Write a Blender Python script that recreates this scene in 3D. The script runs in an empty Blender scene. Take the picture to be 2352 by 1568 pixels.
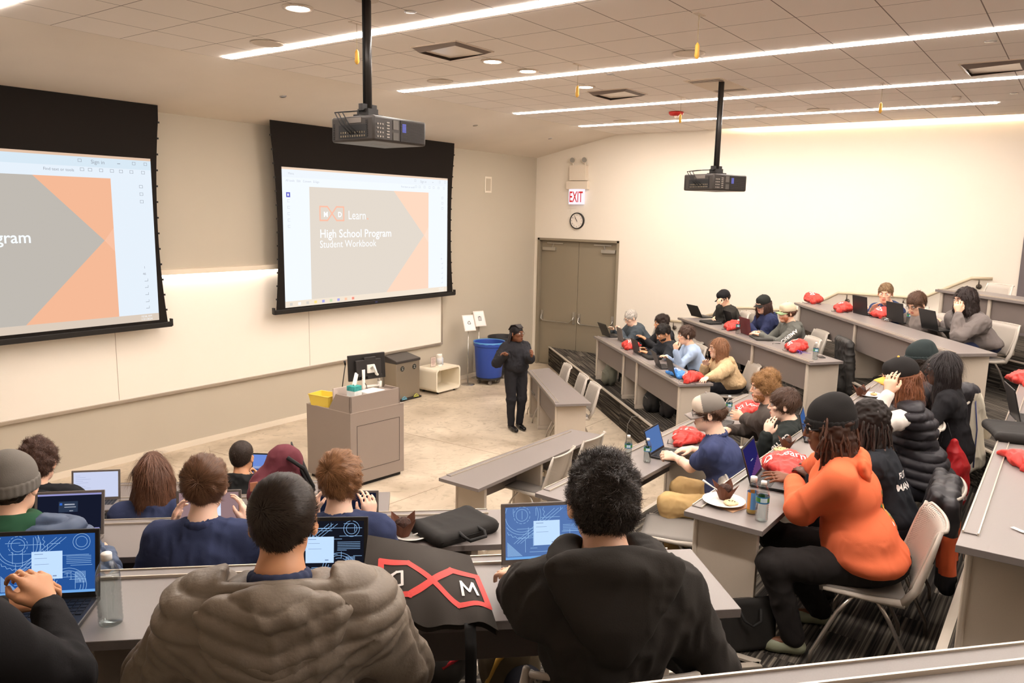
import bpy, bmesh, math, random
import numpy as np
from mathutils import Vector, Matrix, Euler
from mathutils.bvhtree import BVHTree
SC = bpy.context.scene
COL = SC.collection
PI = math.pi
# ------------------------------------------------------------------ camera
FPX = 1772.95
YAW, PIT, ROL = 0.93808, 0.16483, -0.02049
CAM = np.array([-13.6003, -9.4258, 3.2])
def _rot(y, p, r):
    f = np.array([math.sin(y)*math.cos(p), math.cos(y)*math.cos(p), -math.sin(p)])
    rt = np.array([math.cos(y), -math.sin(y), 0]); dn = np.cross(f, rt)
    c, s = math.cos(r), math.sin(r)
    return np.array([c*rt+s*dn, -s*rt+c*dn, f])
RC = _rot(YAW, PIT, ROL)
cd = bpy.data.cameras.new('camera'); cam = bpy.data.objects.new('camera', cd); COL.objects.link(cam)
cd.sensor_width = 36; cd.lens = 36*FPX/2352; cd.clip_start = .05; cd.clip_end = 100
m = Matrix.Identity(4)
for i in range(3):
    m[i][0] = RC[0][i]; m[i][1] = -RC[1][i]; m[i][2] = -RC[2][i]; m[i][3] = CAM[i]
cam.matrix_world = m
SC.camera = cam
# ------------------------------------------------------------------ world, exposure
SC.view_settings.view_transform = 'Standard'; SC.view_settings.look = 'None'
SC.view_settings.gamma = 1; SC.view_settings.use_curve_mapping = False
SC.view_settings.exposure = 0.0
w = bpy.data.worlds.new('world'); SC.world = w; w.use_nodes = True
w.node_tree.nodes['Background'].inputs[0].default_value = (1, .93, .88, 1)
w.node_tree.nodes['Background'].inputs[1].default_value = .25
STRIP_E = 72.0      # linear ceiling lights
DOWN_E = 50.0      # round downlights
COVE_E = 40.0      # wall washer in the cove
BOARD_E = 9.0      # lamp rail above the whiteboard
H = .39; DT = .74; ZC = 4.74; ZW = 4.343; YS = -1.908
XR, YB, XL = 0.0, -14.0, -15.6
def ray(x, y):
    return RC.T @ np.array([(x-1176)/FPX, (y-784)/FPX, 1.])
def at(x, y, z):
    d = ray(x, y); return CAM + d*(z-CAM[2])/d[2]
def at_x(x, y, X):
    d = ray(x, y); return CAM + d*(X-CAM[0])/d[0]
def at_y(x, y, Y):
    d = ray(x, y); return CAM + d*(Y-CAM[1])/d[1]
# ------------------------------------------------------------------ materials
def lin(c):
    c = c/255.; return c/12.92 if c <= .04045 else ((c+.055)/1.055)**2.4
def rgb(t): return (lin(t[0]), lin(t[1]), lin(t[2]), 1)
_M = {}
def M(name, col=(200,200,200), rough=.55, metal=0., spec=.4, em=0., noise=None, bump=None, sss=0, emcol=None, island=0, alpha=None):
    if name in _M: return _M[name]
    mt = bpy.data.materials.new(name); mt.use_nodes = True; _M[name] = mt
    nt = mt.node_tree; b = nt.nodes['Principled BSDF']
    c = rgb(col); b.inputs['Base Color'].default_value = c
    b.inputs['Roughness'].default_value = rough; b.inputs['Metallic'].default_value = metal
    b.inputs['Specular IOR Level'].default_value = spec
    if sss:
        b.inputs['Subsurface Weight'].default_value = sss; b.inputs['Subsurface Radius'].default_value = (.012,.005,.003)
    if em:
        b.inputs['Emission Color'].default_value = rgb(emcol or col); b.inputs['Emission Strength'].default_value = em
    if noise or bump or island:
        tc = nt.nodes.new('ShaderNodeTexCoord')
    if noise or island:
        mr = nt.nodes.new('ShaderNodeMapRange')
        if noise:
            nz = nt.nodes.new('ShaderNodeTexNoise'); nz.inputs['Scale'].default_value = noise[0]; nz.inputs['Detail'].default_value = 5
            nt.links.new(tc.outputs['Object'], nz.inputs['Vector']); nt.links.new(nz.outputs['Fac'], mr.inputs['Value']); a = noise[1]
            mr.inputs['From Min'].default_value = .3; mr.inputs['From Max'].default_value = .7
        else:
            g = nt.nodes.new('ShaderNodeNewGeometry'); nt.links.new(g.outputs['Random Per Island'], mr.inputs['Value']); a = island
        mr.inputs['To Min'].default_value = 1-a; mr.inputs['To Max'].default_value = 1+a
        vm = nt.nodes.new('ShaderNodeVectorMath'); vm.operation = 'SCALE'; vm.inputs[0].default_value = c[:3]
        nt.links.new(mr.outputs[0], vm.inputs['Scale']); nt.links.new(vm.outputs[0], b.inputs['Base Color'])
    if bump:
        nz = nt.nodes.new('ShaderNodeTexNoise'); nz.inputs['Scale'].default_value = bump[0]; nz.inputs['Detail'].default_value = 4
        nt.links.new(tc.outputs['Object'], nz.inputs['Vector'])
        bp = nt.nodes.new('ShaderNodeBump'); bp.inputs['Strength'].default_value = bump[1]; bp.inputs['Distance'].default_value = bump[2] if len(bump) > 2 else .01
        nt.links.new(nz.outputs['Fac'], bp.inputs['Height']); nt.links.new(bp.outputs[0], b.inputs['Normal'])
    return mt
def emit(name, col, s):
    if name in _M: return _M[name]
    mt = bpy.data.materials.new(name); mt.use_nodes = True; _M[name] = mt
    nt = mt.node_tree; nt.nodes.clear(); o = nt.nodes.new('ShaderNodeOutputMaterial'); e = nt.nodes.new('ShaderNodeEmission')
    e.inputs[0].default_value = rgb(col); e.inputs[1].default_value = s; nt.links.new(e.outputs[0], o.inputs[0])
    return mt
def clear_mat(name, tint=(245,248,250), gl=.25, rough=.04):
    if name in _M: return _M[name]
    mt = bpy.data.materials.new(name); mt.use_nodes = True; _M[name] = mt
    nt = mt.node_tree; nt.nodes.clear(); o = nt.nodes.new('ShaderNodeOutputMaterial')
    t = nt.nodes.new('ShaderNodeBsdfTransparent'); t.inputs[0].default_value = rgb(tint)
    g = nt.nodes.new('ShaderNodeBsdfGlossy'); g.inputs['Roughness'].default_value = rough
    lw = nt.nodes.new('ShaderNodeLayerWeight'); lw.inputs[0].default_value = gl
    mx = nt.nodes.new('ShaderNodeMixShader'); ml = nt.nodes.new('ShaderNodeMath'); ml.operation = 'MULTIPLY'; ml.inputs[1].default_value = .42; nt.links.new(lw.outputs['Facing'], ml.inputs[0]); nt.links.new(ml.outputs[0], mx.inputs[0])
    nt.links.new(t.outputs[0], mx.inputs[1]); nt.links.new(g.outputs[0], mx.inputs[2]); nt.links.new(mx.outputs[0], o.inputs[0])
    return mt
def node_mat(name, rough=.6, spec=.3):
    mt = bpy.data.materials.new(name); mt.use_nodes = True; _M[name] = mt
    nt = mt.node_tree; b = nt.nodes['Principled BSDF']; b.inputs['Roughness'].default_value = rough; b.inputs['Specular IOR Level'].default_value = spec
    def N(t, **k):
        n = nt.nodes.new('ShaderNode'+t)
        for a, v in k.items():
            if a.startswith('i_'): n.inputs[a[2:].replace('_', ' ')].default_value = v
            else: setattr(n, a, v)
        return n
    return mt, nt, b, N, nt.links.new
def carpet(name, ang):
    mt, nt, b, N, L = node_mat(name, .95, .1)
    tc = N('TexCoord'); mp = N('Mapping'); mp.inputs['Rotation'].default_value = (0, 0, ang); L(tc.outputs['Object'], mp.inputs['Vector'])
    br = N('TexBrick'); br.inputs['Scale'].default_value = 1; br.inputs['Brick Width'].default_value = .95; br.inputs['Row Height'].default_value = .24
    br.inputs['Mortar Size'].default_value = 0; br.inputs['Color1'].default_value = (.45,.45,.45,1); br.inputs['Color2'].default_value = (1,1,1,1)
    L(mp.outputs[0], br.inputs['Vector'])
    m2 = N('Mapping'); m2.inputs['Scale'].default_value = (.9, 60, 60); L(mp.outputs[0], m2.inputs['Vector'])
    ad = N('VectorMath', operation='ADD'); L(m2.outputs[0], ad.inputs[0]); sc = N('VectorMath', operation='SCALE'); sc.inputs['Scale'].default_value = 13; L(br.outputs['Color'], sc.inputs[0]); L(sc.outputs[0], ad.inputs[1])
    nz = N('TexNoise'); nz.inputs['Scale'].default_value = 1; nz.inputs['Detail'].default_value = 2; L(ad.outputs[0], nz.inputs['Vector'])
    cr = N('ValToRGB'); e = cr.color_ramp.elements
    e[0].position = .4; e[0].color = rgb((44,41,38)); e[1].position = .56; e[1].color = rgb((88,82,75))
    x = e.new(.66); x.color = rgb((136,128,114)); L(nz.outputs['Fac'], cr.inputs[0])
    mx = N('MixRGB', blend_type='MULTIPLY'); mx.inputs[0].default_value = .75; L(cr.outputs[0], mx.inputs[1]); L(br.outputs['Color'], mx.inputs[2]); L(mx.outputs[0], b.inputs['Base Color'])
    return mt
def concrete():
    mt, nt, b, N, L = node_mat('polished concrete', .42, .4)
    tc = N('TexCoord'); n1 = N('TexNoise'); n1.inputs['Scale'].default_value = .9; n1.inputs['Detail'].default_value = 8; n1.inputs['Distortion'].default_value = 1.2
    L(tc.outputs['Object'], n1.inputs['Vector']); cr = N('ValToRGB'); e = cr.color_ramp.elements
    e[0].position = .33; e[0].color = rgb((168,152,130)); e[1].position = .68; e[1].color = rgb((212,197,174)); L(n1.outputs['Fac'], cr.inputs[0])
    n2 = N('TexNoise'); n2.inputs['Scale'].default_value = 5; n2.inputs['Detail'].default_value = 10; n2.inputs['Distortion'].default_value = 2.5; L(tc.outputs['Object'], n2.inputs['Vector'])
    c2 = N('ValToRGB'); c2.color_ramp.elements[0].position = .3; c2.color_ramp.elements[0].color = (.68,.66,.62,1); c2.color_ramp.elements[1].position = .48; L(n2.outputs['Fac'], c2.inputs[0])
    mx = N('MixRGB', blend_type='MULTIPLY'); mx.inputs[0].default_value = .8; L(cr.outputs[0], mx.inputs[1]); L(c2.outputs[0], mx.inputs[2]); L(mx.outputs[0], b.inputs['Base Color'])
    return mt
def tilemat():
    mt, nt, b, N, L = node_mat('ceiling tile', .9, .1)
    tc = N('TexCoord'); sp = N('SeparateXYZ'); L(tc.outputs['Object'], sp.inputs[0])
    def line(o, off, per, wd):
        a = N('Math', operation='ADD'); L(o, a.inputs[0]); a.inputs[1].default_value = off
        q = N('Math', operation='PINGPONG'); L(a.outputs[0], q.inputs[0]); q.inputs[1].default_value = per/2
        r = N('Math', operation='LESS_THAN'); L(q.outputs[0], r.inputs[0]); r.inputs[1].default_value = wd; return r.outputs[0]
    a = line(sp.outputs[0], 10.29, .612, .004); c = line(sp.outputs[1], -YS, .612, .0045)
    mx = N('Math', operation='MAXIMUM'); L(a, mx.inputs[0]); L(c, mx.inputs[1])
    k = N('MixRGB'); k.inputs[1].default_value = rgb((238,229,220)); k.inputs[2].default_value = rgb((140,128,120)); L(mx.outputs[0], k.inputs[0]); L(k.outputs[0], b.inputs['Base Color'])
    return mt
def meshmat():   # light grey plastic pierced with rows of small holes
    mt, nt, b, N, L = node_mat('pierced chair plastic', .45, .4)
    b.inputs['Base Color'].default_value = rgb((186,177,165))
    tc = N('TexCoord'); sp = N('SeparateXYZ'); L(tc.outputs['Object'], sp.inputs[0])
    def pp(o, per, off=0):
        a = N('Math', operation='ADD'); L(o, a.inputs[0]); a.inputs[1].default_value = 5+off
        q = N('Math', operation='PINGPONG'); L(a.outputs[0], q.inputs[0]); q.inputs[1].default_value = per/2
        s = N('Math', operation='MULTIPLY'); L(q.outputs[0], s.inputs[0]); L(q.outputs[0], s.inputs[1]); return s.outputs[0]
    def dots(ox, oz):
        ad = N('Math', operation='ADD'); L(pp(sp.outputs[0], .02, ox), ad.inputs[0]); L(pp(sp.outputs[2], .016, oz), ad.inputs[1])
        lt = N('Math', operation='LESS_THAN'); L(ad.outputs[0], lt.inputs[0]); lt.inputs[1].default_value = .0036**2; return lt.outputs[0]
    mx = N('Math', operation='MAXIMUM'); L(dots(0, 0), mx.inputs[0]); L(dots(.01, .008), mx.inputs[1])
    inv = N('Math', operation='SUBTRACT'); inv.inputs[0].default_value = 1; L(mx.outputs[0], inv.inputs[1]); L(inv.outputs[0], b.inputs['Alpha'])
    return mt
# ------------------------------------------------------------------ objects
def tag(o, label=None, cat=None, group=None, kind=None):
    if label: o['label'] = label
    if cat: o['category'] = cat
    if group: o['group'] = group
    if kind: o['kind'] = kind
    return o
def thing(name, label, cat, loc=(0,0,0), rz=0., group=None):
    o = bpy.data.objects.new(name, None); COL.objects.link(o); o.empty_display_size = .1
    o.location = tuple(float(v) for v in loc); o.rotation_euler = (0, 0, rz)
    return tag(o, label, cat, group)
def wmat(o):
    return Matrix.Translation(o.location) @ o.rotation_euler.to_matrix().to_4x4()
def link(name, me, parent=None):
    o = bpy.data.objects.new(name, me); COL.objects.link(o)
    if parent is not None: o.parent = parent
    return o
def npmesh(name, V, F, mats, mi=None, parent=None, smooth=True):
    """V (n,3); F list of index arrays (m,k)."""
    me = bpy.data.meshes.new(name); V = np.asarray(V, np.float32)
    F = [np.asarray(f, np.int32) for f in (F if isinstance(F, list) else [F]) if len(f)]
    me.vertices.add(len(V)); me.vertices.foreach_set('co', V.ravel())
    nl = sum(f.size for f in F); me.loops.add(nl); me.loops.foreach_set('vertex_index', np.concatenate([f.ravel() for f in F]))
    tot = np.concatenate([np.full(len(f), f.shape[1], np.int32) for f in F]); st = np.concatenate([[0], np.cumsum(tot)[:-1]]).astype(np.int32)
    me.polygons.add(len(tot)); me.polygons.foreach_set('loop_start', st); me.polygons.foreach_set('loop_total', tot)
    for x in mats: me.materials.append(x)
    if mi is not None: me.polygons.foreach_set('material_index', np.asarray(mi, np.int32))
    me.polygons.foreach_set('use_smooth', np.full(len(tot), smooth)); me.update(calc_edges=True); me.validate()
    return link(name, me, parent)
class MB:
    def __init__(s): s.v = []; s.f = []; s.m = []; s.cur = 0; s.T = None
    def mat(s, i): s.cur = i; return s
    def _add(s, vs, fs):
        n = len(s.v)
        for p in vs:
            p = Vector(p)
            s.v.append(s.T @ p if s.T is not None else p)
        for f in fs: s.f.append([n+i for i in f]); s.m.append(s.cur)
    def box(s, c, d, rz=0., R=None):
        c = Vector(c); hx, hy, hz = d[0]/2, d[1]/2, d[2]/2
        Q = R if R is not None else Matrix.Rotation(rz, 3, 'Z')
        vs = [c + Q @ Vector((x*hx, y*hy, z*hz)) for z in (-1, 1) for y in (-1, 1) for x in (-1, 1)]
        s._add(vs, [(0,2,3,1),(4,5,7,6),(0,1,5,4),(2,6,7,3),(0,4,6,2),(1,3,7,5)]); return s
    def bx(s, x0, x1, y0, y1, z0, z1): return s.box(((x0+x1)/2,(y0+y1)/2,(z0+z1)/2),(abs(x1-x0),abs(y1-y0),abs(z1-z0)))
    def prism(s, poly, z0, z1):
        n = len(poly); a = sum(poly[i][0]*poly[(i+1)%n][1]-poly[(i+1)%n][0]*poly[i][1] for i in range(n))
        if a < 0: poly = poly[::-1]
        vs = [(p[0], p[1], z0) for p in poly]+[(p[0], p[1], z1) for p in poly]
        s._add(vs, [tuple(range(n))[::-1], tuple(range(n, 2*n))]+[(i, (i+1)%n, n+(i+1)%n, n+i) for i in range(n)]); return s
    def quad(s, a, b, c, d): s._add([a, b, c, d], [(0,1,2,3)]); return s
    def poly(s, pts): s._add(pts, [tuple(range(len(pts)))]); return s
    def tube(s, pts, r, n=8, cap=True):
        pts = [Vector(p) for p in pts]; rs = r if isinstance(r, (list, tuple)) else [r]*len(pts); vs = []; up = None
        for i, p in enumerate(pts):
            d = (pts[min(i+1, len(pts)-1)]-pts[max(i-1, 0)])
            d = d.normalized() if d.length > 1e-9 else Vector((0,0,1))
            if up is None: up = Vector((0,0,1)) if abs(d.z) < .9 else Vector((1,0,0))
            x = d.cross(up)
            if x.length < 1e-4: x = d.orthogonal()
            x.normalize(); y = x.cross(d).normalized(); up = y
            for k in range(n):
                a = 2*PI*k/n; vs.append(p+(x*math.cos(a)+y*math.sin(a))*rs[i])
        m = len(pts); fs = [(i*n+k, (i+1)*n+k, (i+1)*n+(k+1)%n, i*n+(k+1)%n) for i in range(m-1) for k in range(n)]
        if cap: fs += [tuple(range(n)), tuple(range((m-1)*n, m*n))[::-1]]
        s._add(vs, fs); return s
    def lathe(s, prof, n=24, c=(0,0,0)):
        vs = []; c = Vector(c)
        for r, z in prof:
            for k in range(n):
                a = 2*PI*k/n; vs.append(c+Vector((r*math.cos(a), r*math.sin(a), z)))
        m = len(prof); fs = [(i*n+k, i*n+(k+1)%n, (i+1)*n+(k+1)%n, (i+1)*n+k) for i in range(m-1) for k in range(n)]
        if prof[0][0] > 1e-5: fs.append(tuple(range(n))[::-1])
        if prof[-1][0] > 1e-5: fs.append(tuple(range((m-1)*n, m*n)))
        s._add(vs, fs); return s
    def ball(s, c, r, n=12, R=None):
        r = r if isinstance(r, (tuple, list)) else (r, r, r); c = Vector(c); vs = []; m = n//2+1
        for i in range(m):
            t = PI*i/(m-1)
            for k in range(n):
                a = 2*PI*k/n; v = Vector((r[0]*math.sin(t)*math.cos(a), r[1]*math.sin(t)*math.sin(a), -r[2]*math.cos(t)))
                vs.append(c+(R @ v if R is not None else v))
        s._add(vs, [(i*n+k, i*n+(k+1)%n, (i+1)*n+(k+1)%n, (i+1)*n+k) for i in range(m-1) for k in range(n)]); return s
    def grid(s, fn, nu, nv):
        vs = [fn(i/nu, j/nv) for j in range(nv+1) for i in range(nu+1)]
        s._add(vs, [(j*(nu+1)+i, j*(nu+1)+i+1, (j+1)*(nu+1)+i+1, (j+1)*(nu+1)+i) for j in range(nv) for i in range(nu)]); return s
    def build(s, name, mats, parent=None, world=False, smooth=False, bev=0, solid=0):
        mats = mats if isinstance(mats, (list, tuple)) else [mats]
        me = bpy.data.meshes.new(name); vs = s.v
        if world and parent is not None:
            I = wmat(parent).inverted(); vs = [I @ v for v in vs]
        me.from_pydata([tuple(v) for v in vs], [], s.f)
        for x in mats: me.materials.append(x)
        me.polygons.foreach_set('material_index', s.m)
        me.polygons.foreach_set('use_smooth', [smooth]*len(s.f)); me.update()
        o = link(name, me, parent)
        if solid:
            md = o.modifiers.new('thickness', 'SOLIDIFY'); md.thickness = solid; md.offset = 0
        if bev:
            md = o.modifiers.new('bevel', 'BEVEL'); md.width = bev; md.segments = 3 if bev > .008 else 2; md.limit_method = 'ANGLE'; md.angle_limit = .6; md.harden_normals = False
            me.polygons.foreach_set('use_smooth', [True]*len(s.f)); me.set_sharp_from_angle(angle=.7) if hasattr(me, 'set_sharp_from_angle') else None
        return o
def struct(o, label=None): o['kind'] = 'structure'; return o
def copy_tree(o, parent=None):
    c = o.copy(); COL.objects.link(c)
    if parent is not None: c.parent = parent
    for ch in list(o.children): copy_tree(ch, c)
    return c
def text_mesh(txt, size, bold=0., align='LEFT', ext=0., shear=0.):
    cu = bpy.data.curves.new('t', 'FONT'); cu.body = txt; cu.size = size; cu.offset = bold; cu.align_x = align; cu.extrude = ext; cu.shear = shear; cu.resolution_u = 3
    o = bpy.data.objects.new('t', cu); COL.objects.link(o); dg = bpy.context.evaluated_depsgraph_get(); dg.update()
    me = bpy.data.meshes.new_from_object(o.evaluated_get(dg)); bpy.data.objects.remove(o); bpy.data.curves.remove(cu)
    return me
def text(name, txt, size, mat, O, ux, uy, parent=None, bold=0., align='LEFT', off=.001, world=True, sx=1.):
    """flat lettering at O, running along ux, up along uy"""
    me = text_mesh(txt, size, bold, align)
    ux = Vector(ux).normalized(); uy = Vector(uy).normalized(); n = ux.cross(uy); O = Vector(O)
    I = wmat(parent).inverted() if (world and parent is not None) else Matrix.Identity(4)
    for v in me.vertices: v.co = I @ (O+ux*v.co.x*sx+uy*v.co.y+n*off)
    me.materials.clear(); me.materials.append(mat); me.name = name
    return link(name, me, parent)
def text_polys(txt, size, bold=0.):
    me = text_mesh(txt, size, bold); bm = bmesh.new(); bm.from_mesh(me); bmesh.ops.triangulate(bm, faces=bm.faces)
    bmesh.ops.subdivide_edges(bm, edges=[e for e in bm.edges if e.calc_length() > size*.25], cuts=1)
    bmesh.ops.triangulate(bm, faces=bm.faces)
    vs = [v.co.copy() for v in bm.verts]; bm.verts.index_update(); fs = [[v.index for v in f.verts] for f in bm.faces]; bm.free(); bpy.data.meshes.remove(me)
    return vs, fs
def decal(name, items, O, ux, uy, target, mats, parent, lift=.002):
    """items: list of (verts2d, faces, mat index) laid on the surface of target along -(ux x uy)"""
    ux = Vector(ux).normalized(); uy = Vector(uy).normalized(); n = ux.cross(uy).normalized()
    bvh = BVHTree.FromPolygons([v.co for v in target.data.vertices], [tuple(p.vertices) for p in target.data.polygons])
    mb = MB()
    for vs, fs, mi in items:
        ok = []; out = []
        for v in vs:
            p = Vector(O)+ux*v[0]+uy*v[1]; h = bvh.ray_cast(p+n*.6, -n, 1.5)
            ok.append(h[0] is not None); out.append(h[0]+n*lift if h[0] is not None else p)
        mb.mat(mi)._add(out, [f for f in fs if all(ok[i] for i in f)])
    return mb.build(name, mats, parent)
# ------------------------------------------------------------------ smooth solids (implicit shapes turned into one skin)
def _h(ix, iy, iz, s):
    n = (ix*374761393+iy*668265263+iz*2147483647+s*144269504)&0x7fffffff
    n = (n^(n>>13))*1274126177&0x7fffffff; return ((n^(n>>16))&0xffff)/32768.-1
def vnoise(P, sc, seed=0):
    P = np.asarray(P, np.float64)*sc+1000.; I = np.floor(P).astype(np.int64); f = P-I; u = f*f*(3-2*f)
    r = 0
    for a in (0,1):
        for b in (0,1):
            for c in (0,1):
                w = (u[:,0] if a else 1-u[:,0])*(u[:,1] if b else 1-u[:,1])*(u[:,2] if c else 1-u[:,2])
                r = r+w*_h(I[:,0]+a, I[:,1]+b, I[:,2]+c, seed)
    return r
class Shape:
    def __init__(s): s.p = []
    def cap(s, a, ra, b, rb, k=.02, op=0): s.p.append((0, np.array(a, float), float(ra), np.array(b, float), float(rb), k, op)); return s
    def ell(s, c, r, k=.02, R=None, op=0):
        s.p.append((1, np.array(c, float), np.array(r, float), np.eye(3) if R is None else np.array(R, float), None, k, op)); return s
    def cut(s, fn): s.p.append((2, fn, None, None, None, 0, 1)); return s
    def build(s, h, smooth=1):
        lo = np.full(3, 1e9); hi = -lo
        for q in s.p:
            if q[6]: continue
            if q[0] == 0:
                for c, r in ((q[1], q[2]), (q[3], q[4])): lo = np.minimum(lo, c-r); hi = np.maximum(hi, c+r)
            else:
                e = np.abs(q[3].T*1.).T @ q[2] if False else np.abs(q[3]) @ q[2]; lo = np.minimum(lo, q[1]-e); hi = np.maximum(hi, q[1]+e)
        lo = lo-3*h-.01; n = np.ceil((hi+3*h+.01-lo)/h).astype(int)+1
        F = np.full(n, .06, np.float32); ax = [(lo[i]+h*np.arange(n[i])).astype(np.float32) for i in range(3)]
        for q in s.p:
            if q[0] == 2:
                X, Y, Z = ax[0][:,None,None], ax[1][None,:,None], ax[2][None,None,:]
                F = np.maximum(F, q[1](X, Y, Z)).astype(np.float32); continue
            if q[0] == 0:
                a = np.minimum(q[1]-q[2], q[3]-q[4]); b = np.maximum(q[1]+q[2], q[3]+q[4])
            else:
                e = np.abs(q[3]) @ q[2]; a = q[1]-e; b = q[1]+e
            mg = q[5]+2*h+.006
            i0 = np.clip(np.floor((a-mg-lo)/h).astype(int), 0, n); i1 = np.clip(np.ceil((b+mg-lo)/h).astype(int)+1, 0, n)
            if np.any(i1 <= i0): continue
            sl = tuple(slice(i0[i], i1[i]) for i in range(3))
            X, Y, Z = ax[0][sl[0]][:,None,None], ax[1][sl[1]][None,:,None], ax[2][sl[2]][None,None,:]
            if q[0] == 0:
                d = q[3]-q[1]; L = max(float(d@d), 1e-12)
                x, y, z = X-q[1][0], Y-q[1][1], Z-q[1][2]
                t = np.clip((x*d[0]+y*d[1]+z*d[2])/L, 0, 1)
                D = np.sqrt((x-t*d[0])**2+(y-t*d[1])**2+(z-t*d[2])**2)-(q[2]+(q[4]-q[2])*t)
            else:
                x, y, z = X-q[1][0], Y-q[1][1], Z-q[1][2]; R = q[3]; r = q[2]
                u = (x*R[0,0]+y*R[1,0]+z*R[2,0]); v = (x*R[0,1]+y*R[1,1]+z*R[2,1]); w_ = (x*R[0,2]+y*R[1,2]+z*R[2,2])
                k0 = np.sqrt((u/r[0])**2+(v/r[1])**2+(w_/r[2])**2); k1 = np.sqrt((u/r[0]**2)**2+(v/r[1]**2)**2+(w_/r[2]**2)**2)+1e-9
                D = k0*(k0-1)/k1
            f = F[sl]; k = max(q[5], 1e-4)
            if q[6] == 0:
                hh = np.maximum(k-np.abs(f-D), 0)/k; F[sl] = np.minimum(f, D)-hh*hh*k/4
            else:
                D = -D; hh = np.maximum(k-np.abs(f-D), 0)/k; F[sl] = np.maximum(f, D)+hh*hh*k/4
        V, Q = nets(F, lo, h)
        for _ in range(smooth): V = lap(V, Q)
        return V, Q
def nets(F, lo, h):
    S = F < 0; nx, ny, nz = F.shape; c = np.zeros((nx-1, ny-1, nz-1), np.int8)
    for a in (0,1):
        for b in (0,1):
            for d in (0,1): c += S[a:nx-1+a, b:ny-1+b, d:nz-1+d]
    mk = (c > 0)&(c < 8); I, J, K = np.nonzero(mk); idx = np.full(c.shape, -1, np.int32); idx[I, J, K] = np.arange(len(I))
    P = np.zeros((len(I), 3)); W = np.zeros(len(I))
    cs = [(a,b,d) for a in (0,1) for b in (0,1) for d in (0,1)]; val = {q: F[I+q[0], J+q[1], K+q[2]].astype(float) for q in cs}
    for q in cs:
        for ax in range(3):
            if q[ax]: continue
            q2 = list(q); q2[ax] = 1; q2 = tuple(q2); fa, fb = val[q], val[q2]; cr = (fa < 0) != (fb < 0)
            t = np.where(cr, fa/np.where(cr, fa-fb, 1), 0)
            p = np.array(q, float)[None].repeat(len(I), 0); p[:, ax] = t
            P[cr] += p[cr]; W[cr] += 1
    P /= W[:, None]; V = (np.stack([I, J, K], 1)+P)*h+lo
    out = []
    for ax in range(3):
        o = [0,0,0]; o[ax] = 1; sl0 = [slice(1,-1)]*3; sl1 = [slice(1,-1)]*3; sl0[ax] = slice(0, -1); sl1[ax] = slice(1, None)
        A, B = S[tuple(sl0)], S[tuple(sl1)]; E = np.argwhere(A != B)
        if not len(E): continue
        off = np.array([1,1,1]); off[ax] = 0; G = E+off; sg = A[tuple(E.T)]
        u, v = [(1,2),(2,0),(0,1)][ax]; du = np.zeros(3, int); du[u] = 1; dv = np.zeros(3, int); dv[v] = 1
        g = lambda X: idx[np.clip(X[:,0],0,nx-2), np.clip(X[:,1],0,ny-2), np.clip(X[:,2],0,nz-2)]
        a, b, c_, d = g(G-du-dv), g(G-dv), g(G), g(G-du)
        q = np.stack([a, b, c_, d], 1); q[~sg] = q[~sg][:, ::-1]; q = q[(q >= 0).all(1)]; out.append(q)
    return V, np.concatenate(out) if out else np.zeros((0,4), int)
def lap(V, Q, w=.5):
    A = np.zeros_like(V); n = np.zeros(len(V))
    for i in range(4):
        a, b = Q[:, i], Q[:, (i+1)%4]
        for ax in range(3):
            A[:, ax] += np.bincount(a, V[b, ax], len(V))+np.bincount(b, V[a, ax], len(V))
        n += np.bincount(a, minlength=len(V))+np.bincount(b, minlength=len(V))
    return V*(1-w)+w*A/np.maximum(n, 1)[:, None]
def normals(V, Q):
    n = np.cross(V[Q[:,2]]-V[Q[:,0]], V[Q[:,3]]-V[Q[:,1]]); N = np.zeros_like(V)
    for i in range(4):
        for ax in range(3): N[:, ax] += np.bincount(Q[:, i], n[:, ax], len(V))
    return N/np.maximum(np.linalg.norm(N, axis=1), 1e-12)[:, None]
def wrinkle(V, Q, amp=.006, sc=9, seed=0, iso=(1,1,.6)):
    N = normals(V, Q); P = V*np.array(iso); wv = np.stack([vnoise(V, 5, seed+i) for i in range(3)], 1)*.06
    d = 1-np.abs(vnoise(P+wv, sc, seed+7))*2.6; e = 1-np.abs(vnoise(P+wv*.6, sc*2.1, seed+9))*2.6; g = vnoise(P, sc*.5, seed+11)
    return V+N*((np.maximum(d, -1)*.55+np.maximum(e, -1)*.3*(g > -.2)+g*.5)*amp)[:, None]
def blob(name, sh, h, mat, parent, smooth=1, wr=None, seed=0, iso=(1,1,.6), post=None):
    V, Q = sh.build(h, smooth)
    if wr: V = wrinkle(V, Q, wr[0], wr[1], seed, iso)
    if post is not None: V = post(V, Q)
    return npmesh(name, V, [Q], mat if isinstance(mat, list) else [mat], None, parent)
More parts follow.
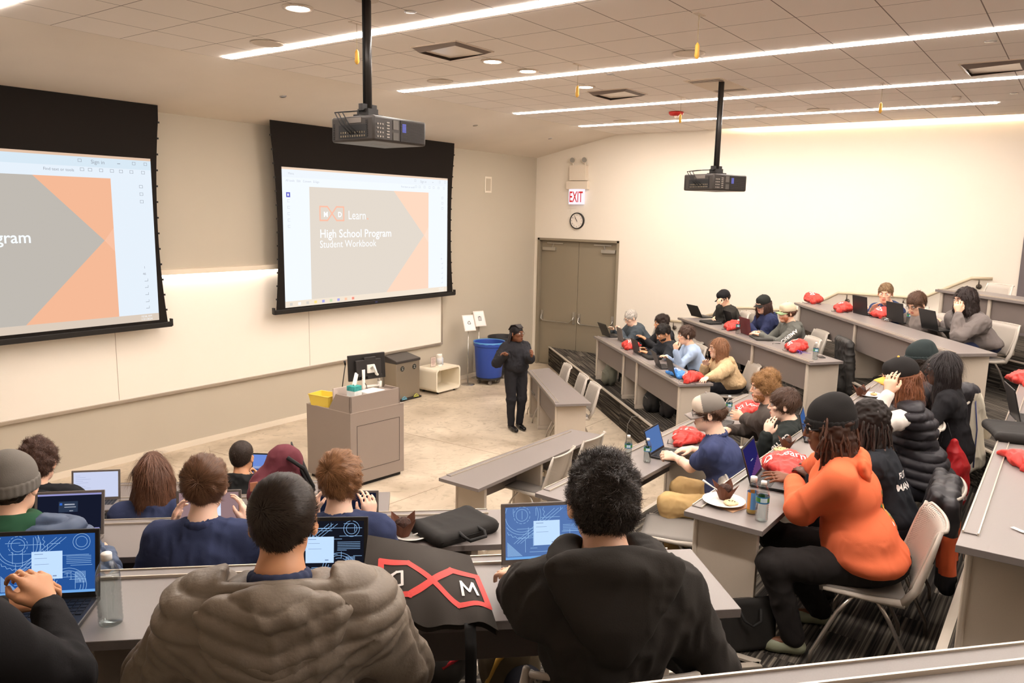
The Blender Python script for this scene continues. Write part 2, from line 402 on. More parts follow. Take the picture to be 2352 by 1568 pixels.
def strands(V, N, rng, n, length, d_fn, width=.0016, lift=.25, curl=0., curlf=40, m=4, Rad=.1, sel=None, jitter=.35):
    idx = np.arange(len(V)) if sel is None else np.nonzero(sel)[0]
    if not len(idx): return np.zeros((0,3)), np.zeros((0,4), int)
    i = rng.choice(idx, n); p = V[i]; nn = N[i]; d = d_fn(p, nn)+rng.normal(0, jitter, (n,3)); d -= nn*(d*nn).sum(1, keepdims=True)*(.9)
    d /= np.linalg.norm(d, axis=1, keepdims=True)+1e-9; L = length*rng.uniform(.6, 1.1, n)[:, None]
    ph = rng.uniform(0, 6.28, n)[:, None]; side = np.cross(d, nn); pts = []
    for j in range(m+1):
        s = L*j/m; q = p+d*s+nn*(lift*s-s*s/(2*Rad))
        if curl: q = q+curl*(j/m)**.5*(side*np.sin(curlf*s+ph)+nn*np.cos(curlf*s+ph))
        pts.append(q)
    vs = []
    for j, q in enumerate(pts):
        wj = width*(1-(j/m)**2*.85); vs += [q-side*wj/2, q+side*wj/2]
    Vv = np.stack(vs, 1).reshape(-1, 3); base = np.arange(n)[:, None]*(2*(m+1)); Fq = []
    for j in range(m): Fq.append(np.concatenate([base+2*j, base+2*j+1, base+2*j+3, base+2*j+2], 1))
    return Vv, np.concatenate(Fq)
# ------------------------------------------------------------------ people
SKIN = {'light': (236,188,158), 'pale': (240,200,175), 'tan': (205,150,112), 'brown': (120,76,52), 'dark': (92,58,42)}
def skin(k): return M('skin '+k, SKIN[k], .5, spec=.35, sss=.12, bump=(90, .08, .002))
def lips(k): return M('lips '+k, tuple(int(a*b) for a, b in zip(SKIN[k], (.85,.62,.62))), .4, sss=.1)
def hairm(n, c, i=.35): return M('hair '+n, c, .42, spec=.35, island=i)
def Rz(a): c, s = math.cos(a), math.sin(a); return np.array([[c,-s,0],[s,c,0],[0,0,1.]])
def Rx(a): c, s = math.cos(a), math.sin(a); return np.array([[1,0,0],[0,c,-s],[0,s,c]])
def Ry(a): c, s = math.cos(a), math.sin(a); return np.array([[c,0,s],[0,1,0],[-s,0,c]])
def unit(v): v = np.array(v, float); return v/max(np.linalg.norm(v), 1e-9)
def ik(S, W, l1, l2, pole):
    d = W-S; L = np.linalg.norm(d); 
    if L > (l1+l2)*.995: W = S+d/L*(l1+l2)*.995; d = W-S; L = np.linalg.norm(d)
    L = max(L, abs(l1-l2)+.02); u = d/L; a = (l1*l1-l2*l2+L*L)/(2*L); hh = math.sqrt(max(l1*l1-a*a, 1e-6))
    p = pole-u*(pole@u); return S+u*a+unit(p)*hh, W
def hand(sh, W, d, n, side, curl=.5, s=1., thumb=1., spread=1., point=False):
    """W wrist, d finger direction, n direction the back of the hand faces; side +1 = right hand"""
    d = unit(d); n = unit(n-d*(np.array(n)@d)); t = np.cross(d, n)*side*-1.   # thumb side
    q = lambda a, b, c: W+(d*a+t*b+n*c)*s
    for i, (o, L, bl) in enumerate(((.031,.070,.088),(.010,.078,.092),(-.012,.072,.087),(-.032,.057,.079))):
        sh.cap(W+d*.004*s, .021*s, q(bl*.93, o, 0), .0125*s, k=.012)
        cu = curl*(1+.08*i)
        if point and i == 0: cu = .05
        p = q(bl, o, 0); ang = cu*.55; dd = d+t*o*2.2*spread
        for seg, r in ((.46,.0088),(.31,.0080),(.23,.0072)):
            e = p+unit(unit(dd)*math.cos(ang)-n*math.sin(ang))*L*seg*s
            sh.cap(p, r*s, e, (r-.0006)*s, k=.0035); p = e; ang += cu*.75
    a = q(.022, .022, -.006); b = q(.052, .046*thumb, -.016); c = q(.078, .054*thumb-.004*curl, -.02-.012*curl); e = q(.1, .052*thumb-.012*curl, -.022-.02*curl)
    sh.cap(a, .0145*s, b, .0125*s, k=.012); sh.cap(b, .0115*s, c, .0098*s, k=.005); sh.cap(c, .0096*s, e, .0078*s, k=.004)
def join(parts):
    V = []; Q = []; n = 0
    for v, q in parts: V.append(v); Q.append(q+n); n += len(v)
    return np.concatenate(V), np.concatenate(Q)
def head_shape(hp, Rh, s, jaw=1., ear=True):
    sh = Shape(); e = lambda c, r, k=.02, op=0, R=Rh: sh.ell(hp(*c), np.array(r)*s, k*s, R, op)
    e((0,-.014,.032), (.076,.096,.088)); e((0,.03,-.035), (.060*jaw,.066,.078), .03); e((0,.066,-.093), (.026*jaw,.022,.017), .03)
    e((0,.045,-.075), (.045*jaw,.045,.035), .03)
    sh.cap(hp(-.028,.088,.034), .009*s, hp(.028,.088,.034), .009*s, .02*s)
    e((-.032,.104,.011), (.016,.015,.0085), .006, 1); e((.032,.104,.011), (.016,.015,.0085), .006, 1)
    sh.cap(hp(0,.094,.018), .0075*s, hp(0,.113,-.020), .0105*s, .012*s)
    e((-.011,.102,-.026), (.0075,.009,.0065), .006); e((.011,.102,-.026), (.0075,.009,.0065), .006)
    e((0,.096,-.052), (.021,.011,.006), .006); e((0,.094,-.063), (.018,.011,.0065), .006)
    e((-.045,.062,-.012), (.02,.022,.02), .02); e((.045,.062,-.012), (.02,.022,.02), .02)
    if ear:
        for sd in (-1, 1):
            R2 = Rh @ Rz(sd*-.45)
            e((sd*.083,-.006,-.006), (.007,.019,.031), .006, 0, R2); e((sd*.091,-.002,-.002), (.005,.011,.019), .004, 1, R2)
    return sh
def person(label, head, z, yaw, **o):
    g = o.get
    s = g('s', 1.08); lean = g('lean', .17); wd = g('w', 1.); bulk = g('bulk', 1.); hh = g('h', .0085); sk = g('skin', 'light'); rng = np.random.default_rng(g('seed', 1)); seed = g('seed', 1)
    side_lean = g('slean', 0.)
    fwd = np.array([-math.sin(yaw), math.cos(yaw), 0]); rt = np.array([math.cos(yaw), math.sin(yaw), 0])
    base = np.array([head[0], head[1], z])-fwd*lean-rt*side_lean
    P = thing('person', label, 'person', base, yaw)
    R0 = Rz(yaw).T; Hc = R0 @ (np.array(head)-base)
    hyaw = g('hyaw', 0.); hp_ = g('hpitch', -.1); Rh = Rz(hyaw) @ Rx(hp_) @ Ry(g('hroll', 0.))
    hp = lambda x, y, zz: Hc+Rh @ (np.array([x, y, zz])*s)
    stand = g('stand'); hipz = .92 if stand else g('hip', .57)
    Nk = Hc+np.array([0,-.02,-.135])*s*np.array([1,1,1]); Nb = np.array([Hc[0]*.92, Hc[1]-.055, Hc[2]-g('nk', .158)*s])
    hip = np.array([0., 0., hipz]); Ch = hip*.38+Nb*.62+np.array([0,.01,0]); Ab = hip*.75+Nb*.25
    sw = .175*wd; tw = g('twist', 0.); rx = np.array([math.cos(tw), math.sin(tw), 0])
    Sh = {k: Nb+rx*sw*k+np.array([0,-.005,-.06-g('drop', 0.)]) for k in (-1, 1)}
    # arms
    dz = g('desk', DT)+.03; yd = g('reach', .34)
    def loc_(v, df):
        v = df if v is None else v
        return R0@(np.array(v[1])-base) if isinstance(v[0], str) else v
    hands = {-1: loc_(g('lh'), (-.13, Nb[1]+yd, dz+.03)), 1: loc_(g('rh'), (.13, Nb[1]+yd, dz+.03))}
    El, Wr = {}, {}
    for k in (-1, 1):
        pole = np.array(g('pole%s' % ('L' if k < 0 else 'R'), (k*.6, -.25, -.8)), float)
        El[k], Wr[k] = ik(Sh[k], np.array(hands[k], float), .285*s/1.05, .255*s/1.05, pole)
        if g('elb%s' % ('L' if k < 0 else 'R')) is not None: El[k] = loc_(g('elb%s' % ('L' if k < 0 else 'R')), None); Wr[k] = np.array(hands[k], float)
    # legs
    legs = g('legs')
    if legs is None:
        sp = .10+.02*rng.random(); kz = hipz-.04
        legs = {k: (hip+np.array([k*.095,.03,-.02]), np.array([k*sp*1.5, .42, kz]), np.array([k*sp*1.25, .36+.12*rng.random(), .10])) for k in (-1, 1)}
    else: legs = {k: tuple(np.array(v, float) for v in legs[k]) for k in (-1, 1)}
    S_ = skin(sk)
    # --- body, one skin: head and neck, trunk and limbs, hands
    hs = head_shape(hp, Rh, s, g('jaw', 1.))
    hs.cap(Hc+Rh@np.array([0,-.02,-.06])*s, .05*s, Nb+np.array([0,-.01,.03]), .056*s*g('neck', 1.), .035); hs.cap(Nb+np.array([0,-.012,.01]), .058*s, Nb+np.array([0,-.01,-.05]), .07*s, .04)
    fine = min(hh, g('hf', .0055)); parts = [hs.build(fine, 1)]
    bs = Shape(); bs.ell(Ch, (.125*wd,.085,.16), .05); bs.cap(Sh[-1], .045, Sh[1], .045, .05); bs.cap(Ch, .09, hip+np.array([0,0,.04]), .10, .05)
    for k in (-1, 1):
        bs.cap(Sh[k], .043, El[k], .034, .03); bs.cap(El[k], .034*g('arm', 1), Wr[k], .0235, .02)
        h_, kn, an = legs[k]; bs.cap(h_, .07, kn, .05, .03); bs.cap(kn, .048, an, .034, .03); bs.cap(an+np.array([0,0,-.03]), .033, an+np.array([0,.12,-.05]), .028, .02)
    parts.append(bs.build(max(hh, .011), 1))
    for k in (-1, 1):
        q = g('hL' if k < 0 else 'hR', {}); fd = unit(Wr[k]-El[k]); dd = np.array(q.get('d', fd+np.array([0,0,-.15]))); nn = np.array(q.get('n', (0,0,1.)))
        a = Shape(); a.cap(El[k]*.35+Wr[k]*.65, .029*g('arm', 1), Wr[k], .0235, .01); hand(a, Wr[k], dd, nn, k, q.get('curl', .45), s*.97, q.get('thumb', 1.), q.get('spread', 1.), q.get('point', False))
        parts.append(a.build(g('hh', min(hh, .0055)), 1))
    V, Q = join(parts)
    body = npmesh('body', V, [Q], [S_, lips(sk)], None, P)
    c = V[Q].mean(1); L = (c-Hc) @ Rh/s
    mi = ((((L[:,0]/.021)**2+((L[:,2]+.0575)/.0115)**2) < 1)&(L[:,1] > .092)).astype(np.int32); body.data.polygons.foreach_set('material_index', mi)
    for k in (-1, 1):
        mb = MB(); mb.ball(hp(k*.032,.0835,.011), .0135*s, 12); mb.mat(1).ball(hp(k*.032,.0925,.0108), .0055*s, 10)
        mb.build('eye', [M('eye white', (225,215,205), .3), M('iris', (45,30,22), .2)], P, smooth=True)
    # --- clothes
    top = g('top', (40,40,60)); tm = top if isinstance(top, bpy.types.Material) else M('cloth %d %d %d' % top, top, .9, spec=.15, bump=(260, .25, .002))
    kind = g('kind', 'shirt'); B = {'shirt': .0, 'polo': .0, 'hoodie': .014, 'fleece': .02, 'puffer': .03, 'vest': .022}[kind]; b = B+.004
    ts = Shape(); bw = bulk
    ts.ell(Ch+np.array([0,0,.02]), np.array([.155*wd+b,.115*bw+b,.17]), .06); ts.ell(Nb+np.array([0,-.02,-.12]), np.array([.19*wd+b,.085*bw+b,.09]), .07); ts.ell(Ab, np.array([.145*wd*bw+b,.122*bw+b,.17]), .06)
    ts.ell(hip+np.array([0,0,.04]), np.array([.165*wd*bw+b,.135*bw+b,.10]), .06)
    up = np.array([0,0,.008])
    for k in (-1, 1): ts.cap(Nb+np.array([k*.02,-.025,.0]), .045+b, Sh[k]*.75+Nb*.25+np.array([0,-.01,.012]), .05+b, .04)
    ts.cap(Sh[-1]+up, .058+b, Sh[1]+up, .058+b, .05); ts.cap(Nb+np.array([0,-.015,-.005]), .062+b*.5, Nb+np.array([0,-.01,-.07]), .085+b, .05)
    if g('belly'): ts.ell(Ab+np.array([0,.06,-.03]), np.array([.16,.13,.15])*g('belly'), .06)
    short = g('short', kind == 'polo'); slv = {}
    for k in (-1, 1):
        if kind == 'vest': slv[k] = None
        if short:
            ts.cap(Sh[k], .066+b, Sh[k]*.38+El[k]*.62, .062+b, .03)
        elif kind != 'vest':
            av = g('sv', 1.); ts.cap(Sh[k], .062*av**.3+b, El[k], .05*av+b, .05); ts.cap(El[k], .049*av+b, Wr[k]*.93+El[k]*.07, .036+b*.7, .03)
            ts.cap(Wr[k]*.96+El[k]*.04, .034+b*.4, Wr[k]*1.0, .032+b*.4, .006)
    hood_ = None
    if g('hood'):
        hk = g('hood'); hood_ = Shape(); ctr = Nb+np.array([0,-.03,.025+g('hoodz', 0.)]); yb = -.075-.055*bulk
        for a in np.linspace(-2.2, 2.2, 15):
            w0 = np.array([math.sin(a)*(.090+.035*(hk-1)), -math.cos(a)*(.080+.04*(hk-1)), -.03*abs(math.sin(a))]); hood_.ell(ctr+w0, (.030*hk,.028*hk,.024*hk), .03)
        for q in np.linspace(0, 1, 7):
            hood_.ell(ctr+np.array([0, (yb+.02)*(.72+.28*min(1, q*1.6)), -.01-.17*hk*q*.8]), (.118*hk*(1-.70*q**1.3), .034-.006*q, .036*hk), .025)
        hood_.cap(Nb+np.array([0,-.012,-.05]), .050*s, Nb+np.array([0,0,.14]), .075*s, .008, 1)
    nc = g('neckcut', .045); 
    a_ = unit(np.array([0,.35,1.])); pn = Nb+np.array([0,0,nc])
    if not g('hood') or g('neckcut') is not None:
        ts.cut(lambda X, Y, Z: np.where((abs(X-pn[0]) < .13)&(abs(Y-pn[1]) < .14), (X-pn[0])*a_[0]+(Y-pn[1])*a_[1]+(Z-pn[2])*a_[2], -1))
    ts.cap(Nb+np.array([0,-.012,-.05]), .045*s, Nb+np.array([0,0,.12]), .066*s, .008, 1)
    wr = g('wr', (.010 if kind in ('shirt','polo') else .0145, 12))
    post = None
    if kind in ('puffer', 'vest'):
        bones = [(hip, Nb)]+([] if kind == 'vest' else [(Sh[k], El[k]) for k in (-1,1)]+[(El[k], Wr[k]) for k in (-1,1)])
        def post(V, Q):
            Nn = normals(V, Q); best = np.full(len(V), 9.); par = np.zeros(len(V))
            for bi, (a, e) in enumerate(bones):
                d = e-a; L = np.linalg.norm(d); t = (V-a)@d/L; dist = np.linalg.norm(V-a-np.clip(t/L, 0, 1)[:,None]*(d/L), axis=1)-(.09 if bi == 0 else 0)
                if bi == 0: t = V[:,2]-.03*np.abs(V[:,0])
                if bi == 0: dist = np.where(V[:,2] > Sh[1][2]-.02, 0, dist)
                k = dist < best; best[k] = dist[k]; par[k] = (t+bi*.03)[k]
            per = g('quilt', .085); ph = par/per+vnoise(V, 5, seed)*.12
            q = np.abs(np.sin(PI*ph))**.5; V2 = V+Nn*((q-.6)*g('puff', .024))[:,None]
            return wrinkle(V2, Q, .006, 16, seed, (1,1,1))
    name = {'shirt': 'shirt', 'polo': 'polo_shirt', 'hoodie': 'hoodie', 'fleece': 'fleece_jacket', 'puffer': 'puffer_jacket', 'vest': 'padded_vest'}[kind]
    shirt = blob(g('topname', name), ts, hh, tm, P, 1, None if post else wr, seed, post=post)
    def hpost(V, Q):
        q = np.abs(np.sin(PI*((V[:,2]-.25*np.abs(V[:,0]))/.05+vnoise(V, 6, seed)*.15)))**.5; return wrinkle(V+normals(V, Q)*((q-.6)*.013)[:,None], Q, .006, 16, seed, (1,1,1))
    if hood_ is not None: blob('hood', hood_, hh, tm, shirt, 1, None if kind == 'puffer' else (.007, 13), seed+2, post=hpost if kind == 'puffer' else None)
    if kind == 'vest' or g('under'):
        us = Shape(); um = M('cloth %d %d %d' % g('under'), g('under'), .9, spec=.15, bump=(260, .25, .002))
        for k in (-1, 1):
            us.cap(Sh[k], .074, El[k], .056, .04); us.cap(El[k], .056, Wr[k]*.93+El[k]*.07, .040, .03); us.cap(Wr[k]*.96+El[k]*.04, .038, Wr[k], .036, .006)
        blob('sleeves', us, hh, um, P, 1, (.009, 13), seed+3)
    if kind == 'polo' or g('collar'):
        cs = Shape(); cm = g('collarm', tm)
        for a in np.linspace(-2.75, 2.75, 15):
            cs.ell(Nb+np.array([math.sin(a)*.066*s, -.016-math.cos(a)*.064*s, .022-.030*(1-math.cos(a))/2+.012]), (.017,.0135,.022), .014)
        cs.cap(Nb+np.array([0,-.012,-.05]), .048*s, Nb+np.array([0,0,.12]), .058*s, .006, 1)
        blob('collar', cs, min(hh, .005), cm, P)
    # trousers and shoes
    pc = g('pants', (35,35,40)); pm = M('cloth %d %d %d' % pc, pc, .85, spec=.15, bump=(300, .2, .002)); ps = Shape(); pf = g('pf', 1.)
    ps.ell(hip+np.array([0,-.01,.0]), np.array([.165*bw,.13*bw,.11])*wd**.5, .05)
    for k in (-1, 1):
        h_, kn, an = legs[k]; ps.cap(h_, .088*pf, kn, .066*pf, .04)
        if g('shorts'): ps.cap(kn, .066, kn*.9+an*.1, .066, .03)
        else: ps.cap(kn, .064*pf, an, .05*pf, .03)
    blob('shorts' if g('shorts') else 'trousers', ps, max(hh, .009), pm, P, 1, (.009, 12), seed+5)
    sc = g('shoe', (40,36,34)); sm = M('shoe %d %d %d' % sc, sc, g('shiny', .55))
    for k in (-1, 1):
        an = legs[k][2]; ss = Shape(); u = unit(g('toe', (0,1.,0))); b0 = an.copy(); b0[2] = .0
        ss.cap(b0+u*-.035+np.array([0,0,.05]), .042, b0+u*.10+np.array([0,0,.038]), .038, .02); ss.cap(b0+u*.08+np.array([0,0,.036]), .037, b0+u*.175+np.array([0,0,.034]), .033, .02); ss.cap(b0+np.array([0,0,.06]), .043, an+np.array([0,0,.02]), .045, .02)
        ss.cut(lambda X, Y, Z: .003-Z+0*X+0*Y); blob('shoe', ss, .008, sm, P)
    o_ = dict(P=P, hp=hp, Rh=Rh, s=s, Hc=Hc, Nb=Nb, Sh=Sh, El=El, Wr=Wr, rng=rng, hh=hh, shirt=shirt, R=Rz(yaw), base=base, hip=hip, legs=legs)
    if g('hair'): hair(o_, under_hat=bool(g('hat')), **g('hair'))
    if g('hat'): hat(o_, **g('hat'))
    if g('glasses'): glasses(o_)
    if g('beard'): beard(o_, g('beard'))
    br = g('brow', (50,35,28))
    for k in (-1, 1):
        mb = MB(); mb.tube([hp(k*.016,.101,.031), hp(k*.032,.099,.037), hp(k*.05,.086,.031)], [.003*s,.0035*s,.002*s], 6); mb.build('eyebrow', [hairm('brow %d %d %d' % br, br)], P, smooth=True)
    return o_
def hair_curve(o, p): return o['Hc']+o['Rh']@(np.array(p)*o['s'])
def hair(o, kind='short', col=(60,42,32), n=1500, L=.035, thick=1., curl=0., whorl=(0,-.09,.06), vol=None, name='', drop=.2, wave=.01, front=.066, nape=-.075, tex=.006, slope=.75, w=.0017, lock=60, tip=None, under_hat=False):
    hp, s, Rh, Hc, rng, P = o['hp'], o['s'], o['Rh'], o['Hc'], o['rng'], o['P']; sh = Shape(); t = thick
    e = lambda c, r, k=.015, op=0: sh.ell(hp(*c), np.array(r)*s, k*s, Rh, op)
    mt = hairm('%d %d %d' % col, col); base = M('hair base %d %d %d' % col, tuple(int(c*.75) for c in col), .6, spec=.2)
    toL = lambda X: (X-Hc)@Rh/s
    e((0,-.016,.036), (.079+.008*t,.099+.009*t,.091+.011*t))
    if kind == 'fade': e((0,-.012,.0), (.0775,.094,.085), .01)
    if vol:
        for c, r in vol: e(c, r)
    long_ = kind in ('long', 'dreads', 'braids')
    if long_:
        for a in np.linspace(-2.0, 2.0, 9):
            x, y = math.sin(a)*.070, -math.cos(a)*.078-.012
            sh.cap(hp(x, y, .03), .030*s*t**.5, Hc+Rh@(np.array([x*1.12, y*1.0, -.09])*s)+np.array([0,-.0,-drop*.35]), .033*s*t, .03)
            if kind == 'long': sh.cap(Hc+Rh@(np.array([x*1.12, y, -.09])*s)+np.array([0,0,-drop*.35]), .026*s, Hc+Rh@(np.array([x*1.25, y*1.05-.01, -.10])*s)+np.array([0,-.015,-drop]), .016*s, .03)
    e((0,.115,-.035), (.070,.062,.098), .008, 1)      # the face stays bare
    if not long_:
        A = Rh[:,1]*s; Z = Rh[:,2]*s
        def fn(X, Y, Zz):
            y = ((X-Hc[0])*Rh[0,1]+(Y-Hc[1])*Rh[1,1]+(Zz-Hc[2])*Rh[2,1])/s; z = ((X-Hc[0])*Rh[0,2]+(Y-Hc[1])*Rh[1,2]+(Zz-Hc[2])*Rh[2,2])/s
            return (nape+(np.minimum(y, .05)+.09)*slope-z)*s*.7
        sh.cut(fn)
    if under_hat:
        sh.cut(lambda X, Y, Zz: ((X-Hc[0])*Rh[0,2]+(Y-Hc[1])*Rh[1,2]+(Zz-Hc[2])*Rh[2,2])-.026*s)
    post = lambda V, Q: V+normals(V, Q)*(vnoise(V, lock, 3)*tex+vnoise(V, lock*.4, 5)*tex)[:, None]
    V, Q = sh.build(max(o['hh']*.8, .005), 1); V = post(V, Q); Hh = npmesh(name or 'hair', V, [Q], [base], None, P)
    if kind == 'dreads':
        mb = MB()
        for i in range(n):
            a = rng.uniform(-2.2, 2.2); r0 = rng.uniform(.75, 1.0); x, y = math.sin(a)*.084*r0, -math.cos(a)*.098*r0-.012; z0 = rng.uniform(-.01, .07) if r0 > .85 else .0
            p = hp(x, y, z0); q = [p]; dl = drop*rng.uniform(.65, 1.1); out = Rh@np.array([x, y, 0]); out = out/max(np.linalg.norm(out), 1e-6); sw = rng.normal(0, .02, 3)
            for j in range(1, 7): q.append(p+out*(.03*math.sin(j/6*2.2))+np.array([0,0,-dl*j/6])+sw*(j/6)+rng.normal(0, .0035, 3))
            mb.tube([tuple(v) for v in q], [.0065]*5+[.006,.004], 6)
            if tip is not None and rng.random() < .45: mb.mat(1).tube([tuple(v) for v in q[-3:]], [.0068,.0063,.0045], 6); mb.mat(0)
        mb.build('dreadlocks', [mt, hairm('tip', tip or col)], P, smooth=True); return
    Nn = normals(V, Q); wh = hp(*((0,-.03,.13) if long_ else whorl))
    if long_:
        def d_fn(p, nn): d = np.zeros_like(p); d[:,2] = -1; k = ((p-Hc)@Rh)[:,2]/s; d = d+np.clip((k-.05)*12, 0, 1)[:,None]*unit_rows(p-wh); return d
        a = strands(V, Nn, rng, n, L, d_fn, w, .03, wave, 45, 6, .35, jitter=.08)
    else:
        def d_fn(p, nn): return unit_rows(p-wh)
        a = strands(V, Nn, rng, n, L, d_fn, w, .16 if curl else .13, curl, 130 if curl else 40, 5 if curl else 4, .095, jitter=.8 if curl else .13)
    npmesh('hair_strands', a[0], [a[1]], [mt], None, Hh)
def unit_rows(a): return a/(np.linalg.norm(a, axis=1, keepdims=True)+1e-9)
def beard(o, col):
    hp, s, Rh, P = o['hp'], o['s'], o['Rh'], o['P']; sh = Shape(); e = lambda c, r, k=.01, op=0: sh.ell(hp(*c), np.array(r)*s, k*s, Rh, op)
    e((0,.034,-.062), (.061,.066,.060)); e((0,.064,-.096), (.031,.028,.026)); e((0,.04,.03), (.09,.09,.068), .006, 1); e((0,.104,-.056), (.024,.02,.014), .005, 1); e((0,-.06,-.05), (.1,.085,.1), .006, 1)
    V, Q = sh.build(.005, 1); B = npmesh('beard', V+normals(V, Q)*(vnoise(V, 120, 1)*.0025)[:, None], [Q], [hairm('beard %d %d %d' % col, col)], None, P)
def glasses(o, col=(20,20,22)):
    hp, s = o['hp'], o['s']; mb = MB(); r = .0016*s
    for k in (-1, 1):
        pts = [hp(k*(.032+.021*math.cos(a)), .1085-.004*abs(math.cos(a)), .009+.0165*math.sin(a)) for a in np.linspace(0, 2*PI, 17)]
        mb.tube(pts, r, 5); mb.tube([hp(k*.052,.103,.014), hp(k*.072,.07,.014), hp(k*.0805,.0,.01), hp(k*.081,-.02,-.004)], r*1.2, 5)
    mb.tube([hp(-.011,.109,.012), hp(0,.112,.016), hp(.011,.109,.012)], r, 5)
    mb.build('glasses', [M('spectacle frame', col, .3)], o['P'], smooth=True)
def hat(o, kind='cap', col=(25,25,28), col2=None, brim=None, back=False, text_=None, tilt=0.):
    hp0, s, Rh, P, Hc = o['hp'], o['s'], o['Rh'], o['P'], o['Hc']; R2 = Rh @ Rx(tilt)
    if back: R2 = R2 @ Rz(PI)
    hp = lambda x, y, z: Hc+R2@(np.array([x, y, z])*s); col2 = col2 or col; brim = brim or col
    m1 = M('hat cloth %d %d %d' % col, col, .85, spec=.15, bump=(220, .3, .002)); m2 = M('hat cloth %d %d %d' % col2, col2, .85, spec=.15, bump=(220, .3, .002)); m3 = M('hat cloth %d %d %d' % brim, brim, .8, spec=.2)
    sh = Shape(); e = lambda c, r, k=.012, op=0: sh.ell(hp(*c), np.array(r)*s, k*s, R2, op)
    ax = R2[:,2]
    def below(z0):
        p = hp(0,0,z0); return lambda X, Y, Z: -((X-p[0])*ax[0]+(Y-p[1])*ax[1]+(Z-p[2])*ax[2])
    if kind == 'beanie':
        e((0,-.016,.050), (.094,.113,.104)); e((0,-.04,.115), (.06,.06,.045), .03); sh.cut(below(-.005)); V, Q = sh.build(.0055, 1)
        ob = npmesh('beanie', V, [Q], [m1], None, P); cf = Shape()
        for a in np.linspace(0, 2*PI, 29)[:-1]:
            x, y = math.sin(a)*.088, math.cos(a)*.106-.014; cf.cap(hp(x, y, .0), .0115*s, hp(x*1.02, y*1.02, .035), .0115*s, .012)
        V, Q = cf.build(.0055, 2); npmesh('cuff', V, [Q], [m1], None, ob); return
    e((0,-.012,.046), (.088,.107,.092)); e((0,.055,.075), (.055,.04,.045), .02); sh.cut(below(.022)); V, Q = sh.build(.0055, 1); L = (V[Q].mean(1)-Hc)@R2/s
    ob = npmesh('cap', V, [Q], [m1, m2], (L[:,1] > .03).astype(np.int32) if col2 != col else None, P)
    mb = MB()
    mb.grid(lambda u, v: Vector(hp((u-.5)*.15*(1-.25*v*v), .062+.098*v-.055*abs(u-.5)**1.6*2, .030-.03*(abs(u-.5)*2)**2-.012*v)), 12, 6)
    mb.build('brim', [m3], ob, smooth=True, solid=.005); mb = MB().ball(hp(0,-.01,.139), .008*s, 8); mb.build('button', [m3], ob, smooth=True)
    if text_:
        vs, fs = text_polys(text_[0], .05*s); O = hp(-.025,.1,.05); decal('cap_emblem', [(vs, fs, 0)], O, R2[:,0], R2@np.array([0,-.3,.95]), ob, [M('emblem white', (240,240,235))], ob)
# ------------------------------------------------------------------ room
wallm = M('cream wall paint', (232,222,206), .85, spec=.15); greym = M('warm grey wall paint', (190,180,162), .85, spec=.15)
E_ = .2
MCONC = concrete()
f = MB(); f.bx(XL-.2, .2, YB-.2, .2, -.2, 0); struct(f.build('floor', [MCONC]))
f = MB(); f.bx(XL-.2, 0, 0, E_, 0, ZW+.2); struct(f.build('wall_front', [greym]))
# right wall with the door opening (y -.12 .. -2.04)
DY0, DY1, DH = -.085, -2.03, 2.70
f = MB(); f.bx(0, E_, DY0, E_, 0, 5.3); f.bx(0, E_, DY1, DY0, DH, 5.3); f.bx(0, E_, -8.69, DY1, 0, 5.3); f.bx(.2, .3, DY1-.1, DY0+.1, 0, 2.9); struct(f.build('wall_right', [wallm]))
f = MB(); f.bx(-.03, E_, YB, -8.69, 0, 5.3); struct(f.build('wall_right', [M('dark grey wall paint', (104,96,96), .8)]))
f = MB(); f.bx(XL-.2, XL, YB, E_, 0, 5.3); struct(f.build('wall_left', [wallm]))
f = MB(); f.bx(XL-.2, .2, YB-.2, YB, 0, 5.3); struct(f.build('wall_back', [wallm]))
f = MB(); CY = -3.9
f.bx(XL, 0, CY, YS, ZC, ZC+.06); f.bx(XL, -.14, YB, CY, ZC, ZC+.06)
struct(f.build('ceiling', [tilemat()]))
f = MB(); f.bx(-.14, -.10, YB, CY, ZC, ZC+.02); f.bx(-.5, .0, YB, CY, ZC+.3, ZC+.34); f.bx(-.5, -.46, YB, CY, ZC+.06, ZC+.3); f.bx(-.5, 0, CY, CY+.03, ZC+.06, ZC+.34)
struct(f.build('ceiling', [wallm]))
f = MB(); f._add([(XL,YS,ZC),(0,YS,ZC),(0,0,ZW),(XL,0,ZW),(XL,YS,ZC+.1),(0,YS,ZC+.1),(0,0,ZW+.1),(XL,0,ZW+.1)], [(0,1,2,3),(4,7,6,5),(0,4,5,1),(3,2,6,7),(0,3,7,4),(1,5,6,2)])
struct(f.build('ceiling', [M('plaster soffit', (228,217,203), .9, noise=(1.2, .03))]))
bbm = M('baseboard', (226,214,194), .6)
f = MB(); f.bx(XL, 0, -.015, 0, 0, .08); struct(f.build('baseboard_front', [bbm]))
f = MB(); f.bx(-.015, 0, DY0+.001, -.0, 0, .08); f.bx(-.015, 0, -3.1, DY1-.06, 0, .08); struct(f.build('baseboard_right', [bbm]))
# saw joints of the concrete
f = MB(); jm = M('saw joint', (120,100,80), .8)
def joint(a, b):
    a = np.array(a); b = np.array(b); d = unit3(b-a); n = np.array([-d[1], d[0], 0])*.004; z = np.array([0,0,.0015])
    f.quad(a-n+z, b-n+z, b+n+z, a+n+z)
def unit3(v): return v/np.linalg.norm(v)
for p, q in (((928,994),(1145,1043)), ((891,1159),(1020,1113)), ((480,1035),(703,1090)), ((1341,982),(1404,956)), ((1145,1043),(1200,1056))):
    joint(at(*p, 0), at(*q, 0))
struct(f.build('trim_1', [jm]))
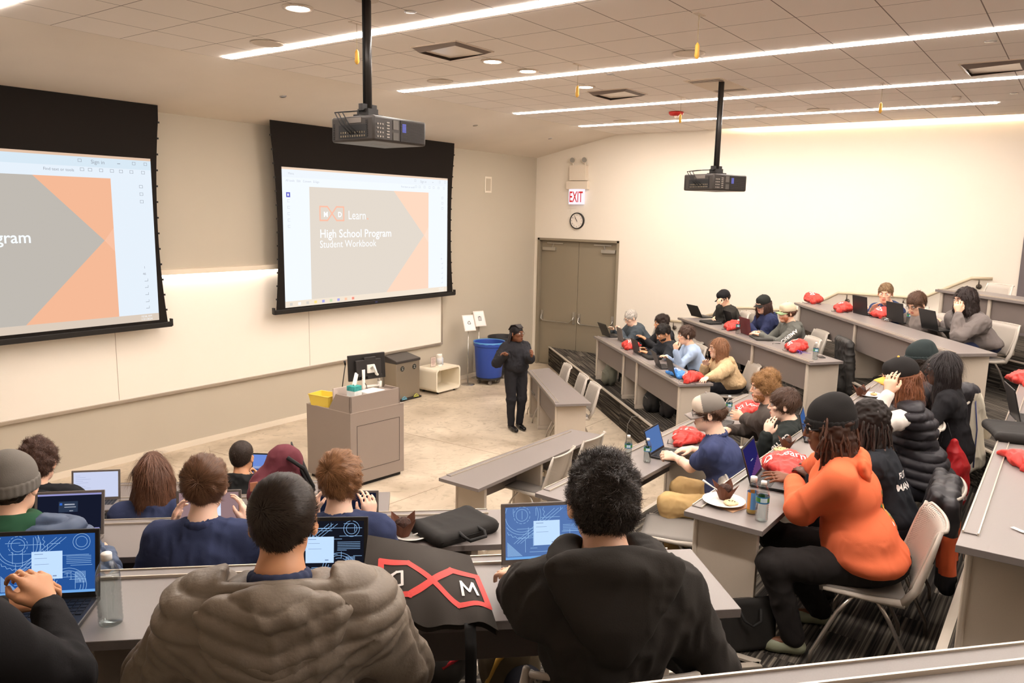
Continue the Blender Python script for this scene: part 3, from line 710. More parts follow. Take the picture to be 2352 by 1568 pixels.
# ------------------------------------------------------------------ tiers
nL = np.array([.723,.691]); nR = np.array([-.72,.694])
ROWS = {}
def row(n, p, q, t):
    p = np.array(p); q = np.array(q); u = (q-p)/np.hypot(*(q-p)); n2 = np.array([-u[1], u[0]])
    if n2@(np.array([-5.,0])-p) < 0: n2 = -n2
    ROWS[n] = (p, q, u, n2, t)
for a in (('L0',(-10.35,-2.69),(-8.9,-4.30),0),('L1',(-11.02,-4.06),(-9.71,-5.44),1),('L2',(-11.73,-5.32),(-10.25,-6.87),2),('L3',(-12.34,-6.78),(-10.86,-8.31),3),('L4',(-12.28,-8.88),(-11.68,-9.42),4),
 ('C1',(-9.02,-6.31),(-4.87,-6.36),1),('C2',(-9.57,-7.73),(-4.81,-7.78),2),('C3',(-10.14,-9.14),(-6.42,-9.12),3),('C4',(-10.6,-10.5),(-6.4,-10.5),4),
 ('R1',(-4.76,-5.54),(-2.21,-2.85),1),('R2',(-4.24,-6.96),(-1.62,-4.12),2),('R3',(-4.92,-8.48),(-1.38,-5.92),3),('R4',(-2.85,-8.92),(-1.82,-7.86),4)): row(*a)
def isect(p, u, q, v):
    A = np.array([[u[0], -v[0]], [u[1], -v[1]]]); t = np.linalg.solve(A, q-p); return p+u*t[0]
def fl(n, o=.06):
    p, q, u, nn, t = ROWS[n]; return p+nn*o, u
cpL, cpC, cpR = carpet('carpet left', math.radians(46)), carpet('carpet centre', 0), carpet('carpet right', math.radians(-46))
nosem = M('stair nosing', (190,180,165), .4, metal=.2)
ti = 2
def tierpoly(t):
    lp, lu = fl('L%d' % t); cp, cu = fl('C%d' % t); rp, ru = fl('R%d' % t, -.12 if t == 4 else .06)
    a = isect(lp, lu, np.array([XL, 0.]), np.array([0, 1.])); m1 = isect(lp, lu, cp, cu); m2 = isect(cp, cu, rp, ru)
    bb = isect(rp, ru, np.array([-.001, 0.]), np.array([0, 1.])); return a, m1, m2, bb
for t in (1, 2, 3, 4):
    a, m1, m2, bb = tierpoly(t); z0 = H*(t-1)-.02 if t > 1 else 0; z1 = H*t; back = YB
    if t == 2:
        e0 = at(1598.6, 1534, z1)[:2]; e1 = at(1742.5, 1524.5, z1)[:2]; e2 = at(1597, 1479, z1)[:2]; r2 = ROWS['L2']
        k = m1-r2[2]*1.05; kk = isect(k, -nL, e0, (e1-e0)); e3 = isect(e2, e2-e1, fl('C2')[0], fl('C2')[1])
        notch = [k, kk, e1, e3]
    else: notch = [m1]
    e = notch[-1]
    cL = [a]+[p for p in notch[:(3 if t == 2 else 1)]]+[(-9.0 if t == 2 else m1[0]-1.5, back), (XL, back)]
    if t != 2: cL[-2] = (m1[0]-1.0, back)
    c1 = MB().prism([tuple(p) for p in cL], z0, z1); struct(c1.build('floor', [cpL]))
    cC = [notch[2] if t == 2 else m1, e, m2, (m2[0]+.6, back), (cL[-2][0], back)]
    if t != 2: cC = [m1, m2, (m2[0]+.6, back), (m1[0]-1.0, back)]
    struct(MB().prism([tuple(p) for p in cC], z0, z1).build('floor', [cpC]))
    struct(MB().prism([tuple(m2), tuple(bb), (0, back), (m2[0]+.6, back)], z0, z1).build('floor', [cpR]))
    line = [a]+notch+[m2, bb]; nb = MB()
    for i in range(len(line)-1):
        p, q = line[i], line[i+1]; d = (q-p)/np.linalg.norm(q-p); n = np.array([-d[1], d[0]])
        c = (p+q)/2; nb.box((c[0]+n[0]*-.012, c[1]+n[1]*-.012, z1+.001), (np.linalg.norm(q-p)+.01, .045, .014), math.atan2(d[1], d[0]))
    struct(nb.build('trim_%d' % ti, [nosem])); ti += 1
    if t == 2:   # half step in the aisle between the left and the centre seats
        st = [tuple(kk), tuple(e1), tuple(e1+(e3-e1)*.25), tuple(kk+nL*.3)]; struct(MB().prism(st, H-.01, H*1.5).build('floor', [cpL]))
# ------------------------------------------------------------------ door
dr = thing('door_1', None, None, (0, -1.05, 0)); struct(dr)
dm = M('taupe door paint', (138,126,106), .5, bump=(200, .1, .001)); dmm = M('brushed steel', (190,185,175), .3, metal=.9)
f = MB(); f.bx(-.02, .13, DY0-.05, DY0, 0, DH); f.bx(-.02, .13, DY1, DY1+.05, 0, DH); f.bx(-.02, .13, DY1, DY0, DH-.05, DH); f.build('door_frame', [dm], dr, world=True, bev=.004)
mid = (DY0+DY1)/2
for y0, y1, sgn in ((DY0-.052, mid-.0-.002+.004, 1), (mid-.006, DY1+.052, -1)):
    f = MB(); f.bx(.07, .115, y1, y0, .01, DH-.052); lf = f.build('door_leaf', [dm], dr, world=True, bev=.003)
    c = (y0+y1)/2; f = MB(); a, b = y0-.06, y1+.06
    f.tube([(.06,a,1.10),(.03,a,1.06),(.01,a,.99),(.01,a-.05,.95),(.01,b+.10,.95),(.01,b,1.03),(.05,b,1.08)], .011, 8)
    f.bx(.05, .075, a-.03, a+.03, .95, 1.16); f.bx(.05, .075, b-.03, b+.03, .93, 1.18); pb = f.build('panic_bar', [dmm], lf); pb.parent = lf
    for v in pb.data.vertices: v.co = wmat(dr).inverted() @ v.co
    f = MB(); e = y0-.05 if sgn > 0 else y1+.05; g = e-.32*sgn
    f.bx(.02, .07, min(e, g), max(e, g), DH-.26, DH-.19); cl = f.build('door_closer', [dmm], lf, bev=.003)
    f2 = MB(); f2.bx(.04, .055, min(e-.1*sgn, g-.18*sgn), max(e-.1*sgn, g-.18*sgn), DH-.115, DH-.095); f2.tube([(.045, g+.08*sgn, DH-.19), (.047, g+.05*sgn, DH-.105)], .008, 6); am = f2.build('closer_arm', [dmm], lf)
    f3 = MB(); yy = mid+.06*sgn; f3.bx(.055, .07, yy-.012, yy+.012, .08, .3); f3.ball((.05, yy, .3), .02, 8); fb = f3.build('flush_bolt', [M('dark bolt', (60,54,48), .4, metal=.5)], lf)
    for q in (cl, am, fb):
        for v in q.data.vertices: v.co = wmat(dr).inverted() @ v.co
# ------------------------------------------------------------------ whiteboard, its lamp rail, the wall plate
wb = thing('whiteboard', 'long white writing board on the grey front wall below both projection screens', 'whiteboard', (-7, 0, 0))
TZ = .777; f = MB(); f.bx(XL+1, -2.98, -.02, -.001, TZ+.03, 2.33); f.build('board', [M('gloss white board', (244,236,222), .35, spec=.4)], wb, world=True)
f = MB(); f.bx(XL+1, -2.98, -.055, -.0, TZ, TZ+.035); f.bx(-3.0, -2.965, -.03, 0, TZ+.03, 2.33)
f.build('frame', [M('satin aluminium', (178,166,150), .35, metal=.5)], wb, world=True)
for px in ((269.6,880), (708.6,780)):
    x = at_y(px[0], px[1], 0)[0]; MB().bx(x-.003, x+.003, -.0215, -.02, TZ+.04, 2.32).build('seam', [M('board seam', (170,155,135), .6)], wb, world=True)
rl = thing('light_rail', 'thin bright lamp rail along the top edge of the whiteboard', 'lamp', (-7, 0, 2.36))
f = MB(); f.bx(XL+1, -2.98, -.10, 0, 2.335, 2.40); f.build('housing', [M('pale rail metal', (226,212,190), .5)], rl, world=True)
f = MB(); f.bx(XL+1.1, -3.05, -.095, -.03, 2.322, 2.334); f.build('diffuser', [emit('board lamp', (255,238,225), BOARD_E)], rl, world=True)
x0, z1 = at_y(1113,405,0)[0], at_y(1113,405,0)[2]; x1, z0 = at_y(1128,443,0)[0], at_y(1128,443,0)[2]
sp = thing('wall_speaker', 'flush white framed speaker grille high on the grey front wall', 'speaker', ((x0+x1)/2, 0, (z0+z1)/2))
f = MB(); f.bx(x0, x1, -.012, 0, z0, z1); f.build('frame', [M('off white plastic', (232,222,205), .5)], sp, world=True, bev=.003)
f = MB(); f.bx(x0+.035, x1-.035, -.016, -.01, z0+.035, z1-.035); f.build('grille', [M('speaker cloth', (190,178,158), .9)], sp, world=True)
# ------------------------------------------------------------------ exit sign, emergency lamp, clock
wp = M('white plastic', (226,212,192), .5)
ex = thing('exit_sign', 'lit white sign with red EXIT lettering above the grey double door', 'sign', (0, -1.0, 3.5))
f = MB(); f.bx(-.09, 0, -1.30, -.80, 3.70, 3.86); f.build('canopy', [wp], ex, world=True, bev=.004)
f = MB(); f.grid(lambda u, v: Vector((-.075-.03*math.sin(PI*u), -.87-.37*u, 3.40+.30*v)), 12, 4); f.build('panel', [emit('exit panel', (250,240,255), 1.1)], ex, world=True, solid=.012)
text('lettering', 'EXIT', .30, emit('exit red', (225,60,50), .9), (-.118, -.90, 3.445), (0,-1,0), (0,0,1), ex, bold=.004, sx=.52)
em = thing('emergency_light', 'pale box with two swivel lamp heads above the exit sign', 'lamp', (0, -1.02, 3.9))
f = MB(); f.bx(-.11, 0, -1.26, -.88, 3.87, 4.17); f.build('box', [wp], em, world=True, bev=.004)
for y in (-.93, -1.21):
    f = MB(); f.tube([(-.06,y,4.17),(-.06,y,4.23)], .012, 8); q = Vector((-.8,-.2,-.25)).normalized(); c = Vector((-.07,y,4.28))
    f.tube([c-q*.05, c-q*.02, c+q*.03], [.02,.05,.062], 16); f.mat(1).tube([c+q*.031, c+q*.036], [.052,.052], 16); f.build('lamp_head', [wp, M('lamp lens', (150,145,135), .2)], em, world=True, smooth=False)
ck = thing('wall_clock', 'round black rimmed wall clock above the grey double door', 'clock', (0, -1.05, 3.07))
def disc(f, c, r, n=40): f.poly([(c[0], c[1]-r*math.cos(a), c[2]+r*math.sin(a)) for a in np.linspace(0, 2*PI, n+1)[:-1]])
f = MB(); R_ = Matrix.Rotation(-PI/2, 3, 'Y'); f.T = Matrix.Translation((0, -1.05, 3.07)) @ R_.to_4x4(); f.lathe([(.0,0),(.165,0),(.165,.045),(.155,.05),(.145,.045),(.145,.035)], 40); f.T = None; f.build('rim', [M('black gloss', (30,28,26), .3)], ck, world=True, smooth=True)
f = MB(); disc(f, (-.036,-1.05,3.07), .146); f.build('dial', [M('clock dial', (236,226,214), .5)], ck, world=True)
f = MB()
for a, L, wd in ((-30*PI/180+.02, .115, .004), (-32.5*PI/180, .075, .006)):
    d = Vector((0, -math.sin(a), math.cos(a))); n = Vector((0, d.z, -d.y)); c = Vector((-.04, -1.05, 3.07)); f.quad(c-n*wd-d*.02, c+n*wd-d*.02, c+n*wd+d*L, c-n*wd+d*L)
f.build('hands', [M('black ink', (25,25,25), .6)], ck, world=True)
for i in range(1, 13):
    a = i*PI/6; text('numeral', str(i), .035, M('black ink', (25,25,25), .6), (-.038, -1.05-.118*math.sin(a)+(.011 if i < 10 else .018), 3.07+.118*math.cos(a)-.012), (0,-1,0), (0,0,1), ck)
# ------------------------------------------------------------------ handrail on the right wall
hr = thing('handrail', 'long stepped beige handrail on the white right wall beside the seats', 'handrail', (0, -5.5, 1.6))
pl = [(-3.19,1.23),(-3.47,1.24),(-3.91,1.39),(-4.52,1.60),(-4.7,1.615),(-5.5,1.63),(-5.65,1.68),(-6.05,1.90),(-6.21,2.0),(-6.4,2.005),(-7.35,2.01),(-7.54,2.06),(-7.79,2.2),(-8.10,2.37),(-8.37,2.38)]
rm = M('beige rail paint', (196,180,152), .4, metal=.1)
MB().tube([(-.075, y, z) for y, z in pl], .024, 12).build('rail', [rm], hr, world=True, smooth=True)
for y, z in ((-3.3,1.235),(-4.85,1.615),(-6.35,2.0),(-7.2,2.01),(-8.2,2.375)):
    f = MB(); f.tube([(-.075,y,z-.02),(-.075,y,z-.09),(-.03,y,z-.12)], .011, 8); f.tube([(-.03,y,z-.13),(-.001,y,z-.13)], .038, 14); f.build('bracket', [M('bracket metal', (120,110,100), .35, metal=.8)], hr, world=True, smooth=True)
f = MB()
for (y0,z0),(y1,z1) in zip(pl[:-1], pl[1:]): pass
# ------------------------------------------------------------------ ceiling fixtures
em_s = emit('linear lamp', (255,244,236), STRIP_E)
SX = [-13.6, -10.86, -8.6, -6.03, -3.5, -1.55]; SLB = ['farthest left, at the corner of the photo', 'left of the near projector mast, cut by the frame', 'crossing behind the near projector mast', 'reaching over the middle of the hall', 'second from the right wall', 'shortest, nearest the right wall']
for i, x in enumerate(SX):
    if i == 0: continue
    y1 = YS-.03 if i == 1 else YS-.08; y0 = -8.3 if i == 5 else (-13.2 if i != 4 else -13.2)
    lt = thing('linear_light', 'recessed white linear ceiling light, '+['','cut off at the upper left corner of the photo','crossing behind the mast of the near projector','long one over the middle of the hall','second one out from the white right wall','shortest one, nearest the white right wall'][i], 'ceiling light', (x, (y0+y1)/2, ZC), group='linear lights in the tiled ceiling')
    y = y1; 
    ys = [y1]; k = -3.41
    while k > y0+.3: ys.append(k); k -= 1.22
    ys.append(y0)
    for a, b in zip(ys[:-1], ys[1:]):
        MB().bx(x-.055, x+.055, b+.006, a-.006, ZC-.008, ZC-.002).build('diffuser', [em_s], lt, world=True)
trimw = M('white lamp trim', (214,198,180), .5)
for k, (x, y, lb) in enumerate(((-9.51,-4.3,'round white downlight left of the near projector mast'),(-7.05,-4.3,'round lit downlight right of the near square vent'),(-6.42,-4.3,'round lit downlight in the middle of the ceiling, third from the left'),(-5.2,-4.3,'round lit downlight beside the far square vent'),(-12.0,-4.3,'round downlight out at the left'))):
    d = thing('downlight', lb, 'ceiling light', (x, y, ZC), group='round downlights'); MB().lathe([(.088,-.001),(.12,-.001),(.12,-.012),(.092,-.014),(.088,-.001)], 28).build('trim_ring', [trimw], d, smooth=True)
    MB().lathe([(0,-.005),(.088,-.005),(.088,-.003)], 28).build('lens', [emit('down lamp', (255,240,235), DOWN_E)], d)
grl = M('speaker grille', (160,144,126), .8)
for x, y, lb in ((-8.83,-2.98,'round grey ceiling speaker above the gap between the screens'),(-6.4,-6.17,'round grey ceiling speaker between two light strips at top right of centre'),(-6.4,-3.0,'round grey ceiling speaker right of the near projector'),(-1.9,-3.03,'small far round ceiling speaker near the right wall'),(-1.88,-6.15,'round ceiling speaker right of the far projector mast')):
    d = thing('ceiling_speaker', lb, 'speaker', (x, y, ZC), group='round speakers in the ceiling'); MB().lathe([(.12,-.004),(.155,-.004),(.155,-.012),(.125,-.012)], 28).build('trim_ring', [trimw], d, smooth=True); MB().lathe([(0,-.009),(.13,-.009)], 28).build('grille', [grl], d)
for x, y, s_, lb in ((-7.7,-4.32,.56,'large square ceiling vent near the near projector'),(-4.58,-4.4,.56,'square ceiling vent in front of the far projector'),(-4.31,-8.5,.56,'square ceiling vent at the right edge of the photo')):
    d = thing('air_vent', lb, 'vent', (x, y, ZC), group='square ceiling vents'); a = s_/2
    f = MB(); f._add([(-a,-a,-.002),(a,-a,-.002),(a,a,-.002),(-a,a,-.002),(-a*.8,-a*.8,-.03),(a*.8,-a*.8,-.03),(a*.8,a*.8,-.05),(-a*.8,a*.8,-.05)], [(0,1,5,4),(1,2,6,5),(2,3,7,6),(3,0,4,7)]); f.build('frame', [M('vent dark gap', (112,98,88), .5)], d)
    f = MB(); f.box((0,0,-.022), (s_*.80,s_*.80,.006)); f.build('panel', [M('vent plate', (236,222,206), .25, spec=.6)], d, bev=.002)
    f = MB()
    for q in ((0,a,s_,.02),(0,-a,s_,.02)): f.box((q[0],q[1],-.004), (q[2],q[3],.008))
    for q in ((a,0),(-a,0)): f.box((q[0],q[1],-.004), (.02,s_,.008))
    f.build('rim', [trimw], d)
d = thing('fire_strobe', 'red domed fire alarm strobe on the ceiling', 'alarm', (-2.55,-4.28,ZC)); MB().lathe([(0,-.001),(.11,-.001),(.11,-.03),(.085,-.055),(.03,-.06),(0,-.06)], 24).build('body', [M('alarm red', (190,40,34), .35)], d, smooth=True); MB().lathe([(.0,-.058),(.03,-.06),(.025,-.085),(0,-.09)], 12).build('lens', [M('alarm lens', (235,220,205), .2)], d, smooth=True)
for x, y, lb in ((-8.95,-4.96,'small round sensor cap right of the near projector mast'),(-5.79,-4.98,'small round sensor cap behind the long middle light'),(-5.56,-8.57,'small round sensor cap at far right under the third light strip'),(-2.29,-8.53,'small round sensor cap at the far right edge')):
    d = thing('sprinkler_cap', lb, 'sprinkler', (x, y, ZC), group='flush sprinkler caps'); MB().lathe([(0,-.006),(.045,-.006),(.05,-.001)], 20).build('cap', [M('chrome cap', (190,184,180), .25, metal=.7)], d, smooth=True)
d = thing('smoke_detector', 'white dome smoke detector right of the far projector mast', 'detector', (-2.48,-5.53,ZC)); MB().lathe([(0,-.05),(.05,-.05),(.075,-.03),(.08,-.001)], 20).build('dome', [trimw], d, smooth=True)
d = thing('smoke_detector', 'small white detector in the upper right ceiling corner', 'detector', at(2197,222,ZC)); MB().lathe([(0,-.05),(.03,-.05),(.05,-.03),(.055,-.001)], 20).build('dome', [trimw], d, smooth=True)
def soff(px, py):   # a point of the sloping soffit
    r = ray(px, py); n = np.array([0, ZC-ZW, -YS]); n = np.array([0, (ZC-ZW), YS*-1.]); n = np.cross([1.,0,0], np.array([0, YS, ZC-ZW])); t = ((np.array([0,0,ZW])-CAM)@n)/(r@n); return CAM+r*t
for px, lb in (((650,221),'small round cap on the sloping soffit above the gap between screens'),((1092,288),'small round cap on the soffit right of the near projector'),((1264,318),'small round cap on the soffit near the front corner')):
    p = soff(*px); d = thing('sprinkler_cap', lb, 'sprinkler', p, group='caps on the sloping soffit'); f = MB(); f.T = Matrix.Rotation(math.atan2(ZC-ZW, YS), 4, 'X') if False else Matrix.Rotation(-math.atan2(ZC-ZW, -YS), 4, 'X'); f.lathe([(0,-.006),(.04,-.006),(.045,0)], 20); f.build('cap', [M('chrome cap', (190,184,180), .25, metal=.7)], d, smooth=True)
for px, lb in (((819,53),'yellow pull tag hanging left of the near projector mast'),((1606,32),'yellow pull tag hanging at the top of the ceiling'),((1328,148),'yellow pull tag hanging by the long middle light'),((1565,223),'yellow pull tag hanging left of the far projector mast'),((2028,191),'yellow pull tag hanging at the right')):
    p = at(*px, ZC); d = thing('hanging_tag', lb, 'tag', p, group='yellow tags hanging from the ceiling'); q = .23
    MB().box((0,0,-.003), (.14,.05,.006)).build('plate', [trimw], d); MB().tube([(0,0,0),(.0,0,-q)], .002, 5).build('cord', [M('cord', (150,130,90), .7)], d)
    MB().tube([(0,0,-q+.02),(0,0,-q),(0,0,-q-.08),(0,0,-q-.1)], [.004,.016,.02,.008], 10).build('tag', [M('yellow plastic', (222,170,70), .5)], d, smooth=True)
hp_ = at(1650,196,ZC); d = thing('ceiling_hatch', 'slotted square ceiling panel around the far projector mast', 'panel', hp_); f = MB()
f.box((0,0,-.003), (1.0,.45,.006)); f.build('panel', [M('tile plate', (222,206,186), .7)], d); f = MB()
for sx in (-.38,.38):
    for i in range(3): f.box((sx+(i-1)*.05,0,-.0075), (.014,.38,.003))
f.build('slot', [M('vent dark gap', (112,98,88), .5)], d)
# wall washer hidden in the cove over the right wall
cv = thing('cove_light', 'hidden wall washer lamp in the ceiling cove along the right wall', 'ceiling light', (-.3, -8.9, ZC+.2))
MB().bx(-.42, -.30, YB+.3, CY-.45, ZC+.2, ZC+.24).build('diffuser', [emit('cove lamp', (255,240,222), COVE_E)], cv, world=True)
# ------------------------------------------------------------------ desks
topm = M('grey laminate desktop', (124,116,112), .38, spec=.45, noise=(300, .04)); legm = M('pale grey desk panel', (190,178,162), .5, noise=(300, .03))
modm = M('dark grey modesty panel', (118,108,102), .5, noise=(300, .04)); alum = M('aluminium edge', (205,194,178), .3, metal=.6)
def desk(label, P4, z, legs, mod=None, depth=.40, trim=(.10, .10), base=None, gap=.34, lm=None, grp=None, legd=.40):
    """P4 front-left, front-right, rear-right, rear-left seen from the stage side line; z floor height"""
    P4 = [np.array(p[:2], float) for p in P4]; fl_, fr, rr, rl_ = P4; c = sum(P4)/4; zt = z+DT; zb = z if base is None else base
    T = thing('desk', label, 'desk', (c[0], c[1], zb), group=grp)
    MB().prism([tuple(p) for p in P4], zt-.032, zt).build('desktop', [topm], T, world=True, bev=.002)
    u = (fr-fl_)/np.linalg.norm(fr-fl_); n = np.array([-u[1], u[0]]); 
    if n@(rl_-fl_) < 0: n = -n      # n points to the seat side
    L = np.linalg.norm(fr-fl_); ang = math.atan2(u[1], u[0]); f = MB(); a = fl_+u*trim[0]; b = fr-u*trim[1]; ln = np.linalg.norm(b-a); m_ = (a+b)/2
    f.box((*(m_+n*.036), zt+.003), (ln, .052, .006), ang); f.build('cable_cover', [topm], T, world=True, bev=.001)
    for o_ in (.008, .064):
        MB().box((*(m_+n*o_), zt+.005), (ln, .006, .012), ang).build('edge_trim', [alum], T, world=True)
    for q in legs:
        s_ = q*L if q <= 1 else q; c0 = fl_+u*s_; 
        lg = MB().box((*(c0+n*(.05+legd/2)), (zb+.06+zt-.032)/2), (.036, legd, zt-.032-zb-.06), ang).build('leg_panel', [lm or legm], T, world=True, bev=.003)
        q1 = MB().box((*(c0+n*(.05+legd/2)), zb+.03), (.05, legd+.02, .06), ang).build('foot_rail', [legm], None, world=True, bev=.003)
        for v in q1.data.vertices: v.co = wmat(T).inverted() @ v.co
        q1.parent = lg
        q2 = MB().box((*(c0+n*.045), (zb+.06+zt-.032)/2), (.05, .03, zt-.032-zb-.06), ang).build('corner_post', [alum if False else legm], None, bev=.01)
        for v in q2.data.vertices: v.co = wmat(T).inverted() @ v.co
        q2.parent = lg
    ls = sorted([(q*L if q <= 1 else q) for q in legs])
    for i in range(len(ls)-1):
        a, b = ls[i]+.02, ls[i+1]-.02; m_ = fl_+u*((a+b)/2)
        MB().box((*(m_+n*.07), zt-.032-gap/2), (b-a, .02, gap), ang).build('modesty_panel', [modm], T, world=True)
    return T
def rowdesk(name, label, a, b, legs, rear=.47, ends=(.35, .35), **k):
    """a, b distances along the row; rear edge runs parallel, moved in by the splay of each end"""
    p, q, u, n, t = ROWS[name]; A = p+u*a; B = p+u*b
    return desk(label, (A, B, B-n*rear-u*ends[1], A-n*rear-u*ends[0]), H*t, legs, **k)
def along(name, px, py, z=None):
    p, q, u, n, t = ROWS[name]; P = at(px, py, H*t+DT if z is None else z)[:2]; return (P-p)@u
g_ = 'stepped rows of grey lecture desks'
pA = [at(*p, DT) for p in ((1211,850),(1276,928.5),(1359,926),(1261,844))]
desk('short grey desk on the concrete floor just behind the standing woman', pA, 0, [.04, .36, .93], gap=.33, grp=g_)
pB = [at(*p, DT) for p in ((1007.5,1097),(1312,985),(1383,998),(1099,1123))]
desk('empty grey desk on the concrete floor in front of the aisle, nearest the lectern', pB, 0, [.10, .50, .74, .93], gap=.30, grp=g_, legd=.34)
rowdesk('R1', 'lowest right desk with the white haired man at its far end', 0, np.linalg.norm(ROWS['R1'][1]-ROWS['R1'][0])+.12, [.02, .44, .60, .975], ends=(-.02, .1), grp=g_, trim=(.04,.04))
rowdesk('R2', 'second right desk, loose cable hanging down its front', 0, np.linalg.norm(ROWS['R2'][1]-ROWS['R2'][0])+.12, [.03, .37, .97], ends=(-.05, .1), grp=g_, trim=(.04,.04))
rowdesk('R3', 'third right desk carrying three open dark laptops and a row of red bags', 0, np.linalg.norm(ROWS['R3'][1]-ROWS['R3'][0])+.1, [.03, .52, .97], rear=.5, ends=(-.08, .1), grp=g_, trim=(.04,.04))
p4 = [at(2148,664,H*4+DT)[:2], at(2352,693,H*4+DT)[:2]]; u4 = (p4[1]-p4[0])/np.linalg.norm(p4[1]-p4[0]); n4 = np.array([-u4[1], u4[0]]); n4 = n4 if n4@np.array([1,-1.]) > 0 else -n4
desk('highest right desk with nobody seated, at the right edge', (p4[0], p4[0]+u4*4.2, p4[0]+u4*4.2+n4*.5, p4[0]+n4*.5), H*4, [.02, .22, .6, .98], grp=g_, trim=(.04,.04))
rowdesk('C1', 'lowest centre desk where the man in the navy polo works', 0, 4.35, [.03, .50, .97], rear=.46, ends=(.0, .1), grp=g_, trim=(.10, .1))
rowdesk('C2', 'second centre desk holding the plate with the muffin', 0, 4.9, [.02, .35, .70, .97], rear=.46, ends=(.0, .1), grp=g_, trim=(.10, .1), legd=.36)
rowdesk('C3', 'third centre desk at the right edge of the photo, plastic fork on it', 0, 4.6, [.03, .5, .97], rear=.48, ends=(-.02, .1), grp=g_, trim=(.16, .1), legd=.44)
rowdesk('L0', 'floor level left desk, first behind the long baseboard', -3.2, 2.1, [.04, .5, .96], rear=.46, ends=(.1, 0), grp=g_)
rowdesk('L1', 'second left desk where the long haired girl sits', -2.8, 1.93, [.04, .5, .96], rear=.46, ends=(.1, 0), grp=g_)
rowdesk('L2', 'third left desk carrying the black zipped laptop sleeve', -2.4, 2.20, [.04, .5, .955], rear=.47, ends=(.1, -.04), grp=g_, trim=(.1,.1))
rowdesk('L3', 'nearest left desk with the clear water bottle and the black tote', -2.0, 2.13, [.04, .5, .94], rear=.47, ends=(.1, 0), grp=g_, trim=(.1,.1))
p, q, u, n, t = ROWS['L4']
rowdesk('L4', 'edge of the closest desk running along the bottom right of the photo', -1.6, 4.2, [.1, .9], rear=.47, ends=(.1, .1), grp=g_)
# ------------------------------------------------------------------ chairs
chp = M('light grey chair plastic', (190,181,169), .4, spec=.45); chs = M('grey upholstery', (134,128,122), .8, bump=(300,.3,.002)); cht = M('silver tube', (196,188,178), .28, metal=.85); MESH = meshmat()
def make_chair():
    T = thing('chair', 'x', 'chair'); f = MB()
    f.grid(lambda u, v: Vector(((u-.5)*.46*(1-.12*(1-v)**2), -.21+.43*(1-v), .462-.018*math.sin(PI*u)*.5-.03*(max(0, .25-v)*4)**2*.4)), 10, 10); o = f.build('seat', [chs], T, smooth=True, solid=.03)
    o.modifiers['thickness'].offset = 1; 
    def back(u, v):
        wv = .20+.028*math.sin(min(v,.9)*PI*.9); x = (u-.5)*2*wv; z = .50+.36*v; y = -.225-.10*v-.03*(1-(2*u-1)**2)*(.7+.3*v); 
        if v > .88: y -= ((v-.88)/.12)**2*.035; z -= ((v-.88)/.12)**2*.008
        return Vector((x, y, z))
    f = MB(); f.grid(back, 18, 18); b = f.build('backrest', [MESH], T, smooth=True, solid=.006)
    f = MB(); pts = [back(0, v/14) for v in range(15)]+[back(u/12, 1) for u in range(1, 13)]+[back(1, 1-v/14) for v in range(1, 15)]; f.tube(pts, .010, 8, cap=True); f.build('back_rim', [chp], b, smooth=True)
    f = MB()
    for k in (-1, 1):
        f.tube([(k*.225,.20,.445),(k*.235,-.05,.43),(k*.24,-.20,.43)], [.011,.018,.024], 8); f.tube([(k*.24,-.19,.43),(k*.245,-.245,.52),(k*.243,-.30,.72),(k*.23,-.335,.855)], [.024,.022,.016,.010], 8)
        f.build('side_arm', [chp], T, smooth=True); f = MB()
        f.tube([(k*.17,.02,.435),(k*.225,.05,.42),(k*.24,.12,.33),(k*.262,.235,.08),(k*.264,.245,.004)], .0115, 8); f.build('leg', [cht], T, smooth=True); f = MB()
        f.tube([(k*.17,-.03,.435),(k*.222,-.07,.42),(k*.235,-.13,.33),(k*.25,-.26,.08),(k*.252,-.268,.004)], .0115, 8); f.build('leg', [cht], T, smooth=True); f = MB()
    return T
CH0 = make_chair(); used = [False]
def chair(x, y, z, rz, label):
    if not used[0]: c = CH0; used[0] = True
    else: c = copy_tree(CH0)
    c.location = (x, y, z); c.rotation_euler = (0, 0, rz); c['label'] = label; c['group'] = 'light grey stacking chairs'; return c
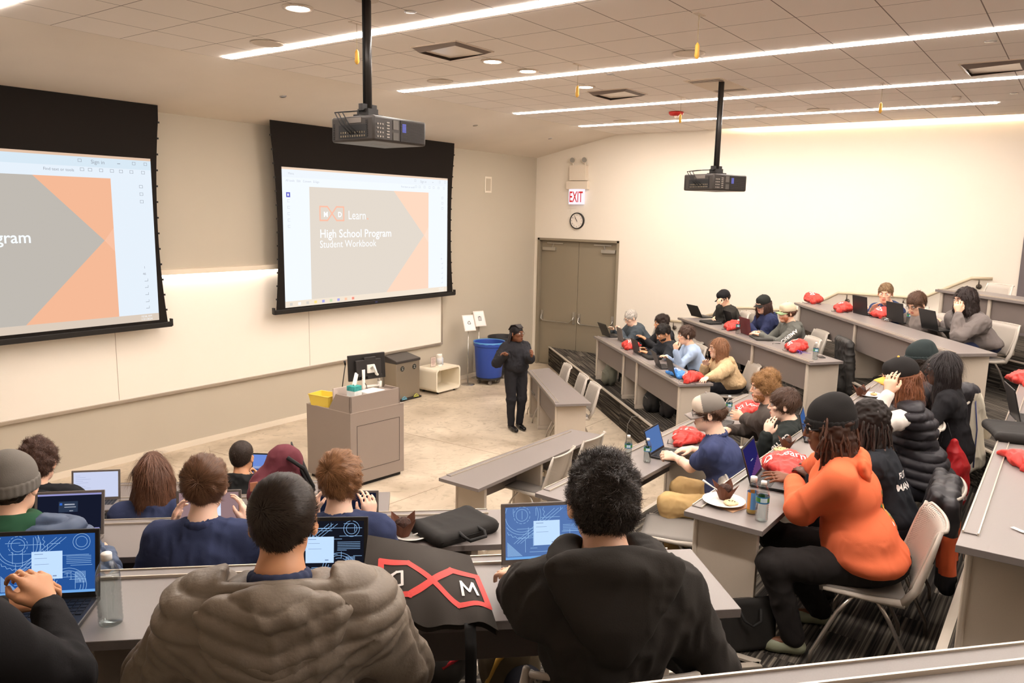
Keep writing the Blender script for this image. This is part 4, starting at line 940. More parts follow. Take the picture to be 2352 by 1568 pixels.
# ------------------------------------------------------------------ small things on the desks
lid = M('black laptop shell', (34,33,33), .4); lidg = M('grey laptop shell', (112,104,98), .4); keym = M('laptop keys', (22,22,23), .5)
def laptop(x, y, z, rz, label, w_=.31, d_=.215, open_=105, shell=None, scr=None, kind='plain', gl=1.0, name='laptop', deck=None, lw=None):
    T = thing(name, label, 'laptop', (x, y, z+.0015), rz); sh = shell or lid
    MB().box((0, -d_/2, .009), (w_, d_, .016)).build('base', [deck or sh], T, bev=.004)
    f = MB(); 
    for r in range(5):
        for c in range(13): f.box((-w_*.42+c*w_*.07, -d_*.13-r*d_*.092, .0182), (w_*.058, d_*.075, .002))
    f.build('keyboard', [keym], T); MB().box((0, -d_*.80, .0176), (w_*.32, d_*.26, .0012)).build('touchpad', [M('touchpad', (48,46,46), .3)], T)
    R = Matrix.Rotation(math.radians(open_-90)*-1, 3, 'X'); O = Vector((0, -.004, .014)); lh = d_*.98 if lw is None else lw
    def q(a, b, c=0): return O+R@Vector((a, c, b))
    f = MB(); f.box(q(0, lh/2), (w_, .008, lh), R=R); L = f.build('lid', [sh], T, bev=.003)
    sw, s0, s1 = w_*.455, lh*.09, lh*.94; dd = -.0046
    f = MB(); col = {'plain': (70,105,165), 'blue': (86,118,175), 'doc': (205,212,240), 'dark': (22,26,44), 'print': (38,82,150), 'printd': (22,24,34), 'pic': (150,122,125), 'purple': (38,34,92), 'off': (12,12,14), 'sky': (110,140,215)}[kind if scr is None else scr]
    f.quad(q(-sw, s0, dd), q(sw, s0, dd), q(sw, s1, dd), q(-sw, s1, dd)); S = f.build('screen', [emit('screen %d %d %d' % col, col, gl)], L)
    def rect(f, a, b, c, e, l=.0008):   # in screen fractions
        X = lambda t: -sw+2*sw*t; Y = lambda t: s0+(s1-s0)*t; f.quad(q(X(a), Y(b), dd-l), q(X(c), Y(b), dd-l), q(X(c), Y(e), dd-l), q(X(a), Y(e), dd-l))
    if kind in ('print', 'printd'):
        f = MB(); asp = (s1-s0)/(2*sw); rn = random.Random(int(x*100)); lc = .0035
        def ln(a, b, c, e, wd=.005):
            dx, dy = c-a, (e-b)*asp; l = math.hypot(dx, dy)+1e-9; nx, ny = -dy/l*wd/2, dx/l*wd/2/asp; X = lambda t: -sw+2*sw*t; Y = lambda t: s0+(s1-s0)*t
            f.quad(*[q(X(a_), Y(b_), dd-.0005) for a_, b_ in ((a+nx, b+ny), (a-nx, b-ny), (c-nx, e-ny), (c+nx, e+ny))])
        def circ(cx, cy, r, n=40, gap=0, wd=.005):
            for i in range(n):
                if gap and i % gap == 0: continue
                a0, a1 = 2*PI*i/n, 2*PI*(i+1)/n; p0 = (cx+r*math.cos(a0), cy+r*math.sin(a0)/asp); p1 = (cx+r*math.cos(a1), cy+r*math.sin(a1)/asp)
                if 0 < p0[0] < 1 and 0 < p0[1] < 1 and 0 < p1[0] < 1 and 0 < p1[1] < 1: ln(*p0, *p1, wd)
        for r in (.07,.10,.20,.23): circ(.2, .84, r, gap=0 if r != .10 else 3)
        for i in range(60):
            a = 2*PI*i/60; r0 = .26+.02*(i % 2); p0 = (.2+r0*math.cos(a), .84+r0*math.sin(a)/asp); a2 = 2*PI*(i+1)/60; p1 = (.2+(.26+.02*((i+1) % 2))*math.cos(a2), .84+(.26+.02*((i+1) % 2))*math.sin(a2)/asp)
            if all(0 < t < 1 for t in p0+p1): ln(*p0, *p1)
        circ(.72, .13, .13, gap=4); circ(.72, .13, .16); circ(.72,.13,.19); circ(.86, .86, .06); circ(.86,.86,.09)
        for i in range(14): ln(.80+.012*i, .16, .74+.012*i+.06, .36) if i < 9 else None
        for i in range(16): ln(.02, .06+.018*i, .02+.012*i, .06) if i % 1 == 0 else None
        for k in range(26):
            a, b = rn.uniform(.02,.9), rn.uniform(.04,.96)
            if rn.random() < .55: ln(a, b, min(.98, a+rn.uniform(.08,.4)), b)
            else: ln(a, b, a, min(.97, b+rn.uniform(.06,.3)))
        for k in range(5): ln(.70, .50+.03*k, .96, .50+.03*k)
        for k in range(3): ln(.1+.04*k, .3, .6+.05*k, .95)
        f.build('drawing_lines', [emit('screen line', (150,190,235), .9*gl)], S)
        f = MB(); rect(f, .34, .25, .66, .72, .0011); f.mat(1); rect(f, .37, .67, .46, .68, .0014); rect(f, .56, .29, .60, .31, .0014); rect(f, .37, .60, .5, .606, .0014); rect(f, .37, .5, .52, .506, .0014); f.mat(2); rect(f, 0, 0, 1, .045, .0009)
        f.build('dialog_window', [emit('dialog', (185,212,245), 1.1*gl), emit('dialog grey', (120,140,175), gl), emit('task bar', (110,165,225), gl)], S)
    if kind == 'doc':
        f = MB(); 
        for i in range(10): rect(f, .05, .86-.07*i, .05+.1+.3*((i*7) % 5)/5, .868-.07*i)
        f.build('text_lines', [emit('doc text', (150,160,195), gl)], S)
    if kind == 'dark':
        f = MB(); rect(f, 0, .955, 1, 1); rect(f, .4, .02, .98, .085); f.mat(1); rect(f, .33, .52, .63, .80); f.mat(2); rect(f, .42, .70, .58, .735); rect(f, .42, .64, .60, .66); rect(f, .5, .54, .56, .56); f.mat(3); rect(f, .345, .7, .385, .76); f.mat(4); rect(f, .55, .03, .59, .075); f.mat(3); rect(f, .66, .03, .70, .075); f.mat(5); rect(f, .72, .03, .76, .075)
        f.build('desktop_items', [emit('menu bar', (150,150,205), gl), emit('panel dark', (44,56,78), gl), emit('pale text', (170,175,190), gl), emit('icon blue', (50,110,220), gl), emit('icon red', (220,80,90), gl), emit('icon white', (220,225,235), gl)], S)
    if kind == 'pic':
        f = MB(); rect(f, .62, .25, .70, .78); f.build('dialog_window', [emit('dialog white', (215,225,250), 1.1*gl)], S)
    if kind == 'sky':
        f = MB(); rect(f, 0, 0, 1, .3); f.mat(1); rect(f, 0, .3, 1, .42); f.build('picture', [emit('hill blue', (60,85,150), gl), emit('haze blue', (150,165,205), gl)], S)
    if kind == 'purple':
        f = MB()
        for i in range(10): rect(f, .1*i, 0, .1*i+.1, .05+.045*i)
        f.mat(1); rect(f, .35, .48, .55, .51); f.build('picture', [emit('dusk pink', (98,60,112), gl), emit('pale text', (170,175,190), gl)], S)
    return T
capw = M('white bottle cap', (238,236,230), .4); plast = clear_mat('clear bottle plastic', (244,246,246), .35, .03); waterm = clear_mat('still water', (236,240,240), .18, .02)
def make_bottle(lab):
    T = thing('water_bottle', 'x', 'bottle'); pr = [(.024,.0),(.031,.004),(.0325,.012)]
    for i in range(7): z = .02+i*.011; pr += [(.0325,z),(.0305,z+.0055)]
    pr += [(.0325,.10),(.0325,.135),(.0315,.145),(.029,.158),(.0235,.172),(.0165,.184),(.0125,.190),(.0125,.196)]
    MB().lathe(pr, 24).build('shell', [plast], T, smooth=True); MB().lathe([(r*.94, z) for r, z in pr if z < .15 and z > .003], 20).build('water', [waterm], T, smooth=True)
    MB().lathe([(.0145,.190),(.0145,.207),(.013,.209),(0,.2095)], 20).build('cap', [capw], T, smooth=True)
    if lab:
        f = MB(); n = 24
        for i in range(n):
            a0, a1 = 2*PI*i/n, 2*PI*(i+1)/n; f.mat(0 if (i//4) % 2 == 0 else 1); zz = (.104,.128) ; r = .0331
            f.quad(*[(r*math.cos(a), r*math.sin(a), z) for a, z in ((a0,.106),(a1,.106),(a1,.128),(a0,.128))]); f.mat(2)
            f.quad(*[(r*math.cos(a), r*math.sin(a), z) for a, z in ((a0,.128),(a1,.128),(a1,.134),(a0,.134))]); f.quad(*[(r*math.cos(a), r*math.sin(a), z) for a, z in ((a0,.099),(a1,.099),(a1,.106),(a0,.106))])
        f.build('label', [M('label green', (70,130,60), .5), M('label pale', (190,214,222), .5), M('label blue', (40,110,160), .5)], T)
    return T
BT = {}
def bottle(x, y, z, label, lab=True, s=1., rz=0.):
    if lab not in BT: o = BT[lab] = make_bottle(lab)
    else: o = copy_tree(BT[lab])
    o.location = (x, y, z+.001); o.rotation_euler = (0, 0, rz); o.scale = (s, s, s); o['label'] = label; o['group'] = 'plastic water bottles'; return o
redm = M('red bag cloth', (198,58,50), .5, spec=.35, bump=(60,.25,.006)); whitem = M('white print', (240,232,226), .6); blackc = M('black cord', (22,22,22), .7)
def bag(x, y, z, rz, label, L=.36, W=.24, Hh=.13, mat=None, seed=1, txt='Learn', trz=0., tsz=.075, toff=(-.09,.0), cord=True, logo=True):
    T = thing('drawstring_bag', label, 'bag', (x, y, z+.001), rz, group='drawstring bags' if mat is None else None); rn = np.random.default_rng(seed); sh = Shape()
    Hh = Hh*.85
    sh.ell((0,0,Hh*.34), (L*.47, W*.46, Hh*.42), .04)
    for i in range(6):
        a = rn.uniform(0, 6.28); rr = rn.uniform(.15, .7); sh.ell((math.cos(a)*L*.36*rr, math.sin(a)*W*.34*rr, Hh*rn.uniform(.3,.55)), (L*rn.uniform(.14,.26), W*rn.uniform(.16,.28), Hh*rn.uniform(.3,.48)), .03, Rz(rn.uniform(0,3)))
    for sy in (-1, 1): sh.cap((L*.30, sy*W*.30, .02), .03, (L*.47, sy*W*.42, .014), .014, .03)
    sh.cap((-L*.38,0,Hh*.25), .035, (-L*.52,0,Hh*.15), .022, .03); sh.cap((-L*.52,0,Hh*.15), .018, (-L*.60,.02,Hh*.22), .035, .01)
    sh.cut(lambda X, Y, Z: -Z+.001+0*X+0*Y)
    def post(V, Q):
        N = normals(V, Q); P2 = V*np.array([.7,1.4,1])+np.stack([vnoise(V, 7, seed+i) for i in range(3)], 1)*.05; r = 1-np.abs(vnoise(P2, 15, seed))*2.4; r2 = 1-np.abs(vnoise(P2, 34, seed+5))*2.4
        V = V+N*(np.maximum(r,-1)*.010+np.maximum(r2,-1)*.004)[:,None]; V[:,2] = np.maximum(V[:,2], .0); return V
    S = blob('sack', sh, .006, mat or redm, T, 1, post=post)
    its = []
    if txt:
        vs, fs = text_polys(txt, tsz, .0006); c, s_ = math.cos(trz), math.sin(trz); its.append(([(toff[0]+v[0]*c-v[1]*s_, toff[1]+v[0]*s_+v[1]*c) for v in vs], fs, 0))
    if logo:   # two facing brackets crossing in the middle
        out = []; fc = []; w_ = .007; sc = tsz*1.0
        pts = [(-.9,.5),(-.35,.5),(0,.0),(.35,-.5),(.9,-.5),(.9,.5),(.35,.5),(0,0),(-.35,-.5),(-.9,-.5),(-.9,.5)]
        for (a, b), (c, d) in zip(pts[:-1], pts[1:]):
            l = math.hypot(c-a, d-b); nx, ny = -(d-b)/l*.12, (c-a)/l*.12; k = len(out)
            for j in range(5):
                t = j/4; px_, py_ = a+(c-a)*t, b+(d-b)*t; out += [(px_+nx, py_+ny), (px_-nx, py_-ny)]
            fc += [(k+2*j, k+2*j+1, k+2*j+3, k+2*j+2) for j in range(4)]
        cc, ss = math.cos(trz), math.sin(trz); ox, oy = toff[0]-.02, toff[1]+tsz*.35
        O2 = [(p[0]*sc*.55-sc*.6, p[1]*sc*.55) for p in out]; its.append(([(ox+p[0]*cc-(p[1]+0)*ss, oy+p[0]*ss+p[1]*cc) for p in O2], fc, 0))
    if its: decal('print', its, (0,0,0), (1,0,0), (0,1,0), S, [whitem], S, .0025)
    if cord:
        f = MB(); f.tube([(-L*.5,.02,Hh*.3),(-L*.62,.05,.02),(-L*.5,.13,.006),(-L*.2,W*.56,.006)], .0028, 6); f.tube([(-L*.5,-.02,Hh*.3),(-L*.66,-.03,.02),(-L*.6,-.1,.006)], .0028, 6); f.build('cord', [blackc], T, smooth=True)
    return T
blk = M('black neoprene', (40,38,36), .75, spec=.2, bump=(400,.2,.001)); webb = M('black webbing', (24,23,22), .8)
def sleeve(x, y, z, rz, label, L=.36, W=.25, t=.04, col=None, handle=True, tilt=0.):
    T = thing('laptop_sleeve', label, 'sleeve', (x, y, z+.001), rz); sh = Shape(); c = .02
    for sx in (-1, 1):
        sh.cap((sx*(L/2-.04), -W/2+.04, t/2+.002), t/2, (sx*(L/2-.04), W/2-.04, t/2+.002), t/2, .03)
    for i in range(9):
        xx = -L/2+.05+(L-.1)*i/8; sh.cap((xx, -W/2+.03, t/2), t/2, (xx, W/2-.03, t/2), t/2, .03)
    sh.cut(lambda X, Y, Z: -Z+.0005+0*X+0*Y); m_ = col or blk
    S = blob('case', sh, .006, m_, T, 2, (.0022, 7), 4)
    f = MB(); pts = [(L/2*math.cos(a)*1.01 if abs(math.cos(a)) < .0 else 0, 0, 0) for a in (0,)]
    q = [(-L/2+.03,-W/2-.0,t*.55),(L/2-.03,-W/2-.0,t*.55),(L/2-.004,-W/2+.03,t*.55),(L/2+.0,W/2-.03,t*.55)]; f.tube(q, .0035, 6); f.build('zip', [webb], T, smooth=True)
    if handle:
        f = MB(); f.tube([(-.06,-W/2+.02,t*.9),(-.065,-W/2-.03,t*.8),(-.05,-W/2-.065,t*.6),(.05,-W/2-.065,t*.6),(.065,-W/2-.03,t*.8),(.06,-W/2+.02,t*.9)], .009, 8); f.build('handle', [webb], T, smooth=True)
    return T
def plate(x, y, z, label, r=.115):
    T = thing('plate', label, 'plate', (x, y, z+.001)); MB().lathe([(0,.004),(r*.62,.004),(r*.75,.012),(r,.02),(r,.023),(r*.74,.015),(r*.6,.007),(0,.007)], 40).build('disc', [M('white paper plate', (240,236,228), .5)], T, smooth=True); return T
def muffin(x, y, z, label, wrap=True, s=1.):
    T = thing('muffin', label, 'muffin', (x, y, z)); sh = Shape(); sh.ell((0,0,.048*s), (.034*s,.034*s,.028*s), .01); sh.cap((0,0,.02*s), .022*s, (0,0,.04*s), .028*s, .01)
    blob('cake', sh, .004, M('chocolate cake', (58,34,24), .8, noise=(90, .5), bump=(60,.8,.01)), T, 1, (.004, 40), 2, (1,1,1))
    if wrap:
        f = MB(); n = 16
        for i in range(n):
            a0, a1 = 2*PI*i/n, 2*PI*(i+1)/n; z0 = lambda k: (.088,.064,.046,.064)[k % 4]*s; r0 = lambda k: (.070,.054,.042,.054)[k % 4]*s
            f.quad((.026*s*math.cos(a0), .026*s*math.sin(a0), 0), (.026*s*math.cos(a1), .026*s*math.sin(a1), 0), (r0(i+1)*math.cos(a1), r0(i+1)*math.sin(a1), z0(i+1)), (r0(i)*math.cos(a0), r0(i)*math.sin(a0), z0(i)))
        f.build('paper_cup', [M('brown baking paper', (96,56,38), .8)], T, solid=.001)
    return T
def cookie(x, y, z, label, r=.04, col=(214,178,128)):
    T = thing('cookie', label, 'cookie', (x, y, z)); sh = Shape(); sh.ell((0,0,.010), (r,r,.012), .01); blob('crumb', sh, .004, M('baked dough %d' % col[0], col, .8, noise=(60,.15), bump=(80,.6,.006)), T, 1, (.003, 50), 3, (1,1,1))
    f = MB(); rn = random.Random(int(r*1000))
    for i in range(5): a = rn.uniform(0, 6.28); q = rn.uniform(.2,.7)*r; f.ball((q*math.cos(a), q*math.sin(a), .0205), .005, 6)
    f.build('chocolate_chips', [M('chocolate', (60,36,24), .5)], T, smooth=True); return T
# ------------------------------------------------------------------ projection screens
SCM = M('black screen masking', (34,30,27), .85, spec=.1); barm = M('black screen bar', (28,25,22), .45)
E1 = 1.06
def screen(label, x0, x1, img, inner, left=False):
    """x0,x1 outer edges; img = (x0,x1,z0,z1) picture"""
    y = -.25; T = thing('projection_screen', label, 'screen', ((x0+x1)/2, y, 1.75)); zt, zb = 4.392, 1.76; f = MB(); n = 16
    wst = lambda v: .055*math.sin(PI*(v*.85+.15))*0+.09*(1-(2*v-.9)**2)*.9
    a = lambda v: x0+max(0, wst(v)) if v < 1 else x0; b = lambda v: x1-max(0, wst(v))
    for i in range(n):
        v0, v1 = i/n, (i+1)/n; z0, z1 = zb+(zt-zb)*v0, zb+(zt-zb)*v1
        f.box(((a(v0)+b(v0))/2, y, (z0+z1)/2), (0,0,0)) if False else f._add([(a(v0),y,z0),(b(v0),y,z0),(b(v1),y,z1),(a(v1),y,z1),(a(v0),y+.004,z0),(b(v0),y+.004,z0),(b(v1),y+.004,z1),(a(v1),y+.004,z1)], [(0,1,2,3),(4,7,6,5),(0,3,7,4),(1,5,6,2)])
    f.build('masking', [SCM], T, world=True)
    MB().bx(x0-.03, x1+.03, y-.025, y+.025, 1.70, 1.765).build('bottom_bar', [barm], T, world=True, bev=.006)
    for xx in (x0-.03, x1+.03): MB().box((xx, y, 1.755), (.02,.05,.09)).build('end_cap', [barm], T, world=True)
    f = MB()
    for k in (0, 1):
        e = a if k == 0 else b
        for i in range(13):
            v = .06+i*.072; z = zb+(zt-zb)*v; MB_ = f.box((e(v)+(-.008 if k == 0 else .008), y, z), (.018,.012,.022))
    f.build('tension_tabs', [barm], T, world=True)
    ix0, ix1, iz0, iz1 = img; W, HH = ix1-ix0, iz1-iz0; yy = y-.003
    def Q(f, u0, v0, u1, v1, l=0.): f.quad((ix0+W*u0, yy-l, iz0+HH*v0), (ix0+W*u1, yy-l, iz0+HH*v0), (ix0+W*u1, yy-l, iz0+HH*v1), (ix0+W*u0, yy-l, iz0+HH*v1))
    def PG(f, pts, l): f.poly([(ix0+W*u, yy-l, iz0+HH*v) for u, v in pts])
    if left: C = dict(bg=(226,236,246), slide=(188,182,174), org=(240,182,148), white=(245,250,255), grey=(150,155,165), task=(216,200,184), tab=(212,228,240), top=(222,190,165), lg=(200,208,218))
    else: C = dict(bg=(240,246,252), slide=(224,214,202), org=(253,214,190), white=(252,254,255), grey=(196,200,210), task=(240,226,208), tab=(236,242,248), top=(236,208,184), lg=(222,226,232))
    e_ = lambda k: emit(('left ' if left else 'right ')+k, C[k], E1)
    f = MB(); Q(f, 0, 0, 1, 1); f.mat(1); Q(f, 0, .985, 1, 1, .0005); f.mat(2); Q(f, 0, .93, 1, .985, .0005); f.mat(3); Q(f, .135, .045, .86, .87, .001); f.mat(4)
    PG(f, [(.623,.87),(.86,.87),(.86,.58),(.828,.506)], .0015); PG(f, [(.828,.506),(.86,.58),(.86,.045),(.572,.045)], .0015); f.mat(5); Q(f, 0, 0, 1, .045, .002); f.mat(6)
    PG(f, [(.86,.58),(.828,.506),(.86,.44)], .0017)
    pic = f.build('projected_picture', [e_('bg'), e_('top'), e_('tab'), e_('slide'), e_('org'), e_('task'), emit(('left ' if left else 'right ')+'org2', (244,190,160) if left else (254,220,200), E1)], T, world=True)
    tx = lambda s, u, v, sz, m_, b=0., al='LEFT', sx=1.: text('projected_text', s, sz, m_, (ix0+W*u, yy-.003, iz0+HH*v), (1,0,0), (0,0,1), T, bold=b, align=al, sx=sx)
    tx('High School Program', .184, .50, .175, e_('white'), .0020, sx=.985); tx('Student Workbook', .183, .425, .155, e_('white'), 0, sx=.93); tx('Learn', .342, .638, .19, e_('white'), .0, sx=.86)
    tx('M', .207, .655, .105, e_('white'), .004); tx('D', .285, .655, .105, e_('white'), .004)
    lg = MB(); m_ = emit(('left ' if left else 'right ')+'logo', (236,160,125) if left else (250,190,165), E1); u0, u1, v0, v1 = .188, .318, .628, .73; c1, c2 = .228, .278; md = .253; t = .006; tv = .012
    def seg(p, q):
        a_ = np.array(p)*[W, HH]; b_ = np.array(q)*[W, HH]; d = (b_-a_)/np.linalg.norm(b_-a_); nn = np.array([-d[1], d[0]])*.011; pts = [a_+nn-d*.008, a_-nn-d*.008, b_-nn+d*.008, b_+nn+d*.008]; lg.quad(*[(ix0+p_[0], yy-.0035, iz0+p_[1]) for p_ in pts])
    vm = (v0+v1)/2
    for p, q in (((u0,v0),(u0,v1)),((u0,v1),(c1,v1)),((c1,v1),(c2,v0)),((c2,v0),(u1,v0)),((u1,v0),(u1,v1)),((u1,v1),(c2,v1)),((c2,v1),(c1,v0)),((c1,v0),(u0,v0))): seg(p, q)
    lg.build('projected_logo', [m_], T, world=True); tx('.', .452, .638, .19, m_, .002)
    g = e_('grey'); tx('Sign in', .80, .950, .06, g); tx('Find text or tools', .655 if left else .67, .90, .045, g); tx('Menu', .03, .95, .045, g); tx('All tools   Edit   Convert   E-Sign', .017, .90, .045, g)
    tx('10:56 AM', .935, .026, .035, e_('white')); tx('1/31/2024', .935, .008, .035, e_('white')); tx('1', .955, .33, .04, g); tx('46', .95, .29, .04, g)
    f = MB()
    for u, v in ((.76,.955),(.885,.956),(.935,.956),(.975,.956)): Q(f, u, v, u+.010, v+.004, .003) if u == .885 else [Q(f, u, v, u+.011, v+.002, .003), Q(f, u, v+.016, u+.011, v+.018, .003), Q(f, u, v, u+.0012, v+.018, .003), Q(f, u+.010, v, u+.0112, v+.018, .003)]
    for u in (.765,.79,.825,.86,.89,.925,.965): [Q(f, u, .905, u+.012, .907, .003), Q(f, u, .921, u+.012, .923, .003), Q(f, u, .905, u+.0012, .923, .003), Q(f, u+.011, .905, u+.0122, .923, .003)]
    for v in (.80,.755,.71,.665,.62,.575) if not left else (): pass
    for v in (.82,.775,.73): [Q(f, .955, v, .967, v+.002, .003), Q(f, .955, v+.016, .967, v+.018, .003), Q(f, .955, v, .9562, v+.018, .003), Q(f, .966, v, .9672, v+.018, .003)]
    for v in (.755,.71,.665,.62,.575): [Q(f, .023, v, .035, v+.002, .003), Q(f, .023, v+.016, .035, v+.018, .003), Q(f, .023, v, .0242, v+.018, .003)]
    for v in (.25,.21,.165,.12,.08): [Q(f, .955, v, .966, v+.0025, .003), Q(f, .966, v, .9672, v+.016, .003)]
    f.build('projected_icons', [e_('grey')], T, world=True)
    f = MB(); Q(f, .018, .79, .038, .825, .003); f.mat(1); Q(f, .024, .80, .031, .815, .0035)
    for i in range(9): f.mat([2,1,2,3,4,5,4,6,7][i]); Q(f, .022+.042*i, .012, .036+.042*i, .032, .003)
    for k in range(1): f.mat(8); Q(f, .352, .006, .372, .040, .0028)
    f.build('projected_buttons', [emit('proj blue', (110,110,205), E1), emit('proj white', (250,250,252), E1), emit('proj pale', (214,208,200), E1), emit('proj yellow', (250,224,140), E1), emit('proj indigo', (170,170,230), E1), emit('proj green', (200,220,180), E1), emit('proj orange', (252,200,170), E1), emit('proj red', (240,150,130), E1), emit('proj blush', (252,226,212), E1)], T, world=True)
    MB().box(((x0+x1)/2, y-.027, 1.733), (.05,.003,.02)).build('maker_plate', [M('maker plate blue', (60,60,110), .4)], T, world=True)
    return T
screen('projection screen in the middle of the front wall showing the whole High School Program slide', -6.80, -2.93, (-6.63,-3.11,1.785,3.775), None)
screen('projection screen at the left edge of the photo, its slide cut off by the frame', -12.3, -8.40, (-12.05,-8.53,1.80,3.755), None, True)
# ------------------------------------------------------------------ lectern and things on it
bl, bm, br_ = at(707.65,1087,.03)[:2], at(807,1119,.03)[:2], at(928,1083,.03)[:2]; lm_ = M('taupe laminate', (146,132,122), .5, noise=(300,.03)); lm2 = M('taupe laminate edge', (176,160,148), .5)
ux = br_-bm; W = np.linalg.norm(ux); ux /= W; uy = bl-bm; D = np.linalg.norm(uy); uy /= D; an = math.atan2(ux[1], ux[0])
LC = thing('lectern', 'large taupe laminate teaching lectern on the concrete floor left of the woman', 'lectern', (*((bl+br_)/2), 0), an)
q = lambda a, b, z: Vector((*(bm+ux*a+uy*b), z))
def hexb(f, pts, z0, z1): f.prism([tuple((bm+ux*a+uy*b)) for a, b in pts], z0, z1)
LH = .905
f = MB(); hexb(f, [(.03,.03),(W-.03,.03),(W-.03,D-.03),(.03,D-.03)], 0, .05); f.build('plinth', [M('black plinth', (30,28,26), .7)], LC, world=True)
f = MB(); hexb(f, [(0,0),(W,0),(W,D),(0,D)], .045, LH); f.build('cabinet', [lm_], LC, world=True, bev=.003)
f = MB(); hexb(f, [(-.001,-.002),(.003,-.002),(.003,D),(-.001,D)], LH-.004, LH+.004); hexb(f, [(0,-.003),(W,-.003),(W,.01),(0,.01)], LH-.004, LH+.004); f.build('edge_band', [lm2], LC, world=True)
f = MB(); g0, g1, z0, z1 = .09, W-.07, .20, .74
for a, b, c, d in ((g0,z0,g1,z0),(g0,z1,g1,z1),(g0,z0,g0,z1),(g1,z0,g1,z1)):
    p = q((a+c)/2, -.0015, (b+d)/2); f.box(p, (max(abs(c-a), .004), .003, max(abs(d-b), .004)), an)
f.build('door_gap', [M('door gap', (70,62,56), .8)], LC, world=True)
# hutch: sloping left cheek, front board, right cheek, recessed shelf
ht = 1.10; f = MB()
A = [q(.0,.0,LH),q(.0,.37,LH),q(.0,.24,ht),q(.0,.0,ht)]; off = Vector((*ux*.02, 0)); f._add(A+[p+off for p in A], [(0,1,2,3),(4,7,6,5),(0,3,7,4),(1,5,6,2),(3,2,6,7),(0,4,5,1)])
f.build('cheek', [lm_], LC, world=True); f = MB(); off2 = Vector((*ux*(W-.08), 0)); f._add([p+off2 for p in A]+[p+off2+off for p in A], [(0,1,2,3),(4,7,6,5),(0,3,7,4),(1,5,6,2),(3,2,6,7),(0,4,5,1)]); f.build('cheek', [lm_], LC, world=True)
f = MB(); hexb(f, [(0,0),(W-.06,0),(W-.06,.02),(0,.02)], LH, ht); f.build('front_board', [lm_], LC, world=True, bev=.002)
f = MB(); hexb(f, [(.02,.02),(W-.08,.02),(W-.08,.26),(.02,.26)], ht-.05, ht-.03); f.build('shelf', [lm_], LC, world=True)
f = MB(); hexb(f, [(.02,.30),(.30,.30),(.30,.32),(.02,.32)], LH, ht+.05); f.build('riser', [M('pale laminate', (206,190,178), .5)], LC, world=True)
tb = q(.155, .115, ht-.03); T = thing('tissue_box', 'teal and white tissue box with a tissue pulled out, on the lectern', 'box', tb, an+.2)
f = MB(); f.bx(-.06,.06,-.06,.06,0,.07); f.build('lower_box', [M('box white', (225,230,226), .6, noise=(14,.08))], T); f = MB(); f.bx(-.06,.06,-.06,.06,.07,.125); f.build('upper_box', [M('box teal', (60,160,155), .5, noise=(25,.35))], T)
f = MB(); f.grid(lambda u, v: Vector(((u-.5)*.07*(1.1-v*.2)+.06*v, .01*math.sin(u*9)+.0*v+.012*v, .12+.13*v+.02*math.sin(u*6))), 10, 8); f.build('tissue', [M('tissue white', (245,240,232), .8)], T, smooth=True, solid=.002)
pp = q(.42, .14, ht-.03); T = thing('paper', 'loose white paper sheets on top of the lectern', 'paper', pp, an); f = MB(); f.box((0,0,.012), (.26,.19,.022), .15); f.build('sheets', [M('white paper', (240,236,230), .7)], T)
# monitor on arm
mp = q(.53, .30, 0); MZ = ht+.40
T = thing('monitor', 'black computer monitor seen from behind, held on a white arm above the lectern', 'monitor', (mp[0], mp[1], LH)); c1 = at_y(858, 838, mp[1]+.1)
mc = Vector((at_y(844,842,mp[1]))); my = an-.12; Rm = Matrix.Rotation(my, 3, 'Z')@Matrix.Rotation(-.06, 3, 'X'); k_ = lambda a, b, c: mc+Rm@Vector((a, b, c))
blkp = M('black monitor plastic', (36,33,31), .45); wh = M('white arm metal', (228,222,212), .35)
f = MB(); f.box(k_(0,.02,0), (.50,.03,.31), R=Rm); f.build('panel', [blkp], T, world=True, bev=.006); f = MB(); f.box(k_(0,-.012,-.01), (.34,.045,.20), R=Rm); f.box(k_(.02,-.02,.10), (.16,.03,.04), R=Rm); f.box(k_(0.08,-.02,-.12), (.2,.03,.04), R=Rm); f.build('rear_housing', [M('monitor back', (44,40,38), .55)], T, world=True, bev=.006)
f = MB(); f.box(k_(.02,-.045,-.02), (.10,.02,.10), R=Rm); f.build('mount_plate', [wh], T, world=True, bev=.003)
f = MB(); b0 = Vector((mp[0]-.11, mp[1]-.02, LH)); f.tube([b0, b0+Vector((0,0,.42))], .02, 12); e0 = b0+Vector((.26,.0,.19)); f.tube([b0+Vector((0,0,.21)), e0], .018, 10); f.tube([e0+Vector((0,0,-.05)), e0+Vector((0,0,.05))], .028, 12); f.tube([e0, e0+Vector((.0,.02,.12)), k_(.06,-.10,-.08), k_(.04,-.08,.02), k_(.02,-.055,-.02)], .017, 10); f.build('arm', [wh], T, world=True, smooth=True)
f = MB(); f.tube([k_(-.1,-.03,-.12), k_(-.05,-.05,-.22), b0+Vector((.06,0,.15)), b0+Vector((.03,0,.02))], .004, 6); f.build('cable', [blackc], T, world=True, smooth=True)
mq = q(.22, .42, LH); T = thing('microphone', 'black gooseneck microphone standing left of the monitor', 'microphone', mq); h2 = Vector(at_y(793,838,mq[1])); f = MB(); f.tube([mq, mq+Vector((-.01,0,.06)), (mq+h2)/2+Vector((.0,0,.06)), h2], .006, 8); f.build('gooseneck', [blkp], T, world=True, smooth=True); f = MB(); f.tube([h2, h2+Vector((-.01,-.0,.05))], [.012,.014], 10); f.build('capsule', [blkp], T, world=True, smooth=True)
yq = q(.10, .56, LH+.001); T = thing('storage_tray', 'bright yellow plastic storage bin lying in the lectern top', 'tray', yq, an+PI/2+.25); ym = M('yellow plastic bin', (238,208,84), .4)
